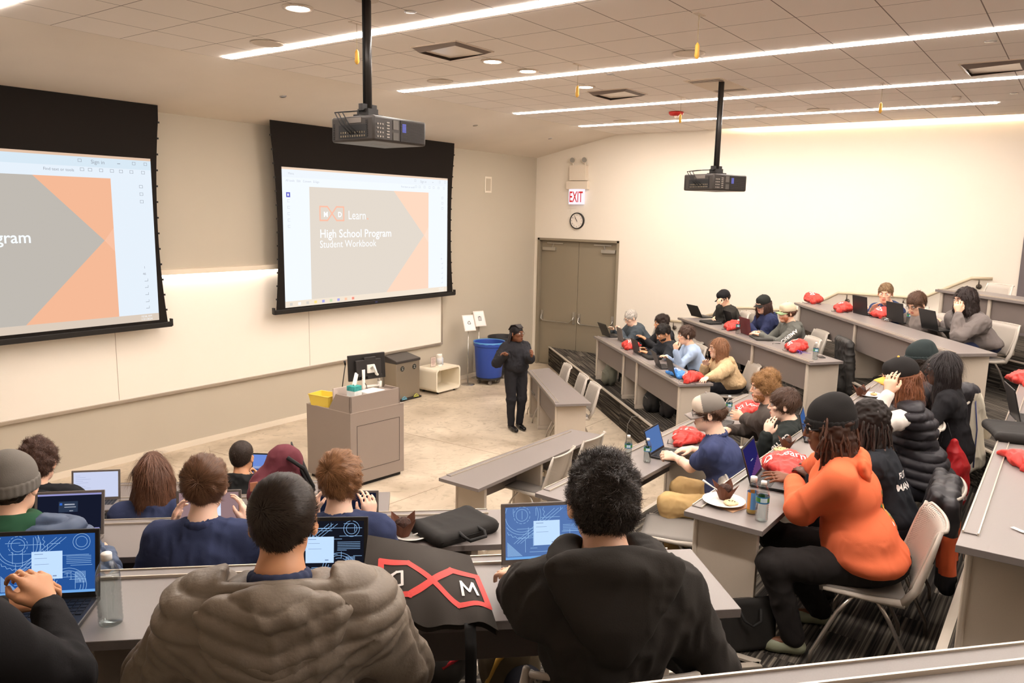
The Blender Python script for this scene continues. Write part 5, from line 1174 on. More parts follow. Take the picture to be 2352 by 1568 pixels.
f = MB(); f._add([(-.13,-.09,0),(.13,-.09,0),(.13,.09,0),(-.13,.09,0),(-.15,-.11,.13),(.15,-.11,.13),(.15,.11,.13),(-.15,.11,.13)], [(0,3,2,1),(0,1,5,4),(1,2,6,5),(2,3,7,6),(3,0,4,7)]); f.build('tub', [ym], T, solid=.005); f = MB(); f.tube([(-.152,-.112,.13),(.152,-.112,.13),(.152,.112,.13),(-.152,.112,.13),(-.152,-.112,.13)], .007, 6); f.build('lip', [ym], T, smooth=True)
# ------------------------------------------------------------------ bins, side table, stands
pb_ = at(942, 918, 0); T = thing('recycling_bin', 'brushed steel two compartment bin with a black lid by the front wall', 'bin', (pb_[0], pb_[1]+.03, 0)); s_ = 0
x0, x1 = -4.50, -3.93; yb, yf = -.06, -.36; T.location = ((x0+x1)/2, (yb+yf)/2, 0); sst = M('brushed steel bin', (160,150,136), .35, metal=.7)
MB().bx(x0, x1, yf, yb, .03, .66).build('body', [sst], T, world=True, bev=.012); MB().bx(x0-.01, x1+.01, yf-.03, yb, 0, .03).build('base', [M('black rubber', (34,32,30), .7)], T, world=True, bev=.004)
f = MB(); f._add([(x0-.008,yf-.012,.655),(x1+.008,yf-.012,.655),(x1+.008,yb+.0,.655),(x0-.008,yb,.655),(x0-.008,yf-.012,.70),(x1+.008,yf-.012,.70),(x1-.02,yb,.77),(x0+.02,yb,.77)], [(0,3,2,1),(4,5,6,7),(0,1,5,4),(1,2,6,5),(2,3,7,6),(3,0,4,7)]); f.build('lid', [M('black lid plastic', (58,54,52), .35)], T, world=True, bev=.01)
for xx, c in ((x0+.14,(0,0,0)), (x1-.14,(0,0,0))):
    f = MB(); f.tube([(xx,yf-.001,.56),(xx,yf-.004,.56)], .045, 24); o = f.build('sticker', [M('sticker black', (40,42,40), .5)], T, world=True)
    f = MB(); 
    for a in np.linspace(0, 2*PI, 4)[:-1]: f.box((xx+.014*math.cos(a+.5), yf-.005, .57+.014*math.sin(a+.5)), (.014,.002,.008), R=Matrix.Rotation(a, 3, 'Y'))
    f.box((xx, yf-.005, .542), (.04,.002,.006)); f.build('sticker_print', [M('sticker white', (215,215,205), .5)], T, world=True)
for xx, c in ((x0+.14,(110,170,190)), (x1-.14,(190,190,90))):
    f = MB(); f.tube([(xx-.045,yf-.04,.03),(xx-.045,yf-.045,.06),(xx,yf-.045,.085),(xx+.045,yf-.045,.06),(xx+.045,yf-.04,.03)], .008, 8); f.box((xx, yf-.05, .045), (.09,.04,.01)); f.build('pedal', [M('pedal %d' % c[0], c, .4)], T, world=True)
cx0, cx1, cy0, cy1 = -3.68, -3.03, -.52, -.07; T = thing('side_table', 'cream white moulded cube table open towards the room beside the steel bin', 'table', ((cx0+cx1)/2, (cy0+cy1)/2, 0)); crm = M('cream moulded plastic', (236,226,204), .35)
f = MB(); n = 8; r = .07; z0, z1 = .04, .46
def rrect(a, b, c, d, r, k=7):
    P = []
    for cx, cz, s in ((b-r,d-r,0),(a+r,d-r,1),(a+r,c+r,2),(b-r,c+r,3)):
        for i in range(k): t = PI/2*s+PI/2*i/(k-1); P.append((cx+r*math.cos(t), cz+r*math.sin(t)))
    return P
o1 = rrect(cx0,cx1,z0,z1,.07); o2 = rrect(cx0+.03,cx1-.03,z0+.03,z1-.03,.045); m_ = len(o1); vs = [(a,cy0,b) for a, b in o1]+[(a,cy0,b) for a, b in o2]+[(a,cy1,b) for a, b in o1]+[(a,cy1,b) for a, b in o2]; fs = []
for i in range(m_): j = (i+1) % m_; fs += [(i, j, m_+j, m_+i), (2*m_+i, 3*m_+i, 3*m_+j, 2*m_+j), (i, 2*m_+i, 2*m_+j, j), (m_+i, m_+j, 3*m_+j, 3*m_+i)]
f._add(vs, fs); f.bx(cx0+.02, cx1-.02, cy1-.012, cy1-.002, z0+.02, z1-.02); f.build('shell', [crm], T, world=True)
for a, b in ((cx0+.1,cy0+.06),(cx1-.1,cy0+.06),(cx0+.1,cy1-.06),(cx1-.1,cy1-.06)): MB().lathe([(.02,0),(.02,.04)], 12, (a,b,0)).build('foot', [M('black rubber', (34,32,30), .7)], T, world=True)
T = thing('sign_holder', 'clear acrylic holder with a printed notice on the cream cube table', 'sign', (-3.52,-.30,.46)); MB().box((0,0,.095), (.14,.006,.18)).build('acrylic', [clear_mat('acrylic', (240,236,234), .3)], T); MB().box((0,-.0005,.095), (.13,.003,.17)).build('notice', [M('notice paper', (238,226,218), .6)], T); f = MB()
for i in range(6): f.box((0,-.0024,.15-.02*i), (.09-.01*(i % 3),.001,.006))
f.build('print_lines', [M('notice print', (190,150,150), .6)], T)
T = thing('wipes_canister', 'white cylinder of wipes on the cream cube table', 'canister', (-3.36,-.30,.46)); MB().lathe([(.048,0),(.048,.17),(.052,.17),(.052,.20),(.045,.21),(0,.21)], 24).build('tub', [M('canister white', (236,232,222), .4)], T, smooth=False); MB().lathe([(.0485,.03),(.0485,.14)], 24).build('label', [M('canister label', (205,205,205), .5)], T, smooth=True)
T = thing('pump_bottle', 'clear hand sanitiser pump bottle behind the wipes canister', 'bottle', (-3.26,-.27,.46)); MB().lathe([(.03,0),(.03,.12),(.012,.145),(.012,.16)], 16).build('shell', [M('sanitiser plastic', (205,212,225), .2)], T, smooth=True); f = MB(); f.tube([(0,0,.16),(0,0,.20),(-.03,0,.20)], .006, 8); f.build('pump', [M('canister white', (236,232,222), .4)], T, smooth=True)
def barrel(x, y, label, mat, linerm, r=.29, h=.80, flap=True):
    T = thing('rolling_barrel', label, 'bin', (x, y, 0)); MB().lathe([(.0,.13),(r*.80,.13),(r*.84,.15),(r*.97,.72),(r*1.03,.73),(r*1.03,.80),(r*.97,.80),(r*.93,.70),(r*.80,.2),(0,.2)], 48).build('tub', [mat], T, smooth=False, bev=.004)
    f = MB()
    for s in (-1, 1):
        a = math.radians(-100 if s < 0 else 80); d = Vector((math.cos(a), math.sin(a), 0)); t = Vector((-d.y, d.x, 0)); c = d*(r*.99)
        f.tube([c-t*.06+Vector((0,0,.70)), c-t*.055+d*.03+Vector((0,0,.58)), c+t*.055+d*.03+Vector((0,0,.58)), c+t*.06+Vector((0,0,.70))], .012, 8); f.build('handle', [mat], T, smooth=True); f = MB()
    f = MB(); rn = np.random.default_rng(3); f.grid(lambda u, v: Vector(((r*(1.05-.10*abs(v-.35)*1.5+.004*math.sin(u*90)))*math.cos(2*PI*u), (r*(1.05-.10*abs(v-.35)*1.5+.004*math.sin(u*90)))*math.sin(2*PI*u), .74+.075*min(1, v*2.5)-.14*max(0, v-.4))), 60, 8); f.build('liner_bag', [linerm], T, smooth=True)
    if flap: f = MB(); a = math.radians(-75); f.grid(lambda u, v: Vector((r*1.05*math.cos(a+(u-.5)*.6), r*1.05*math.sin(a+(u-.5)*.6)-.01*math.sin(u*12)*v, .80-.32*v)), 8, 8); f.build('hanging_flap', [linerm], T, smooth=True, solid=.003)
    for i in range(4):
        a = PI/4+i*PI/2; f = MB(); c = Vector((math.cos(a)*r*.62, math.sin(a)*r*.62, 0)); f.tube([c+Vector((0,-.015,.04)), c+Vector((0,.015,.04))], .04, 16); f.tube([c+Vector((0,0,.04)), c+Vector((0,0,.10))], .012, 8); f.build('caster', [M('caster grey', (120,112,104), .5)], T, smooth=False)
    MB().lathe([(0,.095),(r*.82,.095),(r*.82,.13),(0,.13)], 32).build('dolly', [M('dolly plastic', (44,42,40), .6)], T); return T
barrel(-2.26, -.58, 'big royal blue rolling waste barrel with a pale blue liner', M('royal blue plastic', (44,74,158), .45), M('pale blue film', (90,150,205), .3))
barrel(-1.62, -.42, 'dark rolling waste barrel with a black liner behind the woman', M('charcoal plastic', (52,50,50), .5), M('black film', (26,25,25), .3), flap=False)
def stand(x, y, tilt, rz, label, icon):
    T = thing('sign_stand', label, 'sign', (x, y, 0), rz); st = M('chrome stand', (190,184,176), .25, metal=.85)
    MB().lathe([(0,.018),(.05,.016),(.13,.006),(.135,0)], 28).build('base', [st], T, smooth=True); MB().tube([(0,0,.01),(0,0,1.06)], .011, 10).build('pole', [st], T, smooth=True)
    R = Matrix.Rotation(tilt, 3, 'X')@Matrix.Rotation(.0, 3, 'Y'); c = Vector((0,-.02,1.17)); MB().box(c, (.24,.012,.31), R=R).build('frame', [M('pale frame', (222,214,204), .4)], T, bev=.002); pn = MB().box(c+R@Vector((0,-.0068,0)), (.205,.002,.275), R=R).build('card', [M('card white', (240,236,232), .6)], T)
    f = MB(); im = M('sign ink', (70,68,66), .6); e = lambda a, b: c+R@Vector((a, -.0085, b))
    if icon == 'r':
        for k in range(3):
            a0 = PI/2+k*2*PI/3; a1 = a0+2*PI/3; p0 = np.array([math.cos(a0), math.sin(a0)])*.045; p1 = np.array([math.cos(a1), math.sin(a1)])*.045; d = p1-p0
            s0, s1 = p0+d*.15, p0+d*.75; nn = np.array([-d[1], d[0]])/np.linalg.norm(d)*.006; f.quad(e(*(s0+nn)), e(*(s0-nn)), e(*(s1-nn)), e(*(s1+nn))); h_ = p0+d*.92; f.poly([e(*(s1+nn*2)), e(*(s1-nn*2)), e(*h_)])
    else:
        for i in range(4): x_ = -.024+.016*i; f.quad(e(x_-.003,-.04), e(x_+.003,-.04), e(x_+.003,.025), e(x_-.003,.025))
        f.quad(e(-.032,-.045), e(.032,-.045), e(.032,-.038), e(-.032,-.038)); f.quad(e(-.036,.028), e(.036,.028), e(.036,.038), e(-.036,.038)); f.quad(e(-.012,.038), e(.012,.038), e(.012,.048), e(-.012,.048)); f.quad(e(-.032,-.045), e(-.027,-.045), e(-.03,.03), e(-.036,.03)); f.quad(e(.032,-.045), e(.027,-.045), e(.03,.03), e(.036,.03))
    f.build('symbol', [im], T); return T
stand(-2.62, -.36, -.42, -.35, 'framed card with a recycling arrows symbol on a chrome stand left of the blue barrel', 'r')
stand(-2.02, -.13, -.42, -.35, 'framed card with a waste bin symbol on a chrome stand between the two barrels', 't')
# ------------------------------------------------------------------ projectors
def projector(px, py, rz, zt, label, dims=(.50,.42,.17), pole_z=None, shift=(0,0)):
    T = thing('projector', label, 'projector', (px, py, zt+dims[2]), rz); bk = M('black projector shell', (52,47,43), .4, spec=.4); dk = M('dark projector panel', (34,31,29), .5); w_, d_, h_ = dims; z1 = 0.; z0 = -h_
    sx, sy = shift; B = MB().box((sx, sy, -h_/2), (w_, d_, h_)).build('body', [bk], T, bev=.018)
    f = MB(); Lp = ZC-(zt+h_); f.tube([(0,0,.05),(0,0,Lp)], .032, 16); f.build('mast', [M('black mast', (44,40,37), .35)], T, smooth=True); f = MB(); f.tube([(-.04,0,.10),(-.04,0,Lp)], .007, 6); f.build('mast_cable', [blackc], T, smooth=True)
    MB().lathe([(.0,Lp-.004),(.09,Lp-.004),(.09,Lp-.0),(0,Lp-.0)], 24).build('ceiling_plate', [trimw], T)
    f = MB(); f.box((0,0,.045), (.10,.12,.05)); f.box((0,0,.08), (.15,.04,.05)); f.box((0,0,.012), (.24,.06,.016)); f.box((0,0,.012), (.06,.26,.016))
    for a in (-.1,.1): f.tube([(a,0,.01),(a,0,.045)], .008, 8)
    f.build('ceiling_mount', [dk], T)
    # face toward -y: vent grille, keypad ; face toward -x: connectors
    fy = sy-d_/2-.001; f = MB(); n = 17
    for i in range(n): f.box((sx+w_*.22, fy-.002, z0+.02+(h_-.04)*i/(n-1)), (w_*.46, .006, .0035))
    f.build('vent_grille', [M('grille bars', (64,58,54), .45)], T); MB().box((sx+w_*.22, fy, -h_/2), (w_*.47,.002,h_-.03)).build('grille_recess', [M('grille recess', (16,15,18), .6)], T)
    MB().box((sx+w_*.06, fy-.0015, -h_*.38), (w_*.07,.002,h_*.36)).build('lamp_glow', [emit('lamp leak', (120,130,235), .9)], T) if dims[0] > .4 else None
    MB().box((sx-w_*.10, fy-.002, -h_*.3), (w_*.10,.003,h_*.36)).build('warning_label', [M('label grey', (96,90,84), .5)], T); MB().box((sx-w_*.10, fy-.002, -h_*.75), (w_*.10,.003,h_*.3)).build('warning_label', [M('label grey2', (80,76,70), .5)], T)
    bt = M('keypad grey', (150,142,132), .5); f = MB()
    for r in range(4):
        for c in range(3): f.tube([(sx-w_*.43+c*.025, fy, z0+.035+r*.03), (sx-w_*.43+c*.025, fy-.004, z0+.035+r*.03)], .007, 8)
    for r in range(6): f.box((sx-w_*.245, fy-.002, z0+.035+r*.021), (.028,.005,.009))
    f.build('keypad', [bt], T)
    fx = sx-w_/2-.001; MB().box((fx, sy-d_*.02, -h_*.60), (.004,d_*.66,h_*.52)).build('connector_bay', [M('connector bay', (20,19,18), .6)], T); f = MB(); rn = random.Random(5)
    for r in range(2):
        for c in range(11): f.box((fx-.003, sy-d_*.30+c*d_*.055, -h_*.78+r*h_*.14), (.004, d_*.03*rn.uniform(.5,1), h_*.07))
    f.build('sockets', [M('socket metal', (150,138,118), .35, metal=.7)], T); MB().box((fx-.001, sy-d_*.05, -h_*.17), (.003,d_*.34,h_*.2)).build('rating_plate', [M('rating plate', (112,104,96), .5)], T)
    f = MB()
    for r in range(9):
        for c in range(2): f.box((fx-.001, sy-d_*.36+c*.014, -h_*.2-r*h_*.075), (.003,.009,.005)); f.box((fx-.001, sy+d_*.44-c*.010, -h_*.3-r*h_*.07), (.003,.006,.005))
    f.build('side_vents', [M('grille recess', (16,15,18), .6)], T)
    f = MB()
    for a, b in ((.1,.5),(.2,.35),(.28,.6)): f.tube([(fx-.005, sy+d_*(a-.25), -h_*.7), (fx-.05, sy+d_*(a-.15), -h_*.35), (fx-.03, sy+d_*(a+.05), .03), (fx+.10, sy+d_*(a-.02), .05), (-.03,0,.06)], .005, 6)
    f.build('cables', [blackc], T, smooth=True); MB().box((sx+.0, sy+.0, z0-.0005), (.16,.02,.001)).build('maker_strip', [M('strip grey', (120,112,106), .4)], T)
    MB().tube([(sx+w_*.2, sy+d_/2-.02, -h_*.45), (sx+w_*.2, sy+d_/2+.03, -h_*.45)], .05, 20).build('lens', [M('lens glass', (20,24,40), .1)], T); return T
projector(-9.37, -4.92, 0.0, 3.70, 'large black projector on a ceiling mast, nearer of the two, above the lectern', (.56,.46,.185), shift=(.10,-.02))
projector(-4.75, -5.85, -.35, 3.50, 'black projector on a ceiling mast, farther one, in front of the white right wall', (.56,.46,.185), shift=(-.03,-.02))
# ------------------------------------------------------------------ who sits where
def onrow(x, y, row_, d):
    p, q, u, n, t = ROWS[row_]; cc = n@p-d; r = ray(x, y); s = (cc-n@CAM[:2])/(n@r[:2]); return CAM+r*s
YL, YC, YR = math.atan2(-.723,.691), 0., math.atan2(.72,.694)
PEOPLE = {}
def D(px, py, t, dz=.05): return ('w', at(px, py, H*t+DT+dz))       # a hand over the desk top of tier t
def A(px, py, dep): return ('w', CAM+ray(px, py)*dep)                # a raised hand, dep metres out
def seat(key, row_, px, d, yaw, label, cl=None, cdx=0., ch=True, crz=0., **o):
    P = onrow(px[0], px[1], row_, d); t = ROWS[row_][4]; z = H*t
    r = person(label, P, z, yaw, **o); PEOPLE[key] = r
    if ch:
        b = r['base']; f = np.array([-math.sin(yaw), math.cos(yaw)]); r['chair'] = chair(b[0]+f[0]*(.03+cdx), b[1]+f[1]*(.03+cdx), z, yaw+crz, 'light grey chair under '+cl)
    return r
brown, dkb, blk_, bld = (84,56,38), (50,36,28), (24,20,18), (150,116,76)
NAVY = (56,64,94)
seat('buzz','L3',(650,1200),.80,YL,'person from behind in a grey quilted puffer jacket, buzz cut and glasses', ch=False, hh=.0065, hf=.0045, s=.97, skin='tan', kind='puffer', top=M('taupe quilted nylon', (128,116,102), .5, spec=.35, bump=(120,.25,.004)), hood=1.6, hair=dict(kind='fade', col=(52,42,34), n=16000, L=.022, whorl=(-.03,-.095,.06), nape=-.045, thick=.7, w=.0013, tex=.0015), glasses=True, w=1.12, bulk=1.15, seed=11, lean=.10, collar=True, collarm=M('navy collar', (48,56,84), .9), neck=1.02, hpitch=-.12, quilt=.055, puff=.017, nk=.138, hoodz=-.035, neckcut=.005, lh=(-.30,.36,.80), rh=(.20,.36,.80), drop=.03)
seat('fleece','L3',(1385,1158),.85,YL-.05,'person from behind in a charcoal hooded fleece, thick dark curly hair', ch=False, hh=.007, hf=.0045, s=1.04, skin='light', kind='hoodie', topname='fleece_hoodie', top=(54,51,48), hood=1.5, hair=dict(kind='short', col=(44,36,31), n=16000, L=.028, curl=.005, thick=1.35, nape=-.125, slope=.5, tex=.010, lock=40, w=.0014), hoodz=.035, nk=.142, w=1.0, bulk=1.1, seed=12, lean=.10, lh=D(1195,1318,3,.03), rh=(.22,.30,.80), hL=dict(d=(-.55,.8,-.05), curl=.6), drop=.02)
seat('boy1','L2',(471,1118),.80,YL,'person from behind in a navy polo shirt holding a laptop, brown swirled hair', 'the navy shirted laptop holder on the third left row', hh=.0075, hf=.005, s=1.02, skin='pale', kind='polo', short=False, top=NAVY, hair=dict(kind='short', col=(104,72,50), n=12000, L=.045, whorl=(-.0,-.1,.05), thick=1.35, nape=-.10, w=.0014, tex=.004), w=1.08, bulk=1.05, seed=13, lean=.1, lh=A(398,1215,3.6), rh=A(566,1205,3.55), hL=dict(d=(.2,.25,1), n=(-1,0,0), curl=.5), hR=dict(d=(-.2,.25,1), n=(1,0,0), curl=.5), poleL=(-.5,.2,-1), poleR=(.5,.2,-1))
seat('boy2','L2',(780,1106),.80,YL,'person from behind in a navy polo shirt, light brown hair, hand raised by the ear', 'the navy shirted boy with raised hand', hh=.0075, hf=.005, s=1.02, skin='pale', kind='polo', top=NAVY, hair=dict(kind='short', col=(142,100,66), n=12000, L=.045, whorl=(-.03,-.09,.07), thick=1.45, nape=-.10, w=.0014, tex=.006), w=1.0, seed=14, lean=.1, rh=A(852,1196,3.72), lh=A(722,1180,3.75), poleR=(.3,.5,-1), poleL=(-.3,.5,-1), hR=dict(d=(-.12,.1,1), n=(.5,-.9,.2), curl=.6), hL=dict(d=(.2,.1,1), n=(-1,0,0), curl=.9), hpitch=-.12)
seat('beanie','L2',(30,1118),.75,YL,'person in a grey knit beanie and green hood over a blue quilted jacket, left edge', 'the grey beanie wearer', hh=.0075, hf=.0055, s=1.08, skin='light', kind='puffer', top=M('slate quilted nylon', (74,88,112), .55, spec=.3), hair=dict(kind='short', col=dkb, n=200, L=.02), hat=dict(kind='beanie', col=(112,107,100), tilt=.1), w=1.25, bulk=1.1, seed=15, lean=.12, rh=(.26,.30,.80), quilt=.06)
nb = PEOPLE['beanie']; gs = Shape()
for a in np.linspace(-2.6, 2.6, 13): gs.ell(nb['Nb']+np.array([math.sin(a)*.098, -math.cos(a)*.088-.01, .03+.015*math.cos(a)]), (.045,.042,.05), .03)
gs.ell(nb['Nb']+np.array([0,-.12,-.0]), (.11,.05,.06), .04); blob('green_hood', gs, .007, M('green hood cloth', (44,80,58), .9, spec=.1), nb['P'], 1, (.006, 10), 3)
seat('curly','L1',(88,1062),.75,YL,'person in a black hoodie with curly dark brown hair, behind the grey beanie', 'the curly haired black hoodie wearer at left', hh=.0085, s=1.08, skin='light', kind='hoodie', top=(34,34,36), hood=1.2, hair=dict(kind='short', col=(82,56,44), n=7000, L=.035, curl=.006, thick=1.6, nape=-.11, tex=.012, lock=35), w=1.15, seed=16, lean=.1, rh=(.30,.34,.80), lh=(-.1,.34,.8))
seat('girl','L1',(352,1092),.80,YL,'person with long wavy brown hair and a navy collared shirt, second left desk', 'the long haired girl on the second left row', hh=.0085, s=1.03, skin='light', kind='polo', top=NAVY, hair=dict(kind='long', col=(112,76,56), n=6000, L=.15, drop=.16, wave=.006, thick=1.45, tex=.010, lock=22), w=1.0, seed=17, lean=.1, short=False)
seat('shortb','L0',(556,1050),.75,YL,'person in a black fleece with very short dark hair, front left desk', 'the man in the black fleece on the front left row', hh=.009, s=1.05, skin='tan', kind='fleece', top=(38,38,38), collar=True, collarm=M('grey collar', (150,145,140), .9), hair=dict(kind='fade', col=(62,50,42), n=4000, L=.012, thick=.6, nape=-.07, tex=.001), w=1.0, seed=18, lean=.1, hyaw=-.25, rh=A(590,1105,6.5), poleR=(.3,.5,-1), hR=dict(d=(-.1,.1,1), n=(.8,.3,0), curl=1.2))
# the person cut off by the left edge: only forearms and hands reach into the picture
P_ = CAM+ray(-270, 1225)*1.8
ba = person('person at the left edge in a black sweater, hands clasped before a blue laptop', P_, H*3, YL+.1, hh=.0065, hf=.0055, s=1.1, skin='tan', kind='shirt', top=(34,33,34), w=1.15, bulk=1.1, seed=19, lean=.12, lh=A(5,1400,2.2), rh=A(112,1392,2.12), elbR=A(158,1560,1.95), elbL=A(-140,1540,2.1), hair=dict(kind='short', col=blk_, n=300, L=.03), hR=dict(d=(-.55,.5,.75), n=(.75,-.5,.4), curl=1.0), hL=dict(d=(.7,.45,.4), n=(-.5,-.4,.7), curl=.9), hh_=0, sv=1.15); PEOPLE['arms'] = ba
chair(ba['base'][0], ba['base'][1], H*3, YL, 'light grey chair under the person at the left edge')
# centre block
seat('polo','C1',(1628,948),.85,YC+.25,'person in a navy polo shirt and khaki trousers, grey cap and glasses, typing', 'the navy polo wearer in khaki trousers', hh=.008, hf=.0055, s=1.18, skin='pale', kind='polo', top=(62,70,104), pants=(196,164,112), hair=dict(kind='short', col=(98,70,52), n=4000, L=.035, curl=.005, thick=1.35, nape=-.12, tex=.012, lock=35, slope=.45), hat=dict(kind='cap', col=(124,118,110), col2=(206,190,172), brim=(156,146,140), tilt=-.06), glasses=True, w=1.3, bulk=1.4, belly=1.0, arm=1.45, sv=1.3, seed=21, lean=.26, hyaw=.15, hpitch=-.2, hip=.58, lh=D(1555,1052,1,.07), rh=D(1590,1030,1,.06), hL=dict(d=(-.1,1,.2), n=(-.6,0,.8), curl=1.1), hR=dict(d=(-.4,.9,-.1), curl=.5), poleL=(-.6,-.1,-.8), legs={-1:((-.10,.03,.54),(-.19,.50,.55),(-.17,.44,.10)), 1:((.10,.03,.54),(.22,.48,.55),(.22,.40,.10))}, pf=1.3)
seat('blond','C1',(1757,890),.85,YC+.3,'person with thick curly blond hair in a charcoal jacket holding a drink bottle', 'the curly blond haired man', hh=.009, s=1.14, skin='light', kind='fleece', top=(78,71,66), hair=dict(kind='short', col=(168,126,80), n=6000, L=.045, curl=.008, thick=2.0, nape=-.12, tex=.014, lock=30, slope=.6), beard=(150,100,62), w=1.2, bulk=1.1, seed=22, lean=.2, hyaw=.25, lh=D(1690,960,1,.08), hL=dict(d=(.0,.9,.2), n=(-.9,0,.2), curl=.9))
seat('carh','C1',(1800,930),1.2,YC+.15,'person in a black hoodie with white sleeve lettering, fingers touching the ear', 'the black hoodie wearer touching an ear', hh=.009, s=1.08, skin='pale', kind='hoodie', top=(44,48,46), hood=1.1, hair=dict(kind='short', col=(88,64,50), n=5000, L=.045, thick=1.4, nape=-.11, slope=.6, whorl=(0,-.06,.1)), w=1.1, seed=23, lean=.12, hyaw=.2, lh=A(1760,1000,6.15), poleL=(-.3,.5,-1), hL=dict(d=(.25,-.15,1), n=(-.9,.4,0), curl=.4))
seat('orange','C2',(1903,978),.66,YC+.3,'person in a bright orange hoodie, black beanie and dreadlocks, at a plate of food', 'the orange hoodie wearer', hh=.0075, hf=.005, s=1.17, skin='brown', kind='hoodie', topname='orange_hoodie', top=M('orange sweatshirt cloth', (222,112,74), .9, spec=.1, bump=(240,.25,.002)), hood=1.4, pants=(40,37,36), shoe=(142,146,122), hair=dict(kind='dreads', col=(72,46,34), n=110, drop=.22, thick=1.1), hat=dict(kind='beanie', col=(36,34,33), tilt=.16), glasses=True, w=1.3, bulk=1.4, belly=1.05, sv=1.35, seed=24, lean=.26, hyaw=.2, hpitch=-.25, wr=(.009, 7), lh=D(1822,1100,2,.10), rh=D(1850,1070,2,.05), hL=dict(d=(-.3,1,.15), n=(-.3,-.2,.9), curl=.3), elbL=D(1838,1168,2,.08), legs={-1:((-.10,.03,.54),(-.20,.50,.53),(-.18,.36,.10)), 1:((.10,.03,.54),(.20,.50,.53),(.22,.20,.10))}, pf=1.25)
seat('dread','C2',(1995,968),.72,YC+.1,'person in a black printed shirt with long dreadlocks, beside the orange hoodie', 'the long haired person in the black printed shirt', hh=.009, s=1.1, skin='dark', kind='shirt', top=(38,40,44), hair=dict(kind='dreads', col=(44,36,32), n=190, drop=.36, thick=.7, tip=(150,108,66)), w=1.1, seed=25, lean=.2, hyaw=.1, hpitch=-.3)
seat('yel','C2',(2068,868),.72,YC+.3,'person in a black cap with yellow brim, white sleeves and a black quilted vest', 'the black vest wearer with the yellow brimmed cap', ch=False, hh=.0085, hf=.0055, s=1.12, skin='light', kind='vest', under=(232,224,214), top=M('black quilted nylon', (44,42,46), .5, spec=.3), hair=dict(kind='long', col=(134,82,52), n=3500, L=.14, drop=.10, wave=.004, thick=1.15), hat=dict(kind='cap', col=(38,36,35), brim=(232,182,84), tilt=-.05), w=1.15, bulk=1.15, seed=26, lean=.24, hyaw=.2, hpitch=-.2, lh=A(2040,905,5.35), poleL=(-.3,.5,-.9), hL=dict(d=(.15,-.1,1), n=(-.8,.5,0), curl=.5), rh=(-.05,.36,.82), quilt=.07)
seat('bb','C2',(2112,828),.62,YC+.2,'person in a dark green-black beanie and grey shirt, gold tipped dreadlocks', 'the dark beanie wearer at the centre', ch=False, hh=.009, s=1.14, skin='dark', kind='shirt', top=(70,68,70), hair=dict(kind='dreads', col=(48,36,28), n=80, drop=.26, thick=1.1, tip=(176,128,72)), hat=dict(kind='beanie', col=(46,54,54)), w=1.05, seed=27, lean=.2, hyaw=.05)
seat('wavy','C2',(2165,848),.85,YC+.1,'person in a black top with very long wavy black hair, beside the dark beanie', 'the very long haired person in black', ch=False, hh=.009, s=1.08, skin='brown', kind='shirt', top=(36,35,37), hair=dict(kind='long', col=(40,33,33), n=4000, L=.22, drop=.42, wave=.007, thick=1.2, lock=25), w=1.0, seed=28, lean=.15, hyaw=.1, glasses=True)
# right block
seat('old','R1',(1449,730),.72,YR,'person with white hair and glasses in a dark zip jacket, lowest right desk', 'the white haired man', hh=.0095, s=1.08, skin='pale', kind='fleece', top=(72,80,86), collar=True, hair=dict(kind='short', col=(222,214,202), n=2500, L=.03, thick=1.1, nape=-.09), glasses=True, w=1.2, bulk=1.15, seed=31, lean=.25, hyaw=.2, hpitch=-.45, brow=(180,170,160), lh=(-.1,.46,.8))
seat('curl2','R1',(1519,742),.95,YR,'person mostly hidden, round curly dark hair, behind the bearded man in black', 'the hidden curly haired person', hh=.0095, s=1.06, skin='tan', kind='hoodie', top=(44,44,46), hood=1., hair=dict(kind='short', col=(58,44,38), n=3000, L=.03, curl=.007, thick=2.0, nape=-.12, tex=.014, lock=30), seed=32, lean=.2)
seat('beard','R1',(1524,765),.60,YR,'person with black hair and beard in a black hoodie, leaning over a laptop', 'the bearded man in the black hoodie', hh=.0095, s=1.08, skin='tan', kind='hoodie', top=(46,48,52), hood=1.1, hair=dict(kind='short', col=(42,36,32), n=2500, L=.035, thick=1.4, nape=-.07), beard=(46,36,30), w=1.1, seed=33, lean=.30, hyaw=.05, hpitch=-.55, lh=D(1490,812,1,.04), rh=D(1480,804,1,.04), poleL=(-.7,-.2,-.6))
seat('blue','R1',(1576,770),.72,YR-.15,'person in a light blue long sleeved shirt, fist raised to the chin', 'the light blue shirt wearer', hh=.009, s=1.08, skin='light', kind='shirt', top=(168,188,216), hair=dict(kind='short', col=(84,62,50), n=2800, L=.05, thick=1.5, nape=-.11, slope=.6, whorl=(0,-.05,.1)), w=1.0, seed=34, lean=.24, hyaw=.05, hpitch=-.1, lh=A(1552,805,10.9), poleL=(-.2,.5,-1), hL=dict(d=(.1,.1,1), n=(-.5,.8,0), curl=1.4), rh=D(1530,820,1,.05))
seat('tan','R1',(1650,800),.85,YR-.15,'person in a tan sherpa jacket with long straight light brown hair', 'the tan sherpa jacket wearer', hh=.0085, s=1.1, skin='pale', kind='hoodie', topname='sherpa_jacket', top=M('tan sherpa', (200,172,134), .95, spec=.05, bump=(55,.8,.012)), hood=1.3, hair=dict(kind='long', col=(152,106,74), n=3200, L=.16, drop=.11, wave=.001, thick=1.0), w=1.25, bulk=1.25, sv=1.2, seed=35, lean=.2, hyaw=.05, hpitch=-.05, lh=D(1622,868,1,.05), rh=(.1,.34,.80))
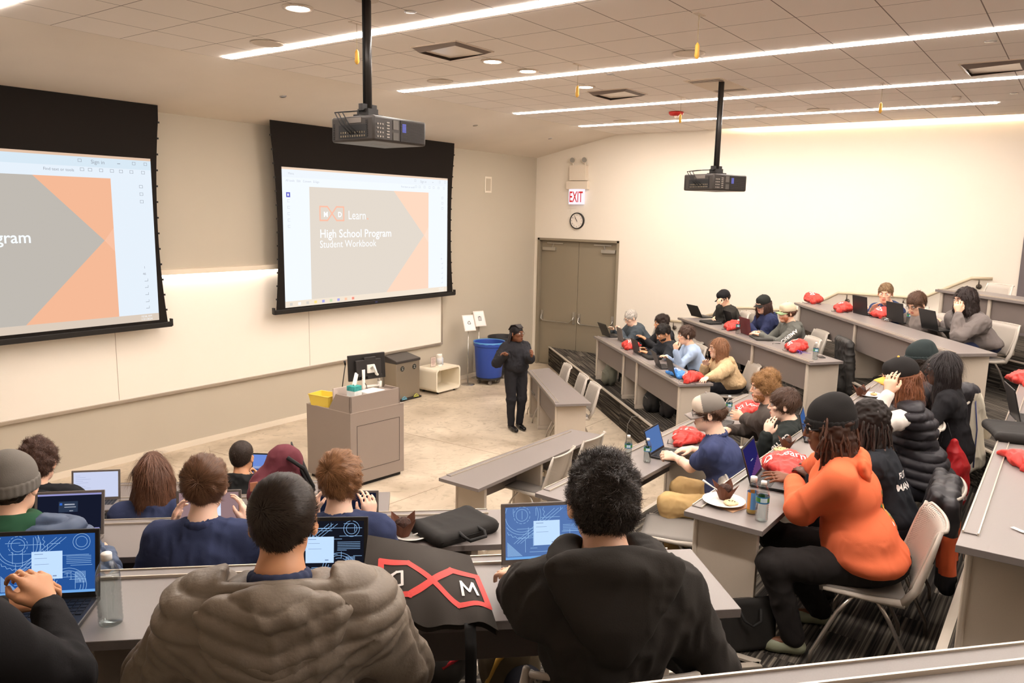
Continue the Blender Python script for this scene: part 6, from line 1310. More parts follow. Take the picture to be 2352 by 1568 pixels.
seat('capb','R2',(1662,685),.75,YR-.1,'person in a black jacket and black cap with sunglasses on it, hand on mouth', 'the black cap and black jacket wearer', hh=.0095, s=1.1, skin='light', kind='fleece', top=(50,48,44), hood=.9, hair=dict(kind='short', col=(60,44,34), n=900, L=.02, nape=-.07), hat=dict(kind='cap', col=(34,33,34), tilt=-.0), w=1.2, bulk=1.15, sv=1.2, seed=36, lean=.22, hyaw=.3, hpitch=-.4, lh=A(1652,703,12.55), poleL=(-.2,.4,-1), hL=dict(d=(.1,.1,1), n=(-.5,.8,0), curl=1.3), rh=D(1640,733,2,.04))
seat('capn','R2',(1753,699),.75,YR-.1,'person in a navy hoodie and black flat brimmed cap, long curly hair on the chest', 'the navy hoodie wearer with long curls', hh=.009, s=1.1, skin='light', kind='hoodie', top=(46,52,82), hood=1.2, hair=dict(kind='long', col=(70,46,38), n=3000, L=.12, drop=.20, wave=.007, thick=1.2), hat=dict(kind='cap', col=(42,44,42), text_=('e',), tilt=.05), w=1.15, seed=37, lean=.2, hyaw=.45, hpitch=-.3, rh=(.06,.42,.82), lh=(-.06,.42,.82))
seat('tanc','R2',(1808,718),.68,YR-.15,'person in a grey-green hoodie with white sleeve lettering, tan mesh cap, red beard', 'the tan mesh cap wearer', hh=.009, s=1.1, skin='light', kind='hoodie', top=(98,98,92), hood=1.15, hair=dict(kind='short', col=(108,72,54), n=2500, L=.04, thick=1.3, nape=-.15, slope=.4), beard=(150,88,60), hat=dict(kind='cap', col=(202,188,160), brim=(150,172,128), tilt=-.0), w=1.15, bulk=1.1, seed=38, lean=.2, hyaw=.15, hpitch=-.1, lh=D(1748,770,2,.05), rh=D(1745,765,2,.05))
seat('navy','R3',(2034,674),.75,YR+.25,'person in a navy t-shirt with short fair hair, turned to face the camera side', 'the fair haired navy t-shirt wearer', hh=.0085, s=1.1, skin='light', kind='shirt', top=(50,62,96), short=True, hair=dict(kind='short', col=(150,120,86), n=2500, L=.025, nape=-.075, thick=1.0, whorl=(0,-.04,.11)), w=1.15, seed=39, lean=.28, hyaw=.55, hpitch=-.15, lh=D(2000,712,3,.04), rh=(.1,.40,.80), brow=(110,84,60))
seat('glas','R3',(2106,698),.68,YR+.1,'person in a grey hoodie with brown hair and black glasses, looking down', 'the grey hoodie wearer with glasses', hh=.0085, s=1.12, skin='light', kind='hoodie', top=(132,122,116), hood=1.2, hair=dict(kind='short', col=(98,70,52), n=3000, L=.05, thick=1.35, nape=-.09, whorl=(0,-.06,.1)), glasses=True, w=1.15, seed=40, lean=.26, hyaw=.1, hpitch=-.5, lh=D(2082,730,3,.04), rh=D(2100,728,3,.1))
seat('dark','R3',(2216,690),.92,YR-.0,'person in a dark grey hoodie with shoulder length black hair, hand to the cheek', 'the dark haired grey hoodie wearer', hh=.0085, s=1.16, skin='light', kind='hoodie', top=(116,108,104), hood=1.25, pants=(44,50,76), shorts=True, hair=dict(kind='long', col=(52,40,37), n=3500, L=.10, drop=.06, wave=.004, thick=1.4), w=1.3, bulk=1.3, belly=1., sv=1.25, seed=41, lean=.26, hyaw=.0, hpitch=-.1, lh=A(2200,720,8.95), poleL=(-.4,.4,-.9), hL=dict(d=(.1,.0,1), n=(-.7,.6,0), curl=.9), rh=D(2165,745,3,.04), hip=.6)
wf = at(1181, 984, 0); yw = math.radians(152)
r = ray(1187, 766); tt = (math.hypot(wf[0]-CAM[0], wf[1]-CAM[1])-.02)/math.hypot(r[0], r[1]); hw = CAM+r*tt
dep = (RC@(hw-CAM))[2]
def stand_():
    r_ = person('person standing at the front in a black hooded tracksuit, braided hair and glasses, speaking', hw, 0., yw, stand=True, hh=.0085, hf=.005, s=1.02, skin='brown', kind='hoodie', topname='tracksuit_top', top=(42,41,44), hood=.9, pants=(40,39,42), shoe=(24,22,22), shiny=.15, hair=dict(kind='short', col=(38,31,31), n=1500, L=.03, thick=.45, tex=.0, nape=-.10, slope=.62), glasses=True, w=.86, bulk=1.12, seed=50, lean=.0, hyaw=.4, hpitch=-.0, belly=.8, sv=1.1, rh=A(1166,815,dep-.26), lh=A(1219,822,dep-.30), poleR=(.55,-.6,-.8), poleL=(-.55,-.6,-.8), hR=dict(d=(.7,.2,.35), n=(.2,-.3,.9), curl=.7), hL=dict(d=(-.1,.4,.8), n=(-.6,.5,.4), curl=1.2), legs={-1:((-.09,0,.86),(-.09,.03,.47),(-.08,-.02,.09)), 1:((.09,0,.86),(.09,.04,.47),(.07,.02,.09))}, pf=1.05)
    hp = r_['hp']; f = MB(); rn = random.Random(3)
    for i in range(26):
        a = -1.5+3.0*i/25; p = hp(math.sin(a)*.074, -math.cos(a)*.088-.012, .03); q = [p]
        for j in range(1, 7): q.append(p+np.array([math.sin(a)*.012*j, -.012*j*math.cos(a)-.006, -.045*j+rn.gauss(0,.002)]))
        f.tube([tuple(v) for v in q], [.0075]*5+[.006,.003], 6)
    for i in range(11):
        x = -.06+.012*i; f.tube([tuple(hp(x*.7,.078,.088)), tuple(hp(x*.9,.02,.132)), tuple(hp(x,-.06,.118)), tuple(hp(x*.9,-.11,.05))], .0075, 6)
    f.build('braids', [hairm('38 31 31', (38,31,31))], r_['P'], smooth=True)
    f = MB(); c_ = r_['Nb']; f.box((c_[0]-.085, c_[1]+.185, c_[2]-.17), (.035,.004,.03)); f.build('chest_badge', [M('badge red', (200,50,50), .6)], r_['P']); return r_
PEOPLE['woman'] = stand_()
# ------------------------------------------------------------------ chairs that stand empty or show behind people
def chair_top(px, py, t, rz, label):     # from a pixel of the backrest's top edge
    P = at(px, py, H*t+.86); b = P[:2]+np.array([-math.sin(rz), math.cos(rz)])*.335; return chair(b[0], b[1], H*t, rz, label)
chair_top(1410, 1530, 3, YL-.1, 'light grey chair at the bottom edge behind the charcoal fleece')
chair_top(640, 1585, 3, YL, 'light grey chair at the bottom edge behind the grey puffer jacket')
chair_top(1303, 838, 0, math.radians(44), 'empty chair farthest back at the short desk behind the woman')
chair_top(1340, 862, 0, math.radians(44), 'empty chair in the middle of the three at the short desk')
chair_top(1367, 882, 0, math.radians(46), 'empty chair nearest the camera at the short desk')
chair_top(1295, 1035, 0, .12, 'empty chair tucked at the near part of the aisle desk')
chair_top(1365, 1000, 0, .05, 'empty chair at the far end of the aisle desk')
chair_top(1655, 1105, 1, .35, 'empty grey chair with cushion beside the khaki trousers')
chair_top(1868, 775, 2, YR-.15, 'empty chair at the near end of the second right desk')
chair_top(2298, 652, 4, YR-.1, 'empty chair behind the highest right desk')
chair_top(1712, 716, 2, YR-.2, 'empty ribbed chair between the two black capped people')
chair_top(1600, 782, 1, YR, 'pale chair back beside the light blue shirt')
for px, py, lb in ((2170,923,'vacant chair nearest the white edged coat'),(2150,968,'vacant chair with the red bag hung on its back')):
    chair_top(px, py, 2, .25, lb)
def ltop(px, py, t, rz, label, **k): P = at(px, py, H*t+DT); return laptop(P[0], P[1], H*t+DT, rz, label, **k)
TOP = lambda t: H*t+DT
# left block
ltop(112, 1385, 3, YL+.03, 'open black laptop with a blue blueprint screen behind clasped hands, left edge', kind='print', w_=.32, d_=.23, open_=100, gl=1.05)
ltop(1255, 1300, 3, YL+.05, 'open laptop with a light blue blueprint screen left of the charcoal fleece', kind='print', scr='blue', w_=.34, d_=.23, open_=100, shell=lidg, gl=1.0)
ltop(735, 1345, 3, YL-.05, 'open laptop with dark blueprint screen half hidden by the puffer jacket', kind='printd', w_=.33, d_=.23, open_=100)
ltop(160, 1236, 2, YL+.05, 'open slim laptop with a dark desktop screen in front of the grey beanie', kind='dark', w_=.33, d_=.23, open_=105, shell=lidg, gl=1.0)
ltop(482, 1215, 2, YL, 'grey tablet laptop held up by the navy shirted boy', kind='pic', w_=.33, d_=.20, open_=96, shell=lidg)
ltop(835, 1212, 2, YL-.05, 'dark grey laptop right of the boy with the raised hand', kind='printd', scr='dark', w_=.30, d_=.20, open_=98, shell=lidg, gl=.8) if False else ltop(800, 1216, 2, YL-.05, 'dark grey laptop right of the boy with the raised hand', kind='plain', scr='dark', w_=.32, d_=.20, open_=98, shell=lidg)
ltop(222, 1152, 1, YL+.05, 'open laptop with a white document screen on the second left desk', kind='doc', w_=.32, d_=.215, open_=100, shell=lidg, gl=1.0)
ltop(618, 1098, 0, YL-.15, 'open laptop with a blue sky screen on the front left desk', kind='sky', w_=.33, d_=.22, open_=100)
def bot(px, py, t, label, **k): P = at(px, py, TOP(t)); return bottle(P[0], P[1], TOP(t), label, **k)
bot(255, 1432, 3, 'large clear unlabelled water bottle on the nearest left desk', lab=False, s=1.12)
bot(320, 1150, 1, 'small bottle half hidden left of the long haired girl', lab=True, s=.9)
P = at(1062, 1222, TOP(2)); sleeve(P[0]-.02, P[1]+.04, TOP(2), YL+.55+PI*0, 'black padded laptop sleeve with handles lying on the third left desk', L=.42, W=.30, t=.06)
P = at(945, 1232, TOP(2)); plate(P[0], P[1], TOP(2), 'white paper plate under the chocolate muffin on the third left desk', .10); muffin(P[0]-.03, P[1]+.03, TOP(2)+.01, 'chocolate muffin in a pointed brown paper, third left desk', s=1.25)
f = MB(); f.tube([(-.08,0,.006),(.02,0,.012),(.09,0,.004)], [.004,.003,.008], 6); T = thing('plastic_fork', 'white plastic fork across the plate on the third left desk', 'fork', (P[0]+.05, P[1]-.05, TOP(2)+.02), YL+.6); f.build('fork_body', [M('white plastic cutlery', (238,234,228), .4)], T, smooth=True)
# black tote with the bracket logo, lying over the edge of the nearest left desk
G = [np.array(at(845,1228,TOP(3)+.20)), np.array(at(1080,1275,TOP(3)+.13)), np.array(at(1145,1442,TOP(3)+.03)), np.array(at(822,1422,TOP(3)+.035))]
nt_ = np.cross(G[1]-G[0], G[3]-G[0]); nt_ /= -np.linalg.norm(nt_); nt_ = nt_ if nt_[2] > 0 else -nt_
def tote(u, v, o=0.):
    p = G[0]*(1-u)*(1-v)+G[1]*u*(1-v)+G[2]*u*v+G[3]*(1-u)*v; b = math.sin(PI*min(max(u,0),1))*math.sin(PI*min(v*.9+.05,1))
    return Vector(p+nt_*(.035*b+o)+np.array([0,0,.012*math.sin(u*11+v*5)*v+.006*math.sin(u*23)*v*v]))
cz = sum(G)/4; T = thing('tote_bag', 'black tote bag with a red and white bracket logo lying on the nearest left desk', 'bag', (cz[0], cz[1], TOP(3)+.001)); bkc = M('black non woven cloth', (66,61,56), .8, spec=.2, bump=(500,.3,.001))
f = MB(); f.grid(lambda u, v: tote(u, v), 28, 20); f.grid(lambda u, v: tote(1-u, v, -.03) if True else 0, 28, 20); f.grid(lambda u, v: tote(0, 1-v, -.03*u) , 3, 20); f.grid(lambda u, v: tote(1, v, -.03*u), 3, 20); f.grid(lambda u, v: tote(u, 0, -.03*(v)), 28, 3); f.build('bag_body', [bkc], T, world=True, smooth=True)
def strip2(pts, w_, mb, o=.002, nseg=6):
    for (a, b), (c, d) in zip(pts[:-1], pts[1:]):
        l = math.hypot((c-a)*1.5, d-b); nx, ny = -(d-b)/l*w_/1.5, (c-a)*1.5/l*w_
        mb.grid(lambda s_, t_: tote(a+(c-a)*s_+nx*(t_-.5)*(1), b+(d-b)*s_+ny*(t_-.5), o), nseg, 2)
def strip3(pts, w_, mb, o=.002):     # closed band of even width around a path
    for (a, b), (c, d) in zip(pts[:-1], pts[1:]):
        ex, ey = (c-a), (d-b)/1.35; l = math.hypot(ex, ey); nx, ny = -ey/l*w_, ex/l*w_*1.35; e2 = .35*w_/l; 
        mb.grid(lambda s_, t_: tote(a+(c-a)*(s_*(1+2*e2)-e2)+nx*(t_-.5), b+(d-b)*(s_*(1+2*e2)-e2)+ny*(t_-.5), o), 8, 2)
rdp = M('red print', (226,78,72), .6); f = MB(); u0, u1, um, v0, v1, vm = .14, .98, .56, .33, .76, .545; c0, c1 = .37, .75
strip3([(u0,v1),(u0,v0),(c0,v0),(um,vm),(c1,v1),(u1,v1)], .05, f); strip3([(u1,v1),(u1,v0),(c1,v0),(um,vm),(c0,v1),(u0,v1)], .05, f, .0026); f.build('logo_band', [rdp], T, world=True)
def glyph(path, uc, wd, name):
    f = MB(); strip3([(uc-x, vm+y) for x, y in path], wd, f, .0035); f.build(name, [M('white letter print', (240,234,228), .6)], T, world=True)
glyph([(-.045,.09),(-.045,-.09),(.0,-.09),(.035,-.06),(.045,0),(.035,.06),(.0,.09),(-.045,.09)], .27, .022, 'logo_letter')
glyph([(-.06,.09),(-.05,-.09),(.0,.04),(.05,-.09),(.06,.09)], .86, .022, 'logo_letter')
for uu in (.17, .80):
    f = MB(); p0 = tote(uu, .99, -.004); p1 = p0+Vector((-.02,-.02,-.06)); dd = Vector((.69,-.723,0)); f.grid(lambda s_, t_: p0.lerp(p1, min(1, t_*3))+Vector((-.018,-.017,0))*(1 if t_ > .33 else t_*3)+dd*(.035*(s_-.5))+Vector((0,0,-max(0, t_-.33)*.55)), 3, 12); f.build('strap', [webb], T, world=True, smooth=True, solid=.003)
# maroon backpack on the second left desk
P = at(648, 1160, TOP(1)); T = thing('backpack', 'maroon backpack with black straps standing on the second left desk', 'backpack', (P[0], P[1], TOP(1)+.001), YL+.1); sh = Shape()
sh.ell((-.03,0,.15), (.19,.13,.155), .05); sh.ell((.02,.0,.30), (.13,.09,.14), .05); sh.ell((-.10,-.09,.12), (.12,.08,.11), .03); sh.cut(lambda X, Y, Z: -Z+0*X+0*Y); mar = M('maroon canvas', (104,44,54), .8, bump=(300,.3,.002)); blob('pack', sh, .007, mar, T, 1, (.008, 9), 6)
f = MB(); f.grid(lambda u, v: Vector((.10+.10*u+.03*math.sin(v*5), -.05+.12*v, .20+.24*(1-u)*(.6+.4*v)-.1*u)), 8, 8); f.build('flap', [M('black bag lining', (38,35,35), .7)], T, smooth=True, solid=.01)
f = MB(); f.tube([(.05,-.1,.38),(.16,-.12,.30),(.22,-.10,.16),(.2,-.08,.02)], .014, 6); f.build('strap', [webb], T, smooth=True); MB().box((-.17,-.145,.2), (.05,.01,.06), .3).build('patch', [M('leather patch', (176,116,86), .6)], T)
# centre block
ltop(1508, 1040, 1, -.04+.1, 'open black laptop with a pale blue screen in front of the navy polo shirt', kind='plain', scr='blue', w_=.33, d_=.23, open_=108, gl=1.0)
ltop(1632, 972, 1, .2, 'open dark laptop behind the grey cap wearer', kind='plain', scr='plain', w_=.31, d_=.21, open_=105, gl=.8)
ltop(1735, 1100, 2, .12, 'open black laptop with a violet dusk screen before the orange hoodie', kind='purple', w_=.34, d_=.24, open_=108, gl=1.0)
ltop(1850, 1005, 2, .2, 'dark laptop mostly hidden behind the black beanie', kind='plain', scr='plain', w_=.31, d_=.21, open_=105, gl=.6)
ltop(2330, 965, 3, .25, 'open black laptop with a slate blue screen at the right edge', kind='plain', w_=.33, d_=.23, open_=105, gl=.75)
bot(1442, 1053, 1, 'water bottle left of the blue screened laptop, plastic wrap around it', s=1.0); bot(1486, 1061, 1, 'water bottle standing in front of the blue screened laptop', s=1.0)
bot(1748, 1196, 2, 'water bottle with a green label nearest the corner of the second centre desk', s=1.12)
b = bot(1726, 1178, 2, 'juice bottle with a blue and orange label behind the water bottle', lab='j', s=1.1) if False else None
P = at(1726, 1178, TOP(2)); T = thing('juice_bottle', 'clear juice bottle with a blue and orange label beside the water bottle', 'bottle', (P[0], P[1], TOP(2)+.001)); MB().lathe([(.02,0),(.030,.004),(.031,.02),(.030,.14),(.026,.165),(.018,.185),(.0165,.195)], 24).build('shell', [plast], T, smooth=True); MB().lathe([(.0192,.19),(.0192,.218),(.017,.22),(0,.22)], 20).build('cap', [capw], T, smooth=True)
f = MB(); n = 24
for i in range(n):
    a0, a1 = 2*PI*i/n, 2*PI*(i+1)/n; f.mat(0 if (i//3) % 3 else 1); f.quad(*[(.0318*math.cos(a), .0318*math.sin(a), z) for a, z in ((a0,.03),(a1,.03),(a1,.13),(a0,.13))])
f.build('label', [M('label sky', (96,150,205), .5), M('label orange', (226,150,70), .5)], T, smooth=True); MB().lathe([(.028,.004),(.0285,.02),(.0285,.03),(0,.03)], 20).build('juice', [M('amber juice', (214,180,90), .2)], T, smooth=True)
bot(1673, 955, 1, 'drink bottle in the curly blond haired man\'s hand', s=1.05)
P = at(1662, 1156, TOP(2)); plate(P[0], P[1], TOP(2)+.002, 'white paper plate with a cookie and muffin on the second centre desk', .125); muffin(P[0]+.05, P[1]+.015, TOP(2)+.012, 'chocolate muffin in pointed brown paper on the white plate', s=1.2); cookie(P[0]-.015, P[1]-.05, TOP(2)+.012, 'pale round cookie on the white plate near the desk corner', .042, (232,208,164))
T = thing('plastic_fork', 'white plastic fork stuck in the muffin on the white plate', 'fork', (P[0]+.02, P[1]+.03, TOP(2)+.06), 2.2); MB().tube([(-.0,0,0),(.05,0,.03),(.11,0,.07)], [.004,.004,.008], 6).build('fork_body', [M('white plastic cutlery', (238,234,228), .4)], T, smooth=True)
T = thing('napkin', 'beige paper napkin under the white plate', 'napkin', (P[0]+.01, P[1]-.05, TOP(2)+.0005), -.3); MB().box((0,0,.001), (.2,.16,.002)).build('sheet', [M('brown napkin', (190,150,115), .9)], T)
P = at(1796, 1036, TOP(2)); cookie(P[0], P[1], TOP(2)+.001, 'chocolate chip cookie behind the red bag on the second centre desk', .06); muffin(P[0]+.1, P[1], TOP(2), 'chocolate muffin behind the red bag near the black beanie', s=1.)
P = at(2000, 910, TOP(2)); plate(P[0], P[1], TOP(2), 'white paper plate in front of the white sleeved person', .11); muffin(P[0]-.05, P[1]+.08, TOP(2), 'muffin in brown paper left of the yellow brimmed cap', s=1.2); cookie(P[0]+.03, P[1]-.02, TOP(2)+.012, 'small cookie on the plate before the white sleeves', .03)
def rbag(px, py, t, rz, label, **k): P = at(px, py, TOP(t)); return bag(P[0], P[1], TOP(t), rz, label, **k)
rbag(1578, 1012, 1, .15, 'red drawstring bag beside the khaki trousered man\'s laptop', L=.40, W=.28, Hh=.15, seed=3, trz=-1.15, tsz=.075, toff=(-.06,.05))
rbag(1718, 945, 1, .1, 'red drawstring bag behind the drink bottle on the lowest centre desk', L=.38, W=.26, Hh=.13, seed=4, trz=-1.0)
rbag(1805, 1078, 2, .25, 'large red drawstring bag between laptop and orange hoodie', L=.46, W=.30, Hh=.15, seed=5, trz=-1.3, tsz=.085, toff=(-.06,.06))
bl2 = M('blue bag cloth', (62,130,204), .5, spec=.35, bump=(60,.25,.006))
rbag(1555, 862, 1, .7, 'blue drawstring bag on the lowest right desk', L=.34, W=.22, Hh=.11, mat=bl2, seed=6, txt='', logo=True, trz=.5, tsz=.08, toff=(0.05,0))
rbag(1590, 872, 1, .2, 'red drawstring bag at the near end of the lowest right desk', L=.42, W=.26, Hh=.14, seed=7, trz=-.6, toff=(-.03,.04))
rbag(1450, 798, 1, .3, 'red drawstring bag before the white haired man', L=.42, W=.26, Hh=.15, seed=8, txt='', trz=.3, toff=(-.02,0))
rbag(1680, 755, 2, .3, 'open red drawstring bag on the second right desk', L=.38, W=.24, Hh=.15, seed=9, txt='', logo=False)
rbag(1828, 803, 2, .2, 'red drawstring bag at the near end of the second right desk', L=.46, W=.28, Hh=.16, seed=10, trz=-.5, toff=(-.05,.03))
rbag(1868, 694, 3, .3, 'red drawstring bag at the far end of the third right desk', L=.50, W=.30, Hh=.18, seed=11, txt='', trz=.2, tsz=.11, toff=(.08,.0))
rbag(1937, 714, 3, .1, 'red drawstring bag touching the first open laptop, third right desk', L=.40, W=.26, Hh=.15, seed=12, txt='', trz=0, tsz=.1, toff=(.05,0))
rbag(2022, 728, 3, .3, 'red drawstring bag between the two dark laptops, third right desk', L=.34, W=.26, Hh=.16, seed=13, txt='', trz=.1, tsz=.09, toff=(.05,0))
# right block laptops: seen from behind their lids
ltop(1392, 772, 1, YR+.15, 'open dark laptop with orange and green stickers at the far end, lowest right desk', kind='plain', scr='off', w_=.34, d_=.24, open_=115, gl=.3)
ltop(1425, 783, 1, YR, 'open laptop in front of the white haired man', kind='plain', scr='off', w_=.30, d_=.22, open_=100, shell=lidg)
ltop(1462, 812, 1, YR, 'thin open laptop the bearded man leans over', kind='plain', scr='off', w_=.32, d_=.22, open_=105)
ltop(1512, 843, 1, YR-.1, 'open black laptop in front of the light blue shirt', kind='plain', scr='off', w_=.33, d_=.23, open_=112)
ltop(1543, 862, 1, YR-.1, 'half hidden black laptop behind the blue drawstring bag', kind='plain', scr='off', w_=.31, d_=.22, open_=105)
ltop(1600, 728, 2, YR+.2, 'open black laptop with its lid leaning back, far end of the second right desk', kind='plain', scr='off', w_=.33, d_=.23, open_=120)
ltop(1676, 742, 2, YR, 'small black open laptop behind the open red bag', kind='plain', scr='off', w_=.28, d_=.2, open_=110)
ltop(1712, 768, 2, YR, 'open dark red lidded laptop before the navy hoodie', kind='plain', scr='off', w_=.33, d_=.24, open_=100, shell=M('dark red shell', (92,30,36), .35))
ltop(1975, 722, 3, YR, 'first open black laptop of the third right desk', kind='plain', scr='off', w_=.33, d_=.25, open_=98)
ltop(2055, 740, 3, YR, 'second open black laptop, before the bespectacled grey hoodie', kind='plain', scr='off', w_=.33, d_=.25, open_=98)
ltop(2135, 758, 3, YR-.1, 'third open black laptop with a round metal emblem on its lid', kind='plain', scr='off', w_=.34, d_=.25, open_=106)
bot(1694, 766, 2, 'water bottle beside the open red bag on the second right desk'); bot(1872, 825, 2, 'water bottle at the near end of the second right desk'); bot(2087, 745, 3, 'water bottle between the second and third laptops, third right desk')
bot(1984, 716, 3, 'water bottle half hidden behind the first laptop, third right desk')
P = at(1497, 822, TOP(1)); sleeve(P[0], P[1], TOP(1), YR, 'black laptop sleeve before the bearded man', L=.36, W=.24, t=.03); P = at(1632, 742, TOP(2)); sleeve(P[0], P[1], TOP(2), YR+.1, 'flat black sleeve before the black capped man', L=.40, W=.26, t=.025); P = at(1748, 778, TOP(2)); sleeve(P[0], P[1], TOP(2), YR-.2, 'grey-black sleeve before the tan mesh cap', L=.42, W=.27, t=.03, col=M('charcoal neoprene', (66,64,60), .8))
P = at(2322, 1003, TOP(3)); sleeve(P[0]+.02, P[1]-.02, TOP(3), .3, 'dark padded laptop sleeve at the right edge of the photo', L=.42, W=.30, t=.05)
P = at(2352, 1070, TOP(3)); bag(P[0]+.05, P[1], TOP(3), .3, 'red bag corner peeking in at the right edge', L=.26, W=.2, Hh=.08, seed=14, txt='', logo=False, cord=False)
P = at(2352, 882, TOP(3)); bag(P[0]+.05, P[1], TOP(3), .3, 'red bag at the right edge beyond the slate screened laptop', L=.3, W=.22, Hh=.12, seed=15, txt='', logo=False, cord=False)
P = at(2346, 1222, TOP(3)); T = thing('plastic_fork', 'white plastic fork on the third centre desk at the right edge', 'fork', (P[0], P[1], TOP(3)+.001), -2.2); f = MB(); f.tube([(.02,0,.004),(.12,0,.006)], [.005,.004], 6); f.ball((.0,0,.004), (.022,.012,.004), 10)
for k in range(4): f.tube([(-.01,-.009+.006*k,.004),(-.045,-.009+.006*k,.004)], .0018, 5)
f.build('fork_body', [M('white plastic cutlery', (238,234,228), .4)], T, smooth=True)
P = at(1857, 812, TOP(2)); T = thing('phone', 'black phone at the near end of the second right desk', 'phone', (at(1886,820,TOP(2))[0], at(1886,820,TOP(2))[1], TOP(2)+.001), .5); MB().box((0,0,.004), (.15,.075,.008)).build('slab', [M('phone black', (30,30,34), .2)], T, bev=.003)
P = at(1836, 812, TOP(2)); T = thing('safety_glasses', 'purple framed safety glasses in front of the near red bag', 'glasses', (P[0], P[1], TOP(2)+.002), YR); f = MB()
for k in (-1, 1): f.tube([(k*.03+.028*math.cos(a), 0, .02+.018*math.sin(a)) for a in np.linspace(0, 2*PI, 13)], .003, 5); f.tube([(k*.058,0,.025),(k*.06,-.12,.01)], .002, 5)
f.build('frame', [M('purple plastic', (96,60,190), .3)], T, smooth=True)
P = at(2035, 738, TOP(3)); T = thing('snack_tray', 'clear crumpled plastic tray before the third red bag', 'tray', (P[0], P[1], TOP(3)+.001), YR); sh = Shape(); sh.ell((0,0,.025), (.09,.05,.03), .02); sh.cut(lambda X,Y,Z: -Z+0*X+0*Y); blob('film', sh, .006, clear_mat('crumpled film', (240,236,232), .5, .1), T, 0, (.006, 30), 2)
P = at(1428, 1058, TOP(1)); T = thing('plastic_wrap', 'crumpled clear plastic wrap at the foot of the two water bottles', 'wrap', (P[0], P[1], TOP(1)+.001), .2); sh = Shape(); sh.ell((0.02,0,.02), (.10,.045,.028), .02); sh.ell((.08,-.02,.02), (.05,.03,.022), .02); sh.cut(lambda X,Y,Z: -Z+0*X+0*Y); blob('film', sh, .005, clear_mat('crumpled film', (240,236,232), .5, .1), T, 0, (.007, 35), 2)
# cables
T = thing('cable', 'thin black cable hanging in a loop down the front of the second right desk', 'cable', at(1790, 800, TOP(2)))
pn = ROWS['R2'][3]; q0, q1 = at(1778,790,TOP(2)), at(1805,800,TOP(2)); o3 = np.array([pn[0], pn[1], 0])*.03; f = MB(); f.tube([q0-o3*3+[0,0,.006], q0+o3*.6+[0,0,.014], q0+o3+[0,0,-.25], (q0+q1)/2+o3*1.2+[0,0,-.52], q1+o3+[0,0,-.25], q1+o3*.6+[0,0,.014], q1-o3*3+[0,0,.006]], .004, 6); f.build('cord', [blackc], T, world=True, smooth=True)
e = at(1455, 958, H); T = thing('cable', 'thin grey cable running down the carpeted riser of the lowest right tier', 'cable', (e[0], e[1], 0)); f = MB(); o3 = np.array([nR[0], nR[1], 0])*.075; f.tube([e-o3+[0,0,.01], e+o3*.3+[0,0,.012], e+o3*1.1+[0,0,-.1], e+o3*1.2+[0,0,-H+.01]], .005, 6); f.build('cord', [M('grey cord', (110,106,100), .6)], T, world=True, smooth=True)
e = at(1970, 868, H*3); T = thing('cable', 'pale cable trailing from the third right tier', 'cable', e); f = MB(); f.tube([e+[0,0,.006], e+np.array([nR[0],nR[1],0])*.12+[0,0,.006], e+np.array([nR[0],nR[1],0])*.2+[.0,0,-.2], e+np.array([nR[0],nR[1],0])*.25+[0,-.1,-H+.02]], .005, 6); f.build('cord', [M('pale cord', (170,165,155), .6)], T, world=True, smooth=True)
# bags on the floor
def pack(px, py, t, rz, label, col, s=1., name='backpack'):
    P = at(px, py, H*t); T = thing(name, label, 'backpack', (P[0], P[1], H*t+.001), rz); sh = Shape(); sh.ell((0,0,.20*s), (.16*s,.10*s,.22*s), .04); sh.ell((0,-.09*s,.14*s), (.12*s,.06*s,.13*s), .02); sh.ell((0,0,.40*s), (.11*s,.08*s,.06*s), .04); sh.cut(lambda X, Y, Z: -Z+0*X+0*Y)
    blob('pack', sh, .008, M('pack cloth %d %d %d' % col, col, .75, bump=(250,.3,.002)), T, 1, (.008, 10), 3); f = MB()
    for k in (-1, 1): f.tube([(k*.07*s,.08*s,.42*s),(k*.09*s,.13*s,.30*s),(k*.09*s,.12*s,.08*s)], .014*s, 6)
    f.build('strap', [webb], T, smooth=True); MB().tube([(-.04*s,.03*s,.44*s),(-.03*s,.03*s,.49*s),(.03*s,.03*s,.49*s),(.04*s,.03*s,.44*s)], .009*s, 6).build('grab_handle', [webb], T, smooth=True); MB().tube([(-.1*s,-.13*s,.22*s),(0,-.155*s,.25*s),(.1*s,-.13*s,.22*s)], .004*s, 5).build('zip', [M('zip grey', (120,116,108), .5)], T, smooth=True); return T
pack(1402, 884, 1, YR+PI, 'olive grey backpack under the far end of the lowest right desk', (96,96,84), 1.0); pack(1500, 945, 1, YR+PI, 'black backpack under the lowest right desk near its middle', (38,37,37), 1.0); pack(1535, 958, 1, YR+PI-.5, 'second dark backpack slumped beside the black one under the lowest right desk', (52,49,50), .85)
pack(2240, 882, 3, YR+.6, 'black backpack on the floor under the end chair of the third right desk', (34,33,33), 1.05)
P = at(1722, 1496, H*2); T = thing('laptop_bag', 'upright black laptop bag with handle leaning by the second centre desk leg', 'bag', (P[0], P[1]+.02, H*2+.001), YL+.05); sh = Shape()
for i in range(9): xx = -.14+.28*i/8; sh.cap((xx,0,.035), .03, (xx,.03,.27), .03, .03)
sh.cut(lambda X, Y, Z: -Z+0*X+0*Y); blob('case', sh, .007, blk, T, 2, (.003,7), 4); MB().tube([(-.07,-.02,.26),(-.05,-.05,.21),(0,-.055,.175),(.05,-.05,.20),(.06,-.02,.26)], .008, 6).build('handle', [webb], T, smooth=True); MB().tube([(-.172,-.0,.04),(-.172,.02,.25),(-.14,.03,.30),(.14,.03,.30),(.172,.02,.25),(.172,0,.04)], .004, 6).build('zip', [M('zip dark', (70,64,58), .5, metal=.3)], T, smooth=True)
